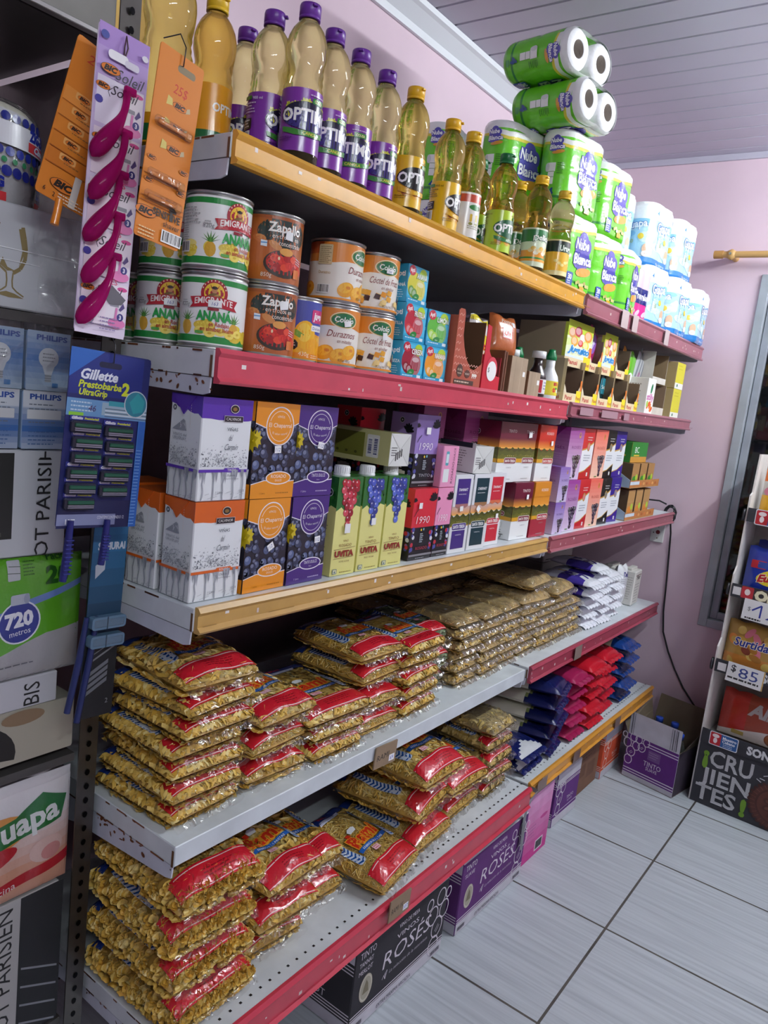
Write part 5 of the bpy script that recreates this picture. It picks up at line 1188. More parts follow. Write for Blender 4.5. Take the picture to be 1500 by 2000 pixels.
def gold(c1, c2, d=.074, w=.090, h=CH):
    def common(a, W):
        a.rect(0, 0, W, h, 'e6e8ec'); a.poly([(0, h), (0, h*.55), (W*.4, h*.58), (W, h*.72), (W, h)], 'c8a04a'); a.poly([(0, h), (0, h*.58), (W*.4, h*.61), (W, h*.75), (W, h)], c1); a.poly([(0, 0), (0, h*.12), (W*.5, h*.17), (W, h*.30), (W, 0)], 'c8a04a'); a.poly([(0, 0), (0, h*.10), (W*.5, h*.15), (W, h*.28), (W, 0)], c2)
    a = A(); common(a, w); a.ell(w*.6, h*.64, .011, .014, 'b08a3c', 16); a.ell(w*.6, h*.64, .008, .010, mixc(c1, 'fff', .2), 14); a.small(w*.3, h*.46, w*.55, 3, .008, '9aa0ac', .003); a.rect(w*.7, h*.05, .010, .012, 'e0e0e0', .001); a.small(w*.45, h*.82, w*.4, 2, .008, mixc(c1, 'fff', .5), .003)
    l = A(); common(l, d); l.rect(d*.25, h*.66, d*.45, h*.07, 'c8ccd8'); l.small(d*.2, h*.45, d*.6, 4, .007, 'a8acb8', .0025); l.bars(d*.3, h*.16, d*.4, h*.14); l.rect(d*.25, h*.82, d*.4, h*.05, mixc(c1, 'fff', .6))
    return carton(w, d, h, c1, a, l, {'+z': c1}, ears=mixc(c1, '000', .15))
gr_, gb_, gp_ = gold('c8262c', 'b81e26'), gold('23211f', '1c1a1a'), gold('3c2a8a', '40288c')
U = S3+CH+.001
rl.put('lilac wine carton with dark grapes at the bottom front of the far bay', (1.372, .052, S3), -.03, GC, (.7, 1, .60))
rl.put('small lilac wine carton stacked on the bottom lilac one', (1.372, .052, S3+.0958), -.03, GC, (.7, 1, .66))
rv.put('violet wine carton with dark grapes, bottom row right of the lilac ones', (1.470, .060, S3), -.05, GC)
rv.put('violet wine carton with dark grapes, upper row beside the bright red vineyard one', (1.460, .068, U), -.06, GC)
gr_.put('red and white wine carton with gold curves, bottom row', (1.566, .062, S3), -.04, GC)
gr_.put('red and white wine carton with gold curves, upper row', (1.566, .072, U), -.05, GC)
rp.put('peach wine carton with dark grapes, bottom row', (1.664, .060, S3), -.04, GC)
rp.put('peach wine carton with dark grapes, upper row', (1.664, .066, U), -.05, GC)
gb_.put('black and white wine carton with gold curves, bottom row', (1.762, .062, S3), -.05, GC)
gb_.put('black and white wine carton with gold curves, upper row', (1.762, .070, U), -.05, GC)
gp_.put('deep violet and white wine carton, bottom row beside the cardboard trays', (1.868, .066, S3), -.08, GC)
gp_.put('deep violet and white wine carton, upper row beside the green box', (1.868, .072, U), -.06, GC)
# cardboard trays with small boxes at the far end
def etray(label, x, z, h, n):
    b = B(); w, d = .34, .13; t = .002
    box(b, -w/2, w/2, -d/2, d/2, 0, t, 'b08a5a', 'card'); box(b, -w/2, w/2, -d/2, -d/2+t, t, .028, 'b5763e', 'card'); box(b, -w/2, -w/2+t, -d/2+t, d/2, t, .028, 'a8bccb', 'card')
    prism(b, [(-d/2, .028), (d/2, .028), (d/2, h), (d/2-.03, h), (-d/2+.04, .05)], -w/2, -w/2+t, 'x', 'a8bccb', 'card')
    a = A(); a.rect(0, .012, w*.3, .012, 'c8d4de')
    for k in range(6): a.ell(w*.35+.035*k, .014, .012, .006, ['c8743a', 'd89a5a', 'a85a2a'][k % 3], 10)
    a.place(b, front(w, d), 'card')
    o = obj('cardboard_tray', b, None, label, 'display box', None, None, (x, .075, z), 0)
    return o
etray('cardboard tray with pale blue flank at the far end, lower one', 2.13, S3, .115, 3); etray('cardboard tray with pale blue flank at the far end, upper one', 2.13, S3+.118, .105, 3)
def ebox(label, x, z, h, c, g):
    w, d = .075, .11; b = B(); box(b, -w/2, w/2, -d/2, d/2, 0, h, c, 'card', .001, {'-x': '5f4a34'}); a = A(); a.rect(0, h*.55, w, h*.45, c); a.ell(w*.4, h*.3, .022, .014, 'd8883a' if not g else '3a8a2a', 14); a.ell(w*.7, h*.4, .012, .012, 'a8c83a', 12)
    a.place(b, front(w, d), 'paper'); l = A(); l.ell(d*.3, h*.7, .012, .012, '2f7a34', 14); l.place(b, left(w, d), 'card'); return obj('infusion_box', b, None, label, 'box', None, None, (x, .078, z), 0)
for x, lab in ((2.04, 'first'), (2.13, 'second'), (2.22, 'third')): ebox('brown infusion box in the lower far tray, %s from the wine' % lab, x, S3+.003, .105, 'b58a54', False)
for x, lab in ((2.04, 'first'), (2.13, 'second'), (2.22, 'third')): ebox('brown and green infusion box in the upper far tray, %s from the wine' % lab, x, S3+.121, .085, 'a87c48', True)
b = B(); box(b, -.09, .09, -.045, .045, 0, .075, '3a8a34', 'paper', .001, {'-y': 'c8923a'}); a = A(); a.rect(0, .022, .18, .053, '2f8030'); a.text('BC', .06, .036, .022, 'e8f0e4', w=.045); a.rect(.03, .024, .06, .005, 'd8b83a'); a.place(b, front(.18, .09), 'paper'); a = A(); a.text('BC', .045, .036, .022, 'e8f0e4', w=.04); a.rect(.02, .022, .05, .006, 'd8b83a'); a.place(b, left(.18, .09), 'paper')
obj('sweetener_box', b, None, 'green box marked BC standing on the upper far tray boxes', 'box', None, None, (2.10, .085, S3+.207), 0)

for args in PEND: stick_now(*args)
# ------------------------------------------------------------------ bags of noodles
PCOL = ['ecc766', 'f2d276', 'e2b852', 'daac46', 'f6e096', 'e6be5c']
GCOL = ['98a882', '8a9a78', 'a6b48e', '7c8c6a']
class Pillow:
    def __init__(s, W, L, Hh, seed, lump=.12, px=4.6, py=6.5):
        s.W, s.L, s.H = W, L, Hh; r = random.Random(seed); s.a = [(r.uniform(3, 7), r.uniform(3, 7), r.uniform(0, 6)) for _ in range(3)]; s.lump = lump; s.px, s.py = px, py
        vs = [-.9995+1.999*i/90 for i in range(91)]; P = [s.P(0, v) for v in vs]; c = [0]
        for p, q in zip(P, P[1:]): c.append(c[-1]+(q-p).length)
        s.tab = [(x/c[-1], v) for x, v in zip(c, vs)]
    def arc(s, y):
        """printed position along the bag (-L/2..L/2, measured over the film) to the v parameter"""
        q = min(max(y/s.L+.5, 0), 1)
        for (a, va), (b, vb) in zip(s.tab, s.tab[1:]):
            if q <= b: return va+(vb-va)*((q-a)/(b-a) if b > a else 0)
        return .9995
    def e(s, u, v):
        return max(0., 1-abs(u)**s.px)**.5*max(0., 1-abs(v)**s.py)**.5
    def top(s, u, v, k=1.):
        e = s.e(u, v); n = sum(math.sin(a*u+c)*math.sin(b*v+c*2) for a, b, c in s.a)/3
        return s.H*(.34+(.66*(1-s.lump)+.66*s.lump*n)*e*k)
    def bot(s, u, v, k=1.): return s.H*(.34-.335*s.e(u, v)*k)
    def P(s, u, v, up=True, k=1., h=0.):
        z = s.top(u, v, k)+h if up else s.bot(u, v, k)-h
        return Vector((u*s.W/2*(.97 if k < 1 else 1), v*s.L/2*(.97 if k < 1 else 1), z))
def noodle_fill(pl, kind, n, seed, cols, core):
    r = random.Random(seed); b = B(); k = .86
    NU, NV = 16, 20
    for up in (True, False):
        sheet(b, lambda u, v: pl.P(u*2-1, v*2-1, up, k), NU, NV, lambda u, v: mixc(core, cols[0], random.Random(int(u*997)+int(v*3571)*7).random()*.5), 'pasta')  # core darker than the pieces, so its colour deepens the gaps like shade
    def N(u, v, up):
        d = .04; p = pl.P(u, v, up, k); a = pl.P(min(u+d, .999), v, up, k)-pl.P(max(u-d, -.999), v, up, k); c = pl.P(u, min(v+d, .999), up, k)-pl.P(u, max(v-d, -.999), up, k)
        nn = a.cross(c)
        if not up: nn = -nn
        if nn.length < 1e-9: nn = Vector((0, 0, 1))
        return p, nn.normalized()
    for q in range(n):
        side = r.random(); q2 = r.random()**2
        if side < .46: u, v, up = r.uniform(-.95, .95), r.uniform(-.97, .95), True
        elif side < .76: u, v, up = r.uniform(-.97, .97), -(.992-.12*q2), r.random() < .7
        else: u, v, up = -(.992-.13*q2), r.uniform(-.97, .97), r.random() < .65
        c = r.choice(cols)
        if kind == 'shell':
            p, nn = N(u, v, up); x = nn.orthogonal().normalized(); y = nn.cross(x); an = r.uniform(0, 6); x, y = x*math.cos(an)+y*math.sin(an), y*math.cos(an)-x*math.sin(an)
            nn = (nn+x*r.uniform(-.7, .7)+y*r.uniform(-.7, .7)).normalized(); x = nn.orthogonal().normalized(); y = nn.cross(x)
            R = r.uniform(.0075, .0105); p = p+nn*.002; m = 9; vs = [p-nn*.0015]; s = r.choice((1, -1))
            vs += [p+x*(R*.55*math.cos(2*PI*i/m))+y*(R*.55*math.sin(2*PI*i/m))+nn*.0003 for i in range(m)]
            vs += [p+x*(R*math.cos(2*PI*i/m)*(.75 if i % 3 else 1.05))+y*(R*math.sin(2*PI*i/m))+nn*(.0038+.002*(i % 2)) for i in range(m)]
            b.add(vs, [(0, i+1, (i+1) % m+1) for i in range(m)]+[(i+1, m+i+1, m+(i+1) % m+1, (i+1) % m+1) for i in range(m)], [H(mixc(c, '8a6420', .18))]*m+[H(c)]*m, 'pasta', True); continue
        wd, ln, seg, curl = {'tagl': (.0062, r.uniform(.05, .10), 11, 30), 'fine': (.0017, r.uniform(.05, .09), 9, 26), 'cut': (.0072, r.uniform(.018, .030), 4, 30), 'med': (.0036, r.uniform(.045, .08), 9, 30)}[kind]
        an = r.uniform(0, 2*PI); cv = r.uniform(-curl, curl); st = ln/seg; edge = r.random() < .35; pts = []; ph = r.uniform(0, 6); lift = r.uniform(.0, .0022)
        for i in range(seg+1):
            if abs(u) > .995 or abs(v) > .995: break
            p, nn = N(u, v, up); p = p-nn*(.0022 if up and v < -.50 else 0); t = Vector((math.cos(an), math.sin(an), 0)); t = (t-nn*t.dot(nn)).normalized(); pts.append((p+nn*(.0018+lift+.0016*math.sin(i*1.3+ph)), nn, t))
            an += cv*st; cv += r.uniform(-14, 14)*(.3 if kind == 'fine' else .6); u += math.cos(an)*st*2/pl.W; v += math.sin(an)*st*2/pl.L
        if len(pts) < 2: continue
        vs = []
        for i, (p, nn, t) in enumerate(pts):
            sd = nn.cross(t)
            if kind == 'cut': wv = (sd*.85+nn*.5*math.sin(i*1.6+ph)).normalized()
            else: wv = (nn*.8+sd*.6).normalized() if edge else (sd+nn*.35*math.sin(i*.8+ph)).normalized()
            off = nn*(wd*.35 if edge else 0)
            vs += [p-wv*wd/2+off, p+wv*wd/2+off]
            if kind in ('fine', 'med'): vs[-1] = vs[-1]+nn*.0004
        b.add(vs, [(2*i, 2*i+1, 2*i+3, 2*i+2) for i in range(len(pts)-1)], c, 'pasta', True)
    b.v = [(p[0], p[1], min(max(p[2], .0015), pl.H-.004)) for p in b.v]
    return b
def film_mesh(pl, mat, seed, fin=.013):
    r = random.Random(seed); b = B(); NU, NV = 20, 26; o = .0016
    w = [(r.uniform(20, 60), r.uniform(0, 6), r.uniform(.0003, .0010)) for _ in range(4)]
    def wr(u, v): return sum(a*math.sin(f*(u*.7+v*.4*(i % 2*2-1))+p) for i, (f, p, a) in enumerate(w))
    for up in (True, False):
        sheet(b, lambda u, v: pl.P(u*2-1, v*2-1, up, 1, max(0, o+(wr(u, v) if up else 0)*pl.e(u*2-1, v*2-1)) if up else 0), NU, NV, 'fff', mat)
    for sg in (-1, 1):                                # crimped end fins
        x0 = pl.W/2
        def fn(u, v):
            x = (u*2-1)*x0*(1-.04*v); y = sg*(pl.L/2+fin*v); return Vector((x, y, pl.H*.34-.010*v*v+.0035*math.sin(u*22+seed)*v+.002*math.sin(u*51)*v))
        sheet(b, fn, 18, 3, 'fff', mat)
    b.v = [(p[0], p[1], min(max(p[2], .0004), pl.H-.0025)) for p in b.v]
    return b
def rami_art(W, L, red='c81f2e', logo=True, seed=0, blue='1f3a86', top=True):
    """u across the bag, v from the aisle end (negative) to the wall end"""
    a = A(); h = W/2
    a.rect(-h*.92, -L*.435, h*1.84, L*.165, red); a.rect(-h*.92, -L*.425, h*1.84, .0016, 'f2d8d8'); a.rect(-h*.92, -L*.292, h*1.84, .0016, 'f2d8d8')
    a.small(-h*.30, -L*.335, h*.75, 3, L*.022, '8a1420', L*.008)
    for sx in (-1, 1):                                # ears of wheat: slanted blue strokes on white
        x = sx*h*.74; y0 = -L*.20; y1 = L*.26; a.rect(x-.009, y0, .018, y1-y0, 'c9d6e6', .006); n = 13
        for k in range(n):
            y = y0+(y1-y0)*(k+.5)/n; z = a.z
            for s in (-1, 1): a.z = z; a.poly([(x, y-.0035), (x+s*.0085, y+.0025), (x+s*.0085, y+.0062), (x, y+.0012)], '1f4f9a')
    if logo:
        a.text('Rami', .002, -L*.085, L*.125, 'd8361f', w=W*.54, bold=.035, sh=.12, out='f0a030', ow=.05, rot=.04)
        a.poly([(-.014, L*.05), (-.016, L*.085), (-.008, L*.105), (.004, L*.10), (.010, L*.085), (.006, L*.05)], 'eef0f2')
        a.rect(-W*.17, L*.035, .012, .010, 'd8361f', .002)
        a.poly([(-W*.30, -L*.155), (W*.30, -L*.145), (W*.31, -L*.105), (-W*.30, -L*.112)], '2a62b4'); a.text('FÁBRICA DE PASTAS', .0, -L*.142, L*.020, 'dfe8f4', w=W*.46, bold=.02)
        a.rect(-W*.14, -L*.215, W*.14, L*.045, 'e8b8c0', .002); a.small(-W*.12, -L*.185, W*.10, 2, .005, 'c04a5a', .002)
    if top:
        a.rect(-h*.92, L*.31, h*1.84, L*.12, blue); a.text('Rami', -.004, L*.35, L*.045, 'c0343a', w=W*.22, bold=.05); a.poly([(-W*.22, L*.285), (W*.2, L*.285), (W*.24, L*.325), (-W*.18, L*.325)], 'd6d8ee')
    return a
GB = 'bags of noodles on the lower shelves'
def noodle_bag(kind, W, L, Hh, n, seed, art=None, mat='film', cols=PCOL, core='c99c40', name='noodle_bag', px=4.6, py=6.5, lump=.12):
    pl = Pillow(W, L, Hh, seed, lump, px, py); t = thing(name, 'x', 'noodle bag', GB)
    f = obj('noodles', noodle_fill(pl, kind, n, seed, cols, core), t, kind='stuff')
    b = film_mesh(pl, mat, seed); n0 = len(b.v)
    if art: art.place2(b, lambda u, v, h: pl.P(max(-.999, min(.999, u*2/pl.W)), pl.arc(v), True, 1, .0032+h), 'foil', .012)
    b.v = [(p[0], p[1], pl.H-.0022+(p[2]-pl.H+.0022)*.38) if p[2] > pl.H-.0022 and i >= n0 else p for i, p in enumerate(b.v)]
    obj('clear_film', b, t); t['h'] = Hh
    return Kind(t)
W1, L1 = .158, .215
cut = [noodle_bag('cut', W1, L1, .0365, 800, 11+k, rami_art(W1, L1)) for k in range(2)]
cutp = noodle_bag('cut', W1, L1, .0365, 800, 15, rami_art(W1, L1, logo=True))
tag = [noodle_bag('tagl', W1, L1, .060, 520, 21+k, rami_art(W1, L1), px=3.2, py=4., lump=.22) for k in range(2)]
fin = [noodle_bag('fine', W1, L1, .052, 1200, 31+k, rami_art(W1, L1), px=3.4, py=4.4, lump=.18) for k in range(2)]
wide = noodle_bag('cut', .200, .235, .044, 760, 17, rami_art(.200, .235))
spi = noodle_bag('med', .13, L1, .060, 420, 41, rami_art(.13, L1), cols=GCOL, core='6c7a5e')
W2, L2 = .185, .255
she = [noodle_bag('shell', W2, L2, .070, 600, 51+k, rami_art(W2, L2)) for k in range(2)]
tag2 = [noodle_bag('tagl', W2*.9, L2*.9, .068, 560, 61+k, rami_art(W2*.9, L2*.9), px=3.2, py=4., lump=.22) for k in range(2)]
fin2 = [noodle_bag('fine', W2, L2, .070, 1500, 71+k, rami_art(W2, L2), px=3.4, py=4.2, lump=.18) for k in range(2)]
mix2 = noodle_bag('med', W2*1.05, L2, .094, 1000, 75, rami_art(W2*1.05, L2), px=3., py=3.6, lump=.22)
sml = noodle_bag('cut', .15, .20, .044, 560, 81, rami_art(.15, .20, logo=False), cols=['cdb46e', 'd8c080', 'c2a65c', 'b8994e'], core='9a7c3c')
smp = noodle_bag('cut', .15, .20, .044, 420, 83, None, 'frost', cols=['cdb46e', 'd8c080', 'c2a65c', 'b8994e'], core='a98a46')
S4, S5 = ZS[4]+.001, ZS[5]+.001
ORD = ['lowest', 'second up', 'third up', 'fourth up', 'fifth up', 'sixth up', 'seventh up']
def stack(spec, x, yf, z, where, fill, seed, L=L1, gap=.0012, tilt=0., turn=.07, slip=.010):
    """spec: kinds from the shelf upward; yf: where the aisle end lies"""
    r = random.Random(seed); n = len(spec)
    for i, k in enumerate(spec):
        lab = '%s, %s %s' % (fill if isinstance(fill, str) else fill[i], 'topmost' if i == n-1 and n > 1 else ORD[i], where)
        o = k.put(lab, (x+r.uniform(-.007, .007), yf+L/2+r.uniform(-slip, slip), z), (tilt*(i == n-1), 0, r.uniform(-turn, turn)), GB)
        z += k.r['h']+gap
    return z
c0, c1 = cut; t0, t1 = tag; f0, f1 = fin
CUTF, TAGF, FINF = 'red-banded bag of short wavy noodles', 'red-banded bag of broad ribbon noodles', 'red-banded bag of thin noodles'
stack([c0, c1, c0, c1, c0, cutp, t0], .098, .030, S4, 'in the front left stack, white shelf', [CUTF]*6+[TAGF], 1)
stack([t1, f0, t0], .265, .022, S4, 'in the second stack, white shelf', [TAGF, FINF, TAGF], 2)
stack([c1, c0, wide], .440, .022, S4, 'in the third stack, white shelf', [CUTF]*3, 3)
stack([f0, f1, f0, f1], .590, .040, S4, 'in the fourth stack, white shelf', [FINF]*4, 4, gap=.002)
stack([c0, c1, c0, c1, c0], .750, .030, S4, 'in the fifth stack, white shelf', [CUTF]*5, 5, gap=.002)
stack([spi, spi, spi], .880, .085, S4, 'in the sixth stack, white shelf', ['red-banded bag of grey green noodles']*3, 6)
stack([she[0], she[1], she[0], she[1]], .100, -.018, S5, 'in the front left stack, bottom shelf', ['large red-banded bag of shell noodles']*4, 7, L=L2)
stack([tag2[0], tag2[1], tag2[0]], .284, -.010, S5, 'in the second stack, bottom shelf', ['large red-banded bag of ribbon noodles']*3, 8, L=L2*.9, turn=.12, slip=.018)
stack([fin2[1], tag2[1]], .425, .045, S5, 'in the third stack, bottom shelf', ['large red-banded bag of thin noodles', 'large red-banded bag of ribbon noodles'], 9, L=L2*.9)
fin2[0].put('large bag of thin noodles lying alone at the shelf front, whole printed face in view', (.610, .075, S5+.010), (.07, 0, .14), GB)
stack([fin2[1], mix2, mix2], .800, -.025, S5, 'in the fifth stack, bottom shelf', ['large red-banded bag of thin noodles', 'large red-banded bag of curled noodles', 'large red-banded bag of curled noodles'], 10, L=L2, turn=.22, slip=.02)
stack([fin2[0], mix2], .99, -.005, S5, 'in the sixth stack, bottom shelf', ['large red-banded bag of thin noodles', 'large red-banded bag of curled noodles'], 12, L=L2, turn=.12, slip=.016)
stack([sml, sml, sml, sml, smp], 1.165, -.008, S5, 'in the stack before the rice, bottom shelf', ['bag of tiny dark cut noodles']*4+['unprinted bag of tiny dark noodles'], 13, L=.20, gap=.002)
# plain frosted bags in close stacks
FC = ['d8b468', 'e2c47c', 'cfa858', 'e8d090']
PWD, PLN, PHT = .118, .20, .030
pla = [noodle_bag(k, PWD, PLN, PHT, n, 90+i, None, 'frost', FC, 'c6a25a', 'plain_noodle_bag') for i, (k, n) in enumerate((('cut', 260), ('fine', 330), ('cut', 260)))]
wht = A(); wht.rect(-.010, -.095, .016, .016, 'e8ecf2'); wht.rect(-.008, -.092, .012, .009, '3a56a8')
tg = A(); tg.rect(-.004, -.02, .010, .007, 'eceeee')
plt = [noodle_bag('cut', PWD, PLN, PHT, 260, 97, wht, 'frost', FC, 'c6a25a', 'plain_noodle_bag'), noodle_bag('fine', PWD, PLN, PHT, 330, 98, tg, 'frost', FC, 'c6a25a', 'plain_noodle_bag')]
big = noodle_bag('fine', .17, .24, .045, 420, 99, None, 'frost', FC, 'd0ac64', 'plain_noodle_bag')
G0 = 'plain bags of noodles without printing, middle of the white shelf'
def plain(cols, yf, z0, rowname, seed):
    r = random.Random(seed)
    for ci, (x, n, nm) in enumerate(cols):
        z = z0
        for i in range(n):
            k = r.choice(pla) if not (i in (2, 3) and r.random() < .4) else plt[0]
            if i == n-1: k = plt[1]
            pos = 'top' if i == n-1 else ['bottom', 'second', 'third', 'fourth', 'fifth', 'sixth', 'seventh'][i]
            k.put('unprinted noodle bag, %s of the %s plain stack, %s row' % (pos, nm, rowname), (x+r.uniform(-.003, .003), yf+PLN/2+r.uniform(-.008, .008), z), (0, 0, r.uniform(-.05, .05)), G0)
            z += PHT+.0015
plain([(1.010, 6, 'first'), (1.135, 6, 'second'), (1.26, 6, 'third'), (1.385, 5, 'fourth'), (1.51, 5, 'fifth'), (1.635, 5, 'sixth'), (1.755, 4, 'seventh')], .060, S4, 'front', 5)
plain([(.985, 5, 'first'), (1.11, 6, 'second'), (1.235, 6, 'third'), (1.36, 6, 'fourth'), (1.485, 6, 'fifth'), (1.61, 5, 'sixth')], .276, S4, 'rear', 6)
big.put('large unprinted noodle bag lying across the fourth front plain stack', (1.40, .165, S4+.0315*5+.002), (0, 0, -.1), G0)
big.put('large unprinted noodle bag lying across the sixth front plain stack', (1.60, .165, S4+.0315*5+.002), (0, 0, .08), G0)
big.put('large unprinted noodle bag, upper of two across the fourth front plain stack', (1.41, .17, S4+.0315*5+.052), (0, 0, .06), G0)
# ------------------------------------------------------------------ opaque filled bags: rice, pasta and flour
def filled_bag(name, cat, W, L, Hh, seed, colfn, art=None, fin=.018, fincol=None, px=3.4, py=4.0, grp=None):
    pl = Pillow(W, L, Hh, seed, .12, px, py); b = B(); NU, NV = 22, 28
    for up in (True, False): sheet(b, lambda u, v: pl.P(u*2-1, v*2-1, up), NU, NV, lambda u, v: colfn(u*2-1, v*2-1), 'foil')
    for sg in (-1, 1):
        sheet(b, lambda u, v: Vector(((u*2-1)*W/2*(1-.05*v), sg*(L/2+fin*v), Hh*.34-.008*v*v+.003*math.sin(u*25+seed)*v)), 16, 2, fincol or colfn(0, sg*.99), 'foil')
    if art: art.place2(b, lambda u, v, h: pl.P(max(-.999, min(.999, u*2/W)), max(-.999, min(.999, v*2/L)), True, 1, .0006+h), 'foil', .012)
    t = obj(name, b, None, 'x', cat, grp); t['h'] = Hh; return Kind(t)
GR = 'rice bags on the bottom shelf of the far bay'
RC = 'cfcbb8'
ba = A(); ba.text('ARROZ', 0, .03, .02, '3a4a80', w=.07, bold=.03); ba.rect(-.03, .085, .06, .02, '6a7088')
ri = filled_bag('rice_bag', 'rice bag', .150, .285, .050, 5, lambda u, v: '161d52' if v < -.52+.22*abs(u)**1.5 or v > .70 else ('7a8450' if v < -.47+.22*abs(u)**1.5 else RC), ba, grp=GR)
sa = A(); sa.text('SAMAN', .0, -.055, .022, 'f0e6e4', w=.085, bold=.06, sh=.3, rot=.2); sa.ell(0, .02, .05, .022, 'cfc7ae', 22); sa.path([(-.05, -.065), (-.02, -.075), (.03, -.07), (.055, -.05)], .0022, 'f0e6e4')
sr = filled_bag('rice_bag', 'rice bag', .150, .285, .049, 6, lambda u, v: 'c01c2c' if v < -.15 or v > .45 else ('b81a34' if abs(u) > .75 else 'a8182a'), sa, grp=GR)
mg = filled_bag('rice_bag', 'rice bag', .140, .285, .047, 7, lambda u, v: '9c2050' if v < -.35 else ('b02858' if v > .5 or abs(u) > .8 else RC), None, grp=GR)
wv = filled_bag('rice_bag', 'rice bag', .16, .27, .040, 8, lambda u, v: 'ccd0d4' if math.sin(v*6.5+2.2*abs(u)+.6) > .45 else ('203c88' if v > -.2 else '161f58'), None, grp=GR)
b2 = filled_bag('rice_bag', 'rice bag', .150, .285, .050, 9, lambda u, v: '173c80' if v < -.55 or v > .8 else 'c4c0a4', None, grp=GR)
def rstack(k, n, x, yf, z, desc, seed, L=.285, gap=.001, jit=.012, rz=0.):
    r = random.Random(seed)
    for i in range(n):
        k.put('%s, %s of its stack' % (desc, 'topmost' if i == n-1 else ORD[i]), (x+r.uniform(-jit, jit)*.5, yf+L/2+r.uniform(-jit, jit), z), (0, 0, rz+r.uniform(-.06, .06)), GR); z += k.r['h']+gap
    return z
zz = rstack(wv, 2, 1.385, -.012, S5, 'rice bag with blue and white waves', 1, .27)
rstack(ri, 5, 1.530, -.015, S5, 'cream rice bag with navy ends, beside the wave printed bags', 2, rz=.20)
rstack(mg, 5, 1.725, -.012, S5, 'magenta ended rice bag beside the navy ended ones', 3)
rstack(sr, 5, 1.885, -.010, S5, 'red rice bag, near stack', 4)
rstack(sr, 5, 2.050, .0, S5, 'red rice bag, far stack', 5)
rstack(b2, 5, 2.235, -.012, S5, 'pale rice bag with bright blue ends, nearest the far wall', 6)
# white and violet pasta packets, upright white packet, flour
dl = A(); dl.text('Deli', .0, -.02, .022, 'f0f0f6', w=.05, bold=.06, sh=.2); dl.ell(.02, .045, .018, .018, 'd8b040', 16)
for k in range(3): dl.poly([(-.05+.03*k, -.09), (-.03+.03*k, -.09), (.0+.03*k, -.04), (-.02+.03*k, -.04)], 'eceef4')
dk = filled_bag('pasta_packet', 'pasta packet', .115, .20, .034, 12, lambda u, v: 'e8eaf2' if v < -.72 or (u+v*.8) > .55 else ('4a3a9c' if v < .3 else 'd8dae8'), dl, grp='white and violet pasta packets')
for j, (x, n) in enumerate(((1.885, 5), (2.005, 6), (2.125, 5))):
    z = S4
    for i in range(n):
        dk.put('white and violet pasta packet, %s of the %s stack by the flour' % ('top' if i == n-1 else ['bottom', 'second', 'third', 'fourth', 'fifth'][i], ['near', 'middle', 'far'][j]), (x, .055+.10+rnd.uniform(-.01, .01), z), (0, 0, rnd.uniform(-.08, .08)), 'white and violet pasta packets'); z += .0365
fa = A(); fa.small(.01, .12, .06, 5, .008, 'b0b4c0', .003); fa.text('Deli', .045, .13, .02, '3a3a8a', w=.05, bold=.04, sh=.2)
pouch('pasta_packet', 'white packet standing upright between the violet packets and the flour', .095, .175, .05, lambda u, v: 'e6e8ec' if v > .25 or u > .5 else 'c9ccd8', fa, (2.255, .085, S4+.004), (0, .05, 0), 'pasta packet')
def flour(label, x, y, z, rz, hd=.145):
    w, d = .095, .065; b = B(); box(b, -w/2, w/2, -d/2, d/2, 0, hd, 'd9d6d0', 'paper', .004); box(b, -w/2+.004, w/2-.004, -.012, .012, hd-.002, hd+.010, 'd2cfc8', 'paper', .002)
    a = A(); a.text('Flor', w*.55, hd*.75, .018, '4a4448', w=.05, bold=.05); a.small(.012, hd*.6, w*.7, 7, .012, '9a9692', .003); a.rect(.01, hd*.86, w*.8, .004, '7a5a5a'); a.place(b, front(w, d), 'paper'); a = A(); a.small(.008, hd*.8, d*.75, 10, .010, 'a8a49e', .003); a.place(b, left(w, d), 'paper')
    return obj('flour_bag', b, None, label, 'flour bag', None, None, (x, y, z), rz)
flour('white paper flour bag standing at the shelf front by the far wall', 2.395, .085, S4, .05)
flour('white paper flour bag behind the front one by the far wall', 2.40, .165, S4, 0)
b = B(); w, d, h = .30, .12, .11; box(b, -w/2, w/2, -d/2, d/2, 0, h, 'b9b4ae', 'paper', .004); a = A(); a.rect(.02, .03, .26, .06, 'a8a29c'); a.rect(.19, .05, .07, .03, '6a4a4c'); a.text('HARINA', .10, .045, .018, '8a827c', w=.10); a.place(b, front(w, d), 'paper')
obj('flour_bundle', b, None, 'large wrapped white flour bundle at the back of the white shelf, far end', 'flour bundle', None, None, (2.22, .40, S4+.15), 0)
b = B(); box(b, -.15, .15, -.06, .06, 0, .148, 'a49e98', 'paper', .004); obj('flour_bundle', b, None, 'large wrapped flour bundle under another one, hidden by pasta packets', 'flour bundle', None, None, (2.22, .40, S4), 0)
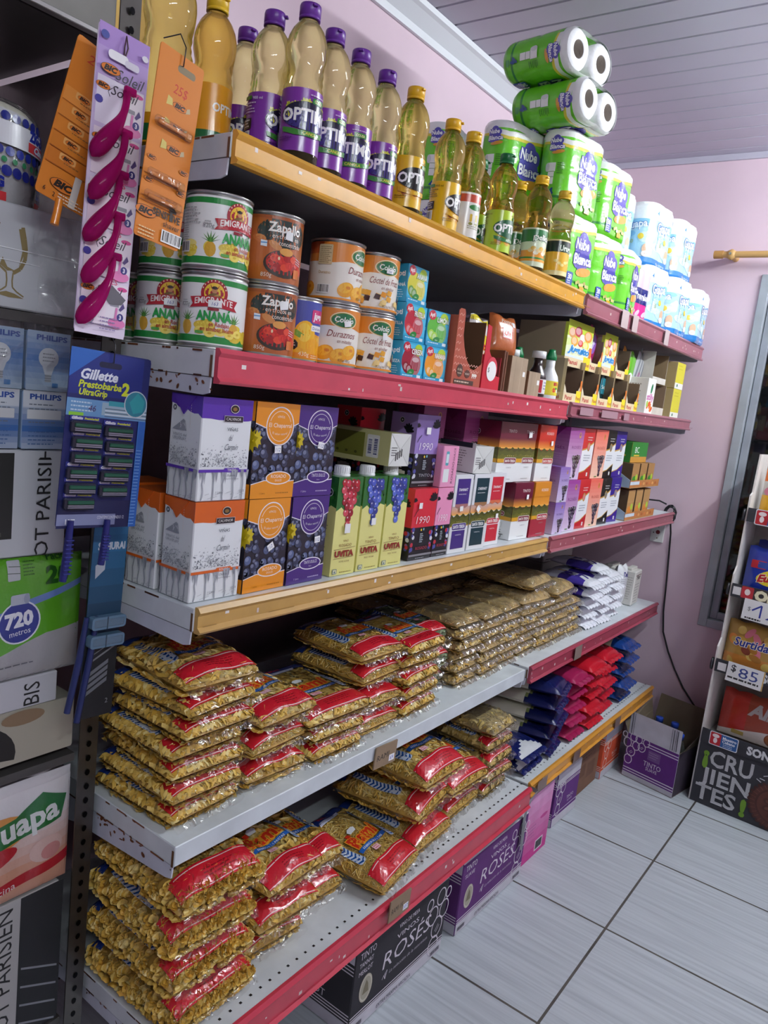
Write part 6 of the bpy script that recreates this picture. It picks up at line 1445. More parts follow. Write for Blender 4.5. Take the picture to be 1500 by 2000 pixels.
# ------------------------------------------------------------------ wine boxes under the shelves
def rings(a, cx, cy, s, c, n, w):
    """outline bunch of grapes: open rings"""
    for k, (dx, dy, r) in enumerate(((0, 0, 1), (-.9, 1.5, .9), (.9, 1.4, .85), (-.3, -1.7, .9), (.2, 2.9, .8), (-1.6, 2.9, .55), (1.4, 2.8, .5), (.8, -.9, .45))[:n]):
        m = 16; pts = [(cx+s*(dx+r*.85*math.cos(2*PI*i/m)), cy+s*(dy+r*math.sin(2*PI*i/m))) for i in range(m+1)]; a.path(pts, w, c)
    a.path([(cx-.3*s, cy-.3*s), (cx+.2*s, cy+.2*s)], w*.5, c); a.path([(cx-.1*s, cy-.5*s), (cx+.4*s, cy)], w*.5, c)
def wine_box(label, x, yf, w, d, h, c, words, rz=0., endwords=None, top=True, ink='d9d3dc'):
    b = B(); box(b, -w/2, w/2, -d/2, d/2, 0, h, c, 'card', .0025, {'+z': 'cbcad2', '-x': c}); s = h/.215
    a = A(); a.rect(.002, .002, w-.004, h*.15, 'c9c8d0')
    for k in range(4): a.rect(.002, h*(.155+.034*k), w-.004, h*.014, ink if k % 2 == 0 else c)
    if w > .3:
        a.t = a.t; a.rect(.002, h*.16, w-.004, h*.83, c)
        for k in range(2): a.rect(.002, h*(.170+.035*k), w-.004, h*.014, ink)
        a.text('VINO DE MESA', w*.54, h*.86, h*.052, ink, w=w*.22); a.text('VINOS', w*.535, h*.735, h*.060, ink, w=w*.24); a.text('ROSÉS', w*.55, h*.485, h*.200, ink, w=w*.52, sh=.12, bold=-.005)
        a.text('La selección de la naturaleza', w*.58, h*.37, h*.040, mixc(ink, c, .35), w=w*.42, sh=.3)
        for k in range(3): a.path([(w*.30+.006*k, h*(.36+.03*k)), (w*.315+.006*k, h*(.40+.02*k)), (w*.33, h*.34)], .0016, ink)
        for k, t in enumerate(words): a.text(t, w*.045, h*(.86-.095*k), h*(.080 if k == 0 else .055), ink, w=w*(.15 if k == 0 else .13), al='l')
        a.ell(w*.13, h*.46, w*.062, h*.165, 'b9b4a0', 26); a.ell(w*.13, h*.46, w*.056, h*.150, 'c9c6b8', 26); a.ell(w*.13, h*.46, w*.050, h*.135, 'a8a492', 24); a.poly([(w*.10, h*.40), (w*.16, h*.40), (w*.15, h*.50), (w*.13, h*.56), (w*.11, h*.48)], '7a745e')
        rings(a, w*.90, h*.42, h*.135, ink, 7, .0034); a.text('EXTRA MÁXIMA ARCADIA', w*.45, h*.045, h*.050, '5a5660', w=w*.36); a.small(w*.03, h*.05, w*.12, 1, .01, '6a6670', h*.05); a.small(w*.86, h*.05, w*.12, 1, .01, '6a6670', h*.05)
    else:
        rings(a, w*.20, h*.50, h*.12, ink, 7, .0034); a.text(words[0], w*.66, h*.36, h*.06, ink, w=w*.28)
        if len(words) > 1: a.text(words[1], w*.66, h*.30, h*.035, ink, w=w*.2)
        a.rect(.002, h*.78, w-.004, h*.21, 'c4c2cc'); 
        for k in range(2): a.rect(.002, h*(.71+.032*k), w-.004, h*.014, ink)
    a.place(b, front(w, d), 'card')
    l = A(); l.rect(.002, .002, d-.004, h*.14, 'bcbac4'); 
    for k in range(3): l.rect(.002, h*(.17+.036*k), d-.004, h*.014, ink)
    for k in range(3): l.rect(.002, h*(.72+.040*k), d-.004, h*.014, ink)
    l.rect(.002, h*.85, d-.004, h*.148, 'c4c2cc')
    for k, t in enumerate(endwords or words): l.text(t, d*.60, h*(.52-.12*k), h*(.12 if k == 0 else .085), ink, w=d*(.36 if k == 0 else .30))
    rings(l, d*.14, h*.45, h*.12, ink, 6, .003)
    l.place(b, left(w, d), 'card')
    t = A(); t.rect(w*.08, d*.10, w*.5, .0035, '4a4850'); 
    for k in range(40): t.ell(w*.06+w*.012*k, d*.165, w*.005, w*.004, '4a4850', 8)
    t.rect(w*.52, d*.13, w*.14, d*.13, 'd8d6dc'); t.bars(w*.54, d*.15, w*.10, d*.09, bg='a8a6ac'); t.text(words[-1], w*.73, d*.06, .016, '5a5660', w=w*.15); t.small(w*.05, d*.05, w*.12, 3, .006, '7a7880', .003); t.rect(0, d*.5, w, .002, 'a09ea6')
    t.place(b, flat((-w/2, -d/2, h), (1, 0, 0), (0, 1, 0)), 'card')
    return obj('wine_box', b, None, label, 'cardboard box', None, None, (x, yf+d/2, .0008), rz)
wine_box('black cardboard wine box on the floor, nearest under the red bottom rail', .693, -.040, .385, .30, .213, '2b2a30', ['TINTO', 'TANNAT', 'MERLOT'], -.01)
wine_box('long purple cardboard wine box on the floor, right of the black one', 1.146, -.047, .385, .30, .213, '5c2a6e', ['TINTO', 'SUAVE'], -.015)
b = B(); w, d, h = .20, .30, .235; box(b, -w/2, w/2, -d/2, d/2, 0, h, 'd878b4', 'card', .0025, {'-x': 'b9a8a6', '+z': 'd0c4cc'}); a = A()
for k in range(7): a.rect(0, h*k/7, w, h/7+.0004, mixc('c8408e', 'dca0cc', k/6))
a.ell(w*.75, h*.55, w*.14, h*.03, 'c04a90', 18); a.rect(w*.55, h*.06, w*.28, h*.16, 'e8e0e4'); a.bars(w*.57, h*.075, w*.24, h*.13, bg='6a6a70', c='1a1a1a'); a.small(w*.1, h*.5, w*.4, 4, .012, 'b06a9a', .004); a.place(b, front(w, d), 'card')
obj('wine_box', b, None, 'bright pink cardboard box with barcode, right of the long purple one', 'cardboard box', None, None, (1.455, -.035+d/2, .0008), -.01)
wine_box('small purple cardboard wine box standing under the joint of the orange rail', 1.762, -.012, .205, .30, .20, '5f2b78', ['TINTO', 'SUAVE'], -.02)
b = B(); box(b, -.13, .13, -.14, .14, 0, .20, '7b5843', 'card', .003); a = A(); a.rect(.02, .07, .10, .05, '6a4836'); a.rect(.14, .05, .08, .06, '6e4c3a'); a.small(.03, .17, .18, 3, .014, '5f4030', .005); a.place(b, front(.26, .28), 'card')
obj('cardboard_box', b, None, 'plain brown cardboard box under the orange rail, between purple and orange boxes', 'cardboard box', None, None, (2.005, .012+.14, .0008), 0)
wine_box('orange and red cardboard wine box under the far end of the orange rail', 2.252, -.002, .205, .28, .20, 'd4522e', ['ROSÉ', 'SUAVE'], -.01, ink='ecd8cc')
# open box of bottles near the far wall
ob = thing('open_box', 'open purple and white cardboard box of bottles on the floor by the far wall', 'cardboard box', None, (2.352, -.176, .0008), -PI/2-.18)
w, d, h, t = .215, .21, .182, .003
b = B(); box(b, -w/2, w/2, -d/2, -d/2+t, 0, h, 'b9b7c0', 'card'); box(b, -w/2, w/2, d/2-t, d/2, 0, h, 'a39a90', 'card', 0, {'-y': '7a6c58'}); box(b, -w/2, -w/2+t, -d/2+t, d/2-t, 0, h, '8c7c68', 'card', 0, {'-x': '6a2f80'}); box(b, w/2-t, w/2, -d/2+t, d/2-t, 0, h, '8c7c68', 'card', 0, {'+x': '352c3a'}); box(b, -w/2, w/2, -d/2, d/2, .0005, .003, '8c7c68', 'card')  # outer right side given a dark colour for the shade on it
a = A(); a.rect(0, h*.12, w, h*.82, '5c2578'); a.rect(0, h*.62, w, h*.38, '5c2578'); ink = 'd6cfdc'
for k in (0, 1): a.rect(0, h*(.15+.06*k), w, h*.022, ink); a.rect(w*.40, h*(.86+.06*k), w*.6, h*.020, ink)
rings(a, w*.10, h*.62, h*.115, ink, 6, .0032); rings(a, w*.30, h*.80, h*.10, ink, 3, .0032)
a.text('TINTO', w*.55, h*.44, h*.11, ink, w=w*.34); a.text('SUAVE', w*.55, h*.35, h*.075, ink, w=w*.22); a.rect(w*.44, h*.60, w*.24, h*.22, '74508a'); a.small(w*.46, h*.76, w*.2, 3, h*.05, '9a80aa', h*.02)
a.place(b, front(w, d), 'card'); obj('box_walls', b, ob)
b = B(); F = lambda u, v: Vector((-w/2+w*u, -d/2-.004*v+.001, h+.095*v)); sheet(b, F, 1, 2, 'c6c6d0', 'card', False); a = A()
for k in range(24):
    for x in (.05, .93, .86): a.ell(w*x, .006+.0036*k, .0022, .0018, '3a3a48', 6)
a.rect(w*.09, .004, .0016, .088, '4a4a58'); a.rect(w*.82, .004, .0016, .088, '4a4a58'); a.rect(w*.90, .004, .0016, .088, '4a4a58'); a.place(b, lambda u, v, hh: F(u/w, v/.095)+Vector((0, -hh, 0)), 'card'); obj('front_flap', b, ob)
b = B(); sheet(b, lambda u, v: Vector((-w/2+w*u, d/2-t+.030*v, h+.125*v)), 1, 2, '6b604e', 'card', False); obj('back_flap', b, ob)
b = B(); sheet(b, lambda u, v: Vector((-w/2-.022*v, -d/2+d*u, h+.10*v*(.4+.6*u))), 1, 2, '7d705c', 'card', False); obj('side_flap', b, ob)
b = B(); sheet(b, lambda u, v: Vector((w/2+.02*v, -d/2+d*u, h+.09*v*(.3+.7*u))), 1, 2, '5d5345', 'card', False); obj('side_flap', b, ob)
def pet():
    t = thing('water_bottle', 'x', 'bottle', 'clear bottles in the open box'); b = B(); lathe(b, [(.002, .003), (.028, 0), (.031, .006), (.031, .14), (.028, .165), (.016, .20), (.012, .207), (.012, .218), (.001, .218)], 20, 'fff', 'clearglass'); obj('bottle_body', b, t)
    b = B(); lathe(b, [(.0125, .212), (.0152, .212), (.0152, .230), (.014, .232), (.001, .2322)], 18, '2f55c4', 'plastic'); obj('cap', b, t); return Kind(t)
pk = pet()
for lab, dx, dy in (('back left', -.06, .05), ('front left', -.062, -.03), ('back middle', .005, .055), ('front middle', .008, -.028), ('front right', .070, -.035)):
    p = ob.matrix_basis @ Vector((dx, dy, .004)); pk.put('clear bottle with blue cap in the open box, %s one' % lab, (p.x, p.y, .0045), 0)
# ------------------------------------------------------------------ cardboard display of biscuits
ds = thing('biscuit_display', 'tall white and black cardboard display stand of biscuits by the window', 'display stand', None, (2.290, -.312, .0008), -PI/2-.06)
DW = .62                                              # local x runs along the front (away from the shelves), local y goes back toward the wall
prof = [(0, 0), (0, .625), (.028, .655), (.028, .905), (.052, .935), (.052, 1.205), (.075, 1.215), (.085, 1.36), (.215, 1.36), (.225, 0)]
for x, nm in ((0, 'side_panel'), (DW, 'side_panel')):
    b = B(); prism(b, prof, x, x+.006, 'x', 'dedad6', 'card'); obj(nm, b, ds)
b = B(); box(b, .006, DW, .212, .218, 0, 1.44, 'a9a49e', 'card'); obj('back_or_shade_panel', b, ds)
b = B(); box(b, .10, .19, .200, .211, 1.36, 1.42, 'c9c9c9', 'card', .002); obj('header_tab', b, ds)
def logo(a, x, y, s):
    a.rect(x, y, .112*s, .058*s, 'dfe2e8', .006*s); a.rect(x+.003*s, y+.003*s, .106*s, .052*s, '2b5a94', .005*s); a.rect(x+.003*s, y+.003*s, .042*s, .052*s, 'b3242e', .005*s)
    a.ell(x+.024*s, y+.042*s, .014*s, .008*s, 'ecdfe0', 14); a.ell(x+.024*s, y+.022*s, .008*s, .012*s, 'ecdfe0', 12); a.text('Maestro', x+.078*s, y+.036*s, .012*s, 'e8ecf4', w=.054*s, bold=.03); a.text('Cubano', x+.076*s, y+.022*s, .012*s, 'e8ecf4', w=.05*s, bold=.03); a.small(x+.056*s, y+.014*s, .044*s, 2, .007*s, 'b8c8e0', .003*s)
def band(name, y, z, h, art, panel='33343a'):
    b = B(); box(b, .006, DW, y-.004, y, z, z+h, panel, 'card'); art.place(b, flat((.006, y-.004, z), (1, 0, 0), (0, 0, 1)), 'card'); obj(name, b, ds)
def chalk(a, t, x, y, h, w, c='c9cbcd', dark='33343a'):
    a.text(t, x, y, h, c, w=w, bold=.022, al='l'); n = int(h/.0042)
    for k in range(n): a.line(x-.001, y+.002+k*.0042, x+w+.003, y+.006+k*.0042, .0006, dark)
a = A(); chalk(a, 'CRU', .045, .165, .062, .155); chalk(a, 'JIEN', .022, .093, .058, .178); chalk(a, 'TES', .012, .022, .058, .150)
a.text('¡', .020, .168, .060, '6f9a2e', bold=.06, al='l'); a.text('!', .178, .018, .060, '6f9a2e', bold=.06, al='l')
for q in ((.215, .180, .232, .172), (.225, .186, .243, .184), (.236, .198, .250, .205)): a.line(*q, .003, 'c9cbcd')
cx, cy = .305, .098
for k in range(34): an = 2*PI*k/34; a.z = 60; a.ell(cx+.098*math.cos(an), cy+.086*math.sin(an), .011, .008, '4a2a24', 8, an)
a.ell(cx, cy, .098, .086, '54302a', 34); a.ell(cx, cy, .080, .070, '4a2823', 32); a.ell(cx, cy, .074, .064, '5f372f', 30)
for k in range(34): an = 2*PI*k/34; a.line(cx+.082*math.cos(an), cy+.072*math.sin(an), cx+.098*math.cos(an), cy+.086*math.sin(an), .002, '74483c')
for k in range(9): r = random.Random(k); an = 2*PI*k/9; a.ell(cx+.040*math.cos(an), cy+.036*math.sin(an), .017, .011, '4e2c26', 12, an); a.ell(cx+.038*math.cos(an), cy+.036*math.sin(an), .011, .006, '6e4438', 10, an)
a.ell(cx, cy, .016, .014, '6a3f35', 16)
band('front_panel', 0, .0, .245, a, '34353b')
a = A(); logo(a, .030, .002, .92); a.text('SON RICAS', .165, .014, .030, 'd4d6d8', w=.20, bold=.05, al='l'); band('tray_front', -.004, .245, .056, a, '303137')
a = A(); a.rect(.010, .008, .030, .030, 'dcdcdc'); a.rect(.045, .0, .03, .048, 'b3242e', .003); a.text('SON RICAS', .165, .010, .030, 'd4d6d8', w=.20, bold=.05, al='l'); band('tray_front', .0, .530, .050, a, '303137')
a = A(); a.rect(.006, .010, .028, .030, 'd8d8d8'); a.rect(.036, .004, .042, .044, 'b8303a', .004); a.ell(.057, .028, .010, .012, 'e8dcd8', 12); a.text('OFERTA', .082, .008, .034, 'eeeac8', w=.20, bold=.07, al='l', out='4a3a2a', ow=.05); band('tray_front', .026, .822, .050, a, '303137')
a = A(); logo(a, .028, -.006, 1.); a.text('SON RICAS', .165, .010, .030, 'd4d6d8', w=.20, bold=.05, al='l'); band('tray_front', .050, 1.108, .052, a, '33343a')
for y, z in ((0, .262), (.004, .535), (.030, .827), (.054, 1.113)):
    b = B(); box(b, .006, DW, y, .212, z-.004, z, 'b5b0aa', 'card'); obj('tray_floor', b, ds)
for y, z in ((.0, .553), (.028, .845), (.052, 1.13)):
    b = B(); lathe(b, [(.001, -.010), (.020, -.009), (.020, .009), (.001, .010)], 14, '26272c', 'plastic'); b.v = [(-p[2]-.006 if False else -abs(.004)-(p[2]+.010)*.4, y+.008+p[0]*.8, z+p[1]*1.2) for p in b.v]; obj('clip', b, ds)
def dsp(x, y, z): p = ds.matrix_basis @ Vector((x, y, z)); return (p.x, p.y, p.z)
DR = -PI/2-.06
def snack(name, label, x, y, z, w, h, th, col, art, tilt=-.12, roll=0.):
    o = pouch(name, label, w, h, th, col, art, dsp(x, y, z), (tilt, roll, DR), 'snack bag'); return o
a = A(); a.rect(.02, .115, .10, .026, 'ecc42a', .006); a.text('PREMIUM', .07, .123, .010, '8a5a14', w=.07, bold=.02); a.rect(0, .0, .24, .085, 'f0b428'); a.ell(.035, .10, .028, .018, 'd8849a', 18); a.ell(.035, .10, .008, .005, 'b8506a', 10); a.rect(.10, .088, .14, .030, 'e6b83c', .004); a.text('Delicias', .165, .095, .014, '6a3a14', w=.08, sh=.2); a.text('SUR', .13, .045, .040, 'f4f0e8', w=.13, bold=.04, out='e08a2a', ow=.04); a.text('TIDOS', .145, .002, .038, 'f4f0e8', w=.17, bold=.04, out='e08a2a', ow=.04); a.ell(.15, .135, .022, .020, '1a1c24', 8); a.rect(.137, .128, .026, .014, 'dcdce0')
snack('biscuit_bag', 'orange and yellow biscuit bag on the topmost tier of the display', .145, .105, 1.126, .235, .200, .05, lambda u, v: 'e0701e' if v > .68 else 'd8d4cc', a, -.10)
a = A(); a.rect(.02, .105, .055, .030, 'b8303a', .004); a.rect(.045, .108, .035, .024, '2b4a9a', .003); a.ell(.15, .085, .105, .036, 'e8d43a', 26, .18); a.text('Surtidos', .155, .098, .018, 'a8602a', w=.10, sh=.3, rot=.16); a.text('Europeos', .135, .070, .026, 'b3242e', w=.17, bold=.05, sh=.35, rot=.16, out='f4e8c8', ow=.05)
for k in range(9): r = random.Random(k+3); a.ell(.12+.012*k, .03+r.uniform(-.012, .014), .017, .013, ['5f3a22', 'b88a52', '7a4a2c', 'd8b88a'][k % 4], 12)
snack('biscuit_bag', 'blue biscuit bag with a yellow oval, second tier from the top', .150, .085, .832, .25, .185, .06, '23389c', a, -.10)
snack('biscuit_bag', 'dark blue biscuit bag behind the one with the yellow oval', .165, .150, .832, .25, .205, .05, '1d2c82', A(), -.05)
a = A(); a.rect(0, 0, .22, .06, 'c8843a')
for k in range(22): r = random.Random(k+8); a.z = 6+k; a.ell(r.uniform(.01, .21), r.uniform(.008, .16), r.uniform(.014, .026), r.uniform(.010, .018), r.choice(['d8b860', 'c9a24a', 'e08a3a', '7a3a2c', 'a8742e', 'e0c070', 'd87a8a']), 14, r.uniform(0, 3))
a.text('Surtidas', .105, .095, .030, '2a3a8a', w=.14, bold=.025, sh=.15, out='e8e4dc', ow=.04)
snack('biscuit_bag', 'bag of mixed golden biscuits marked in dark blue, third tier from the top', .115, .075, .540, .215, .185, .07, 'b08a44', a, -.10)
a = A(); a.ell(.10, .10, .05, .045, '3a2a8a', 22); a.text('Pepas', .10, .060, .026, 'e8e4f0', w=.09, bold=.05, rot=.3); a.rect(0, 0, .2, .03, 'e0a83a')
snack('biscuit_bag', 'golden and violet biscuit bag beside the mixed biscuits, third tier', .330, .070, .540, .200, .180, .07, 'd8b04a', a, -.10)
a = A(); a.poly([(0, 0), (.30, 0), (.30, .075), (.16, .055), (0, .02)], 'd8d2cc'); a.text('Alina', .175, .105, .045, 'b0aaa6', w=.15, bold=.05, sh=.2, rot=-.04); a.text('María', .22, .078, .022, '5a3020', w=.08, sh=.3); a.rect(.055, .018, .045, .016, 'b09a4a', .002)
for x, y in ((.20, .035), (.235, .045), (.215, .018), (.25, .022)): a.ell(x, y, .028, .026, '8a5032', 20); a.ell(x, y, .024, .022, 'a0643f', 20)
for q in range(4): a.path([(.14, .115+.010*q), (.148, .120+.010*q)], .004, 'b0aaa6')
snack('biscuit_bag', 'red and brown biscuit bag on the lowest tier, above the chalk lettering', .185, .085, .274, .30, .180, .07, lambda u, v: 'b03428' if u < .3 else '96402a', a, -.10)
# handwritten price signs clipped to the tiers
def sign(label, x, y, z, w, h, fn, rz=0, roll=.0, edge='c9a24a'):
    b = B(); box(b, -w/2, w/2, -.0008, .0008, 0, h, 'e6e8e8', 'paper'); a = A(); fn(a, w, h); a.place(b, flat((-w/2, -.0008, 0), (1, 0, 0), (0, 0, 1)), 'paper'); return obj('price_sign', b, None, label, 'price sign', None, None, dsp(x, y, z), (0, roll, DR))
def s85(a, w, h): a.rect(w-.004, 0, .004, h, 'c9a050'); a.text('$', .022, h*.56, h*.34, '2a2c34', bold=.02); a.text('85', w*.58, h*.34, h*.52, '3a4a8a', w=w*.52); a.small(.006, h*.17, w*.9, 1, .01, '2a2c2a', .007)
def s124(a, w, h): a.text('$', .022, h*.45, h*.2, '6a6a6a'); a.path([(.032, h*.50), (.062, h*.82), (.062, h*.22)], .006, '2a3a94'); a.text('24', w*.66, h*.25, h*.60, '2a3a94', w=w*.50, sh=.25, bold=.02); a.small(.012, h*.06, w*.32, 1, .01, '2a2c2a', .006)
sign('white handwritten price sign reading 85 dollars on the third tier', .115, -.008, .508, .130, .074, s85, 0, .03)
sign('white handwritten price sign reading 124 on the second tier', .158, .016, .748, .20, .078, s124, 0, .03)
# power socket and black cable on the far wall
b = B(); box(b, -.010, 0, -.028, .028, -.040, .040, 'd6d6d4', 'plastic', .002); a = A(); a.ell(.03, .044, .009, .009, '7a2a34', 16); a.ell(.012, .040, .003, .003, '4a4a4a', 8); a.ell(.030, .018, .003, .003, '5a4a3a', 8); a.ell(.030, .066, .0028, .0028, '8a8a8a', 8)
a.place(b, flat((-.010, .028, -.040), (0, -1, 0), (0, 0, 1)), 'plastic'); obj('wall_socket', b, None, 'small white power socket on the pink far wall beside the shelf end', 'socket', None, None, (WB-.0005, .056, .968), 0)
cb = thing('power_cable', 'black cable coiled at the third shelf end, hanging down the far wall', 'cable', None, (0, 0, 0))
b = B()
for k in range(6):
    r = random.Random(k); R = .030+r.uniform(-.004, .004); tube(b, [(2.548+r.uniform(-.006, .006)+.004*math.sin(i), .012+R*.7*math.cos(2*PI*i/14+k), 1.060+R*1.15*math.sin(2*PI*i/14+k)+r.uniform(-.002, .002)) for i in range(15)], .0034, '15151a')
tube(b, [(2.540, .03, 1.10), (2.535, .06, 1.11), (2.53, .10, 1.108), (2.53, .16, 1.12)], .0034, '15151a'); obj('cable_coil', b, cb)
b = B(); tube(b, [(2.550, .006, 1.035), (2.566, .000, .98), (2.570, -.006, .90), (2.570, -.016, .78), (2.570, -.026, .64), (2.570, -.040, .55), (2.570, -.075, .47), (2.570, -.115, .40), (2.570, -.16, .335), (2.570, -.23, .26), (2.568, -.30, .20), (2.565, -.36, .12), (2.56, -.40, .006)], .0036, '15151a', n=8); obj('cable_run', b, cb)
# ------------------------------------------------------------------ slotted angle rack at the left
lr = thing('slotted_angle_rack', 'dark slotted angle rack at the left of the shelving, packed with boxes', 'rack', None, (0, 0, 0))
def angle_post(x, y, sx, sy):
    b = B(); box(b, x, x+sx*.034, y, y+sy*.003, .001, 2.05, '6f6c68', 'metal', 0); box(b, x, x+sx*.003, y+sy*.003, y+sy*.034, .001, 2.05, '6f6c68', 'metal', 0)
    a = A()
    for k in range(78): a.ell(.017, .03+k*.026, .0045, .0058, '17171a', 8)
    a.place(b, flat((min(x, x+sx*.034), y, 0), (1, 0, 0), (0, 0, 1)), 'metal', None, .0002)
    obj('post', b, lr)
PXR = -.012
angle_post(PXR, .205, -1, 1); angle_post(-.93, .205, 1, 1); angle_post(-.10, .56, -1, -1); angle_post(-.93, .56, 1, -1)
def rack_shelf(z, c='4a4846', lip=.014, y0=.212):
    b = B(); box(b, -.93, -.050, y0, .555, z-.003, z, c, 'paint', 0); box(b, -.93, -.050, y0, y0+.003, z-lip, z-.003, c, 'paint', 0); obj('shelf_sheet', b, lr)
for z in (1.478, .772, .268): rack_shelf(z)
b = B(); box(b, -.93, -.05, .210, .214, 1.876, 2.05, '8c8b85', 'paint', 0); box(b, -.93, -.05, .196, .210, 1.872, 1.879, 'c9c9c6', 'metal', .001); box(b, -.93, -.05, .214, .555, 1.872, 1.876, '3a3634', 'paint', 0); obj('top_shelf', b, lr)
b = B(); box(b, -.049, -.047, .212, .555, 1.50, 1.862, 'a3a19d', 'metal', 0); obj('end_sheet', b, lr)
# cotton rolls in their bag
cr = thing('cotton_pack', 'big round white cotton pack with blue dots on top of the white carton', 'cotton pack', None, (-.196, .322, 1.6215), 0)
a = A(); W_ = .085*PI
for k in range(34): u = -W_+.016*k; a.ell(u, .112, .0068, .0060, '1f2a86', 12); a.ell(u+.008, .068, .0068, .0064, '1f2f9a', 12); a.ell(u, .056, .0042, .0040, '2f8a5a', 10); a.ell(u+.004, .042, .0078, .0074, '1f2a8e', 12)
a.rect(-W_, .075, 2*W_, .030, 'dcdce4')
for u in (-.16, -.045, .07): a.text('ZIG-ZAG', u, .092, .0125, '1f2f9a', w=.058, bold=.07); a.rect(u-.030, .0765, .060, .0125, 'cf3a40'); a.text('Cisne', u, .079, .0085, 'e8ecf6', w=.034, sh=.35, bold=.04, out='2a3a9a', ow=.05); a.small(u-.028, .0735, .05, 1, .003, '4a4a6a', .001)
for u in (-.16, -.045, .07): a.text('ZIG-ZAG', u+.02, .019, .0125, '1f2f9a', w=.058, bold=.07); a.rect(u-.012, .0, .064, .0125, 'cf3a40'); a.text('Cisne', u+.02, .0025, .0085, 'e8ecf6', w=.034, sh=.35, bold=.04)
b = B(); lathe(b, [(.075, .0), (.085, .004), (.085, .112), (.083, .122), (.074, .131), (.05, .137), (.001, .139)], 44, lambda j: 'd9d9dd' if j < 3 else 'd3d0c0', 'rolls'); a.place(b, cyl(.0853), 'gloss', .008); obj('cotton_roll', b, cr)
b = B(); lathe(b, [(.0885, .001), (.0885, .115), (.087, .124), (.076, .136), (.05, .143), (.02, .146)], 36, 'fff', 'wrap'); 
sheet(b, lambda u, v: Vector((.070+.045*u*(.4+.6*math.sin(v*PI*.9)), -.112-.012*math.sin(u*3+v*9)-.01*u, -.060+.247*v)), 8, 26, 'fff', 'wrap'); obj('bag_film', b, cr)
# packed glassware and lamp boxes
def lbox(name, label, x0, x1, z0, z1, c, art, cat='box', d=.26, y0=.216, group=None, cols=None):
    w, h = x1-x0, z1-z0; b = B(); box(b, -w/2, w/2, 0, d, 0, h, c, 'paper', .002, cols); art.place(b, flat((-w/2, 0, 0), (1, 0, 0), (0, 0, 1)), 'paper'); return obj(name, b, None, label, cat, group, None, ((x0+x1)/2, y0, z0), 0)
def goblet(a, x, y, s, c='85754c'):
    for sg in (-1, 1):
        a.path([(x+sg*p*s, y+q*s) for p, q in ((.0185, .102), (.0225, .085), (.0250, .068), (.0235, .052), (.0165, .038), (.0055, .030))], .0060*s if sg > 0 else .0035*s, c)
        a.path([(x+sg*p*s, y+q*s) for p, q in ((.0055, .030), (.0042, .018), (.0050, .008), (.0120, .002), (.0235, -.004))], .0024*s, c)
    a.poly([(x+.012*s, y+.098*s), (x+.019*s, y+.100*s), (x+.024*s, y+.066*s), (x+.014*s, y+.040*s), (x+.019*s, y+.066*s)], c); a.poly([(x-.016*s, y+.040*s), (x-.004*s, y+.032*s), (x+.008*s, y+.034*s), (x-.004*s, y+.038*s), (x-.012*s, y+.052*s)], c); a.poly([(x-.024*s, y-.005*s), (x-.005*s, y+.001*s), (x+.008*s, y-.001*s), (x+.024*s, y-.007*s), (x, y-.008*s)], c)
a = A(); goblet(a, .318, .022, .88); goblet(a, .265, .030, .88); goblet(a, .20, .022, .88); a.rect(0, .080, .42, .0012, 'e8eaec'); a.rect(0, .064, .36, .001, 'e4e6e8')
lbox('glassware_box', 'white carton printed with brown wine glasses, under the cotton pack', -.505, -.060, 1.4795, 1.620, 'b9bcc0', a)
b = B(); sheet(b, lambda u, v: Vector((-.165+.10*u, .190-.012*math.sin(u*5+v*7)-.006*math.sin(v*23), 1.475+.20*v)), 10, 16, 'fff', 'wrap'); obj('clear_bag', b, None, 'crumpled clear plastic bag hanging over the corner of the glassware carton', 'plastic bag', None, None, (0, 0, 0), 0)
def lamp(top):
    a = A(); w, h = .066, .085
    if top:
        for k in range(10): a.rect(0, h*k/10, w, h/10+.0003, mixc('4a78b8', 'a9bdd2', abs(k-5)/5))
        a.ell(w*.5, h*.56, .0155, .015, 'd3d8de', 20); a.poly([(w*.34, h*.46), (w*.66, h*.46), (w*.58, h*.28), (w*.42, h*.28)], 'c9ced6'); a.rect(w*.43, h*.15, w*.14, h*.13, 'a4a8ae')
        for k in range(3): a.rect(w*.42, h*(.17+.04*k), w*.16, h*.012, '7a7e86')
        a.text('PHILIPS', w*.56, h*.86, .0072, '2a4a94', w=w*.72, bold=.04); a.small(w*.36, h*.62, w*.3, 3, .005, '8a9098', .0016); a.rect(w*.6, h*.06, w*.14, h*.08, '3a78b4', .001)
    else:
        for k in range(10): a.rect(0, h*k/10, w, h/10+.0003, mixc('2f62a4', 'c4ccd4', min(1, abs(k-3.2)/5.2)))
        a.rect(0, h*.72, w, h*.28, 'c9cfd6'); a.text('PHILIPS', w*.52, h*.86, .0075, '2a4a94', w=w*.74, bold=.04); a.small(w*.14, h*.76, w*.74, 5, .0065, '6a7480', .0016); a.rect(w*.1, h*.52, w*.8, h*.16, 'cfd2d4', .001); a.small(w*.14, h*.36, w*.7, 5, .006, '4a6a9a', .0016)
    return a
for i, x in enumerate((-.163, -.2325, -.302)):
    nm = ['right', 'middle', 'left'][i]
    lbox('lamp_box', 'pale blue lamp carton with panel of fine print, lower row, %s one' % nm, x, x+.066, 1.2835, 1.3685, '8fabc8', lamp(False), 'lamp box', .07, .212+.004*i, 'lamp cartons on the left rack')
    o = lbox('lamp_box', 'pale blue lamp carton picturing a bulb in plastic wrap, upper row, %s one' % nm, x+.004, x+.068, 1.3695, 1.4540, '7f9fc4', lamp(True), 'lamp box', .07, .214+.004*i, 'lamp cartons on the left rack')
    b = B(); sheet(b, lambda u, v: Vector((-.036+.072*u, -.004-.004*math.sin(u*PI)-.002*math.sin(v*17+u*9), -.002+.096*v)), 8, 10, 'fff', 'wrap'); obj('plastic_wrap', b, o)
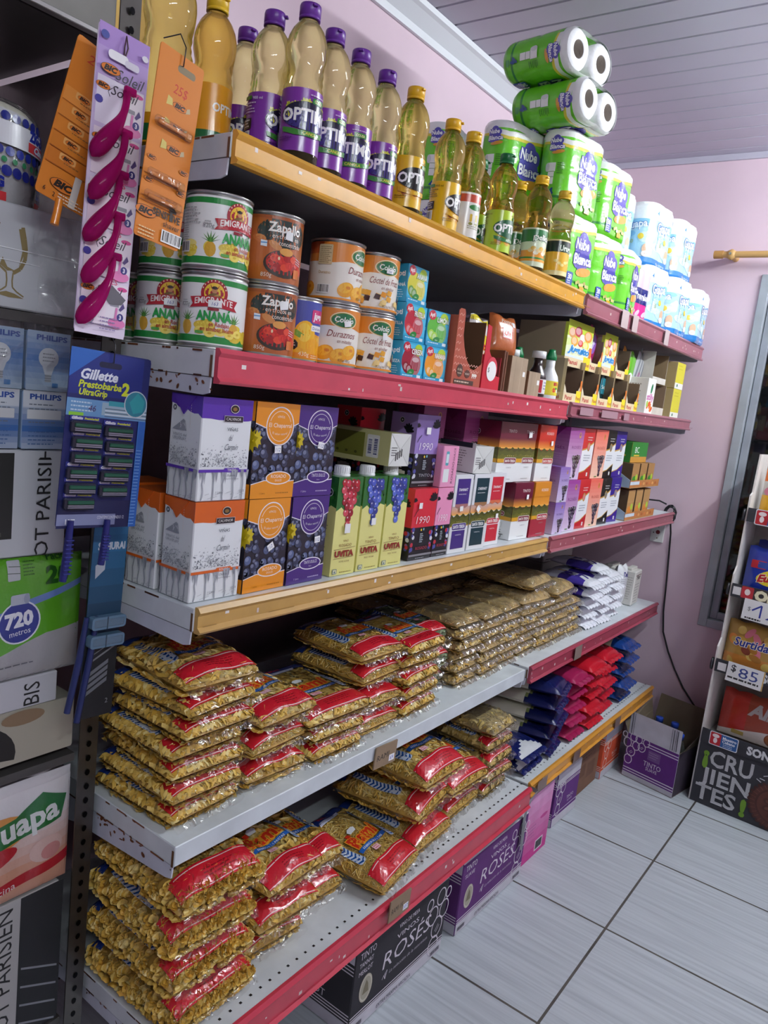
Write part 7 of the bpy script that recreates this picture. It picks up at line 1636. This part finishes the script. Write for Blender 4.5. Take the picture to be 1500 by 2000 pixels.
def bistro(w, h, pic, txt, tx, th_=.026, lo=0):
    a = A(); a.rect(0, h*.18, pic, h*.80, '2a2a28')
    for k in range(26): r = random.Random(k); a.rect(r.uniform(0, pic*.95), h*r.uniform(.2, .9), .006, h*.04, mixc('2a2a28', '5a5a54', r.random()))
    a.ell(pic*.45, h*.62, pic*.4, h*.3, '141413', 22); a.text(txt, tx, lo, th_, '1c1c1e', w=.27 if len(txt) > 8 else None, rot=PI/2, al='l'); return a
w = .35
a = bistro(w, .16, .265, 'BISTROT PARISIEN', .322, .022, -.085)
a.t = [t for t in a.t if all(-.0 <= p[1] <= .16 for p in t[0])]
lbox('glassware_box', 'white carton with dark photo and PARISIEN lettering running up its edge', -.435, -.085, 1.120, 1.2815, 'c3c6ca', a, 'box')
# twenty roll pack
na2 = A(); na2.rect(0, .045, .46, .155, '5aa326'); na2.poly([(0, .045), (0, .0), (.46, .0), (.46, .075), (.40, .070), (.34, .05), (.30, .038), (.2, .045)], 'a9a8aa')
na2.poly([(0, .09), (.30, .105), (.36, .125), (.46, .150), (.46, .140), (.36, .113), (.30, .09), (0, .075)], '6a86c0')
for dx, dy, r_ in ((.10, .15, .10), (.20, .16, .085), (.235, .13, .06), (.15, .11, .08)): na2.ell(dx, dy, r_, r_*.55, 'c9d0e2', 20)
na2.text('Nube', .16, .150, .045, 'dfe3ee', w=.20, bold=.02, sh=.1, out='34388e', ow=.04); na2.text('Blanca', .165, .098, .045, 'dfe3ee', w=.22, bold=.02, sh=.1, out='34388e', ow=.04)
na2.ell(.355, .094, .034, .034, 'e0e4ec', 28); na2.ell(.355, .094, .0315, .0315, '28348a', 28); na2.text('720', .355, .088, .022, 'e6e8f0', w=.046, bold=.05, rot=.05); na2.text('metros', .357, .074, .009, 'e6e8f0', w=.034, rot=.08); na2.rect(.340, .122, .030, .016, 'b6bcc8', .003); na2.ell(.366, .130, .005, .008, '9aa2b4', 12)
na2.rect(.335, .160, .020, .030, 'b9bec2', .002); na2.line(.335, .172, .355, .170, .001, '4a5a4a'); na2.line(.337, .182, .356, .180, .001, '4a5a4a'); na2.small(.360, .186, .02, 5, .005, '2a5a1a', .0015); na2.text('Pack', .412, .186, .010, '1f5a18', w=.030, bold=.03); na2.text('20', .415, .150, .026, '1f5018', w=.040, bold=.05); na2.small(.32, .025, .08, 1, .006, '6a6a70', .002)
def pillowbox(name, label, x0, x1, z0, z1, col, art, cat, dd=.24, bul=.014):
    w, h = x1-x0, z1-z0; b = B()
    def F(u, v, hh=0.):
        x, z = u/w*2-1, v/h*2-1; e = max(0, 1-abs(x)**4)**.5*max(0, 1-abs(z)**4)**.5
        return Vector((u-w/2, -bul*e*(1+.12*math.sin(u*64))-hh, v))
    sheet(b, lambda u, v: F(u*w, v*h), 40, 16, col, 'foil'); box(b, -w/2, w/2, .001, dd, 0, h, col if not callable(col) else 'b4b4b6', 'foil', .01)
    art.place2(b, lambda u, v, hh: F(min(max(u, 0), w), min(max(v, 0), h), .0009+hh*1.2), 'foil', .008); return obj(name, b, None, label, cat, None, None, ((x0+x1)/2, .222, z0), 0)
pillowbox('toilet_paper_bale', 'large green and white twenty roll toilet paper pack marked 720', -.512, -.050, .926, 1.118, 'a9a8aa', na2, 'toilet paper')
b = B(); a = A(); a.text('BISTROT', .37, .004, .026, '1c1c1e', rot=PI/2, al='l', w=.12)
a.t = [t for t in a.t if all(-.0 <= p[1] <= .046 for p in t[0])]
lbox('glassware_box', 'white carton flap with the letters BIS, below the green toilet paper pack', -.485, -.085, .874, .9245, 'c2c3c8', a, 'box')
a = A(); a.rect(0, 0, .425, .088, 'a9a594'); a.ell(.245, .02, .085, .060, '1d1c1a', 30); a.ell(.225, .022, .062, .050, '3a3a38', 28)
for k in range(60): r = random.Random(k); a.z = 30; a.rect(.17+r.uniform(0, .09), r.uniform(.0, .06), .006, .0015, r.choice(['7a7a78', '5a5a58', '9a9a98']))
a.ell(.34, .075, .035, .012, '8a7358', 20); a.t = [t for t in a.t if all(-.001 <= p[1] <= .089 for p in t[0])]
lbox('glassware_box', 'beige carton picturing dark bowls, between white flap and kitchen towels', -.480, -.052, .785, .8735, 'aaa698', a, 'box')
ka = A(); W3 = .36
for k in range(12): ka.rect(0, .19-.016*k-.016, W3, .0163, mixc('d8d8da', 'd09a80', max(0, min(1, (k-2)/6))))
ka.ell(.22, .130, .06, .030, 'd0904a', 22); ka.poly([(.175, .098), (.335, .120), (.345, .158), (.300, .178), (.255, .150), (.180, .142)], '1f6a34'); ka.text('Guapa', .262, .118, .038, 'd9dfdc', w=.140, bold=.03, rot=.14); ka.ell(.205, .088, .055, .017, 'b02430', 24, .14); ka.text('Multi', .205, .083, .014, 'e4dcd8', w=.05, rot=.14); ka.small(.14, .062, .07, 4, .008, 'c47a70', .003); ka.rect(.14, .026, .055, .012, '4a9a5a', .003)
ka.poly([(0, -.0), (W3, .036), (W3, .056), (0, .018)], 'b02430'); ka.text('rollo de Cocina', .20, .020, .013, 'e4dcd8', w=.12, rot=.10); ka.ell(.31, .075, .030, .022, 'd8b8ae', 20); ka.ell(.318, .068, .018, .014, 'c88a86', 16)
pillowbox('kitchen_towel_pack', 'white and red kitchen towel pack with green lettering on the left rack', -.405, -.050, .545, .748, lambda u, v: 'cfcfd2' if v > .75 else 'd3c2bc', ka, 'kitchen towels', .11, .016)
b = B(); 
for cx in (-.105, -.225, -.345): lathe(b, [(.020, .7525), (.054, .7535), (.056, .750)], 26, 'b9b9bb', 'rolls', cx=cx, cy=.275); lathe(b, [(.020, .7527), (.001, .7526)], 20, '2c2a2a', 'rolls', cx=cx, cy=.275)
kt = [o for o in COL.objects if o.name.startswith('kitchen_towel_pack')][0]; b.v = [(p[0]-kt.location.x, p[1]-kt.location.y, p[2]-kt.location.z) for p in b.v]; 
obj('roll_ends', b, kt)
a = A(); w, h = .36, .27; a.rect(0, 0, .225, h, '232324'); a.poly([(0, 0), (.255, .03), (.255, .08), (.22, .10), (0, .05)], '9a9a98'); a.rect(.285, 0, .075, h, '202326'); a.rect(.232, 0, .050, h, 'b2b2b0'); a.text('BISTROT PARISIEN', .272, -.06, .026, '1c1c1e', w=.32, rot=PI/2, al='l')
for k in range(4): a.poly([(.29, .03+.035*k), (.355, .0+.035*k), (.355, .004+.035*k), (.29, .034+.035*k)], '8a8e94')
a.t = [t for t in a.t if all(-.0 <= p[1] <= h and p[0] <= w for p in t[0])]
lbox('glassware_box', 'tall dark and grey carton with PARISIEN lettering at the bottom of the left rack', -.415, -.062, .2695, .5405, 'b2b2b0', a, 'box')
# ------------------------------------------------------------------ hanging razor cards
def card(name, label, pts, c, art, fn_extra, loc, rot, th=.0012, o=(0, 0)):
    t = thing(name, label, 'razor card', None, loc, rot); b = B(); prism(b, pts, 0, th, 'y', c, 'paper'); art.place(b, flat((0, 0, 0), (1, 0, 0), (0, 0, 1)), 'paper'); obj('backing_card', b, t); fn_extra(t)
    w_ = max(p[0] for p in pts)/2; h_ = max(p[1] for p in pts)
    if 'lilac' not in label.split(' with')[0]: b = B(); tube(b, [(w_, .003, h_-.012), (w_, -.003, h_-.014), (w_, -.003, h_+.010), (w_, .012, h_+.030), (w_, .045, h_+.030)], .0008, '4a4a4c', 'metal', 6); obj('hang_loop', b, t)
    return t
def rrect(w, h, r, x=0, z=0):
    p = []
    for cx, cz, a0 in ((x+w-r, z+r, -90), (x+w-r, z+h-r, 0), (x+r, z+h-r, 90), (x+r, z+r, 180)):
        for k in range(5): an = math.radians(a0+22.5*k); p.append((cx+r*math.cos(an), cz+r*math.sin(an)))
    return p
def bic(a, x, y, s, rot=0.): a.ell(x, y+.0035*s, .017*s, .0072*s, '3a2410', 20); a.ell(x, y+.0035*s, .0162*s, .0066*s, 'd8761c', 20); a.text('BIC', x, y+.0003*s, .0075*s, '1c1410', w=.024*s, bold=.06, sh=.25)
cw, ch = .078, .392
a = A()
for k in range(14): a.rect(.001, ch*k/14, cw-.002, ch/14+.0002, mixc('e9dcf0', 'a884cc', max(0, (k-6)/7.5)))
for k in range(5):
    z0 = ch-.095-.064*k; a.rect(.004, z0-.026, cw-.008, .058, ['e4dcee', 'ecdcea', 'f0dcec', 'f0e0ee', 'f2e4f0'][k]); a.poly([(cw*.50, z0-.026), (cw-.004, z0-.026), (cw-.004, z0+.030), (cw*.66, z0+.030), (cw*.56, z0+.0)], 'efe6f0'); a.ell(cw*.78, z0-.021, .014, .007, 'e684bc', 16); a.ell(cw*.84, z0+.026, .008, .003, 'd84a94', 14)
    a.text('Soleil', cw*.58, z0+.014, .0125, '3a3644', w=.042, sh=.35); a.path([(cw*.30, z0+.010), (cw*.26, z0+.016), (cw*.34, z0+.022)], .0008, '3a3644'); bic(a, cw*.16, z0+.018, .62); a.rect(cw*.62, z0+.001, .014, .005, '9a98a4', .001); a.poly([(cw*.80, z0-.002), (cw*.88, z0+.008), (cw*.92, z0+.002), (cw*.84, z0-.004)], '5a4a84'); a.line(cw*.76, z0+.0, cw*.74, z0-.018, .0035, 'd880b8'); a.ell(cw*.84, z0-.012, .0052, .0052, '34307e', 14); a.text('3', cw*.84, z0-.0148, .0055, 'eeeaf6', bold=.04); a.ell(cw*.10, z0+.002, .006, .005, '46409a', 12)
    if k > 1: a.text('ES', cw*.66, z0+.030, .007, 'd83a6a', w=.011, sh=.1)
a.text('Soleil', cw*.63, ch-.062, .0140, '3a3644', w=.044, sh=.35); bic(a, cw*.25, ch-.056, .85); a.rect(cw*.18, ch-.040, .030, .011, 'f0eef4', .005); a.rect(cw*.50, ch-.042, .022, .009, 'dcd6e6', .004); a.ell(cw*.10, ch-.015, .006, .005, '46509a', 12); a.ell(cw*.88, ch-.020, .005, .004, 'e4e0ea', 10)
a.poly([(cw*.40, .062), (cw*.62, .070), (cw*.92, .054), (cw*.84, .046), (cw*.6, .044)], '6a6870'); a.text('12', cw*.27, .014, .008, '6a5a8a'); a.small(cw*.44, .024, .032, 4, .005, '9a88b4', .0016)
def ladies(t):
    for k in range(5):
        b = B(); z0 = ch-.072-.0535*k; pts = []; rs = []
        for i in range(21):
            q = i/20; pts.append((cw*.56-.040*q**1.2+.003*math.sin(q*5), -.007-.009*math.sin(q*PI)-.004*(k % 2), z0-.096*q)); rs.append(.0050-.001*q if q < .3 else (.0047+.0072*math.sin(min(1, (q-.3)/.48)*PI/2)**1.5 if q < .80 else max(.0012, .0119*math.sqrt(max(0, 1-((q-.80)/.2)**2)))))
        tube(b, pts, rs, 'c0207c', 'pink_plastic', 12); vs = [Vector(p) for p in b.v]
        box(b, cw*.50, cw*.72, -.012, -.005, z0-.003, z0+.007, 'a81c6c', 'pink_plastic', .0015); obj('razor', b, t)
    b = B(); tube(b, [(cw*.50, -.002, ch-.034), (cw*.46, -.006, ch-.020), (cw*.50, -.003, ch-.004), (cw*.54, -.004, ch-.018), (cw*.50, -.002, ch-.034)], .0010, '4a2a3a'); obj('hang_loop', b, t)
card('razor_card', 'long lilac razor card with magenta razors hanging at the rack corner', rrect(cw, ch, .006), 'dccbe6', a, ladies, (-.158, .100, 1.458), (0, .035, 0))
# orange cards
def orange(a, w, h): a.rect(.001, .001, w-.002, h-.002, 'd97f1f')
w, h = .075, .215
a = A(); orange(a, w, h); a.text('25$', w*.5, h-.026, .012, 'c8361e', w=.036, sh=.2); a.poly([(w*.62, h-.085), (w*.70, h-.085), (w*.96, h-.03), (w*.88, h-.03)], 'd4ccc4')
for k in range(5): z0 = h-.072-.021*k; a.rect(.002, z0-.016, w-.004, .0195, ['e2903a', 'd8842c', 'd8801f', 'd07a1c', 'cc741a'][k]); a.rect(.018, z0-.006, .024, .009, 'e6a860', .002); bic(a, .030, z0-.004, .55); a.small(.026, z0-.009, .03, 1, .003, '8a5a2a', .0015); a.rect(.002, z0-.0165, w-.004, .0012, 'a85a14')
bic(a, .034, .018, 1.15); a.rect(.046, .001, .010, .042, 'cfc8c0'); a.text('6', .010, .006, .006, '2a1a10'); a.text('2', .024, .004, .006, '2a1a10'); a.small(.030, .010, .04, 3, .004, 'e8d8c0', .0015)
def one_handle(t): b = B(); tube(b, [(w*.44, -.003, .004), (w*.46, -.003, -.012), (w*.47, -.003, -.030)], [.0052, .0052, .0056], 'd97f1f', 'gloss', 10); obj('razor_handle', b, t)
card('razor_card', 'orange razor card tilted behind the long lilac card', rrect(w, h, .005), 'd97f1f', a, one_handle, (-.198, .140, 1.630), (0, .24, 0))
w, h = .074, .242
a = A(); orange(a, w, h); a.rect(w*.42, h-.022, .030, .009, '8a7a5a', .004); a.text('25$', w*.55, h-.050, .012, 'c8361e', w=.024, sh=.2)
for k, (q, c) in enumerate(((h-.064, 1), (h-.092, 1), (h-.120, 1))): a.poly([(w*.28, q-.004), (w*.42, q-.002), (w*.40, q+.006), (w*.30, q+.008)], 'd8c46a'); bic(a, w*.58, q-.002, .72); a.poly([(w*.72, q-.003), (w*.82, q), (w*.80, q+.006), (w*.74, q+.004)], 'c8b48a')
for q in (h-.150, h-.178): bic(a, w*.14, q+.008, .45); bic(a, w*.86, q+.008, .45); a.line(w*.02, q-.012, w*.98, q-.012, .001, 'a85a14')
a.line(w*.02, h-.196, w*.98, h-.196, .001, 'a85a14'); bic(a, w*.17, .030, 1.0); a.text('SENSITIVE', w*.62, .034, .009, '2a1c12', w=.046, bold=.03); a.text('shaver', w*.76, .024, .0075, '2a1c12', w=.028); a.rect(w*.66, .045, .012, .005, '3a342e'); a.rect(w*.69, .034, .004, .014, '3a342e'); a.bars(w*.56, .004, .034, .016); a.small(w*.06, .012, .03, 3, .0045, 'e8c890', .0016); bic(a, w*.50, .053, .55)
def blisters(t):
    for q in (h-.100, h-.166, h-.194):
        b = B(); box(b, w*.06, w*.90, -.008, -.0006, q-.001, q+.012, 'd88230', 'film', .003); box(b, w*.14, w*.78, -.006, -.002, q+.003, q+.008, 'd97f1f', 'gloss', .001); box(b, w*.74, w*.88, -.007, -.002, q+.0005, q+.0105, 'e0903c', 'gloss', .002); obj('razor', b, t)
card('razor_card', 'orange razor card with bar code hanging in front of the pineapple cans', rrect(w, h, .004), 'd97f1f', a, blisters, (-.128, .024, 1.588), (0, .10, .05))
# blue card of double blade razors
w, h = .128, .250
a = A(); a.rect(.001, .001, w-.002, h-.002, '1a2260'); a.rect(.001, h-.062, w*.9, .060, '1c2a78'); a.poly([(0, h), (w*.4, h), (0, h-.04)], '2a62b4'); a.rect(w*.34, h-.022, .036, .008, '12143a', .004)
a.text('Gillette', w*.36, h-.040, .0135, 'dfe2ec', w=.058, bold=.035, sh=.25); a.text('Prestobarba', w*.38, h-.052, .0095, 'd2dc2e', w=.068, bold=.03, sh=.2); a.text('2', w*.70, h-.057, .017, 'd2dc2e', w=.013, bold=.05); a.text('UltraGrip', w*.30, h-.0625, .0085, 'd2dc2e', w=.044, bold=.03, sh=.2)
a.rect(0, h-.092, w, .024, '6a9ac8'); a.rect(w*.42, h-.088, w*.58, .018, '9ab4c4'); a.rect(w*.50, h-.074, w*.42, .007, '3a9aa8'); 
for k in range(5): a.rect(w*.46, h-.090+.0028*k, w*.54, .0012, 'dfe6ea' if k % 2 else '5a6a7a')
a.ell(w*.845, h-.068, .0195, .0195, 'c4ccd2', 26); a.ell(w*.845, h-.068, .018, .018, '2f7f92', 26); a.poly([(w*.76, h-.066), (w*.86, h-.051), (w*.96, h-.062), (w*.94, h-.078), (w*.82, h-.082)], '2f9aa0'); a.small(.006, h-.074, .034, 3, .0055, 'c4dcec', .002); a.text('46', w*.30, h-.084, .0085, '4a2a5a', sh=.2); a.rect(w*.03, h-.092, .022, .005, '8ac83a', .001)
a.rect(0, .0, w, .040, '141a4a'); a.rect(0, .004, w*.72, .016, '7a80a4'); a.text('12T', w*.16, .006, .007, 'e0e2ea', bold=.03); a.text('CONTEM/CONTENIDO 12', w*.66, .013, .0045, 'd8dae6', w=.044); a.rect(w*.90, 0, w*.10, h-.092, '2a62b4')
for k in range(24): a.rect(w*.90, .004+.0048*k, w*.07, .0012, '7aa8dc')
a.rect(w*.90, .0, .0008, h-.092, '4a86d0')
def heads(t):
    r = random.Random(1)
    for row in range(6):
        for col in range(2):
            if row == 5 and col == 1: continue
            x = .006+.052*col+(.004 if row in (1, 2) else 0); z = h-.106-.0215*row-(.003 if col else 0); b = B()
            c = A(); c.rect(0, .008, .046, .0065, '23308a'); c.text('Gillette', .011, .0095, .0036, 'dfe2ec', w=.017, bold=.07, sh=.25); c.text('Prestobarba2', .033, .0097, .0028, 'd2dc2e', w=.022, bold=.05, sh=.2); c.place(b, flat((x, -.0015, z), (1, 0, 0), (0, 0, 1)), 'gloss')
            box(b, x, x+.046, -.010, -.001, z-.009, z+.0075, '2a2c3c', 'gloss', .0025); box(b, x+.003, x+.043, -.0125, -.0095, z-.001, z+.0045, '16503c', 'plastic', .001)
            for q in range(2): box(b, x+.003, x+.043, -.0115, -.0098, z-.0035-.0026*q, z-.0018-.0026*q, '9aa0ac', 'metal', 0)
            obj('razor_head', b, t)
    for x, zz in ((.020, -.075), (.078, -.055)):
        b = B(); tube(b, [(x, -.004, .012), (x-.002, -.005, zz*.5), (x-.004, -.004, zz)], [.0045, .0058, .0052], '1a1f68', 'plastic', 10)
        for k in range(9): box(b, x-.0075, x+.0035, -.0112, -.0085, zz*.2+zz*.08*k-.001, zz*.2+zz*.08*k+.0006, '2a3280', 'plastic')
        obj('razor_handle', b, t)
card('razor_card', 'dark blue razor card with two columns of green razor heads', rrect(w, h, .006), '1a2260', a, heads, (-.172, .098, 1.188), (0, .045, 0))
w, h = .060, .325
a = A()
for k in range(12): a.rect(0, h*k/12, w, h/12+.0003, mixc('14181c', '2f6a94', max(0, (k-4)/6)))
a.text('SAMURAI', w*.55, h-.050, .011, 'c4ccd6', w=.048, bold=.05); a.poly([(w*.12, h-.075), (w*.40, h-.062), (w*.40, h-.082), (w*.14, h-.096)], 'c4ccd6'); a.line(w*.1, .09, w*.9, .115, .003, '7a7c7e'); a.line(w*.1, .10, w*.6, .115, .0015, '7a7c7e')
for k in range(4): a.poly([(w*.15, .045+.010*k), (w*.75, .065+.010*k), (w*.75, .058+.010*k), (w*.15, .038+.010*k)], '6a6e74')
a.text('2', w*.8, .02, .008, '9a9ca0')
def sam(t):
    for q in (.150, .120):
        b = B(); prism(b, rrect(.060, .020, .005, .002, q), -.014, -.001, 'y', '5f7f98', 'gloss'); box(b, .006, .058, -.0155, -.0138, q+.004, q+.016, '86a4bc', 'film', .001); box(b, .028, .0295, -.0152, -.0138, q, q+.020, '3a5266', 'gloss'); obj('razor_head', b, t)
    for x, z1 in ((-.012, .02), (.006, .0)):
        b = B(); tube(b, [(x+.010, -.004, .17), (x+.002, -.005, .10), (x-.010, -.004, z1)], [.004, .0055, .005], '1f2c60', 'plastic', 9); obj('razor_handle', b, t)
card('razor_card', 'narrow blue razor card hanging below the large blue one', rrect(w, h, .003), '203a54', a, sam, (-.088, .150, .862), (0, .035, 0))
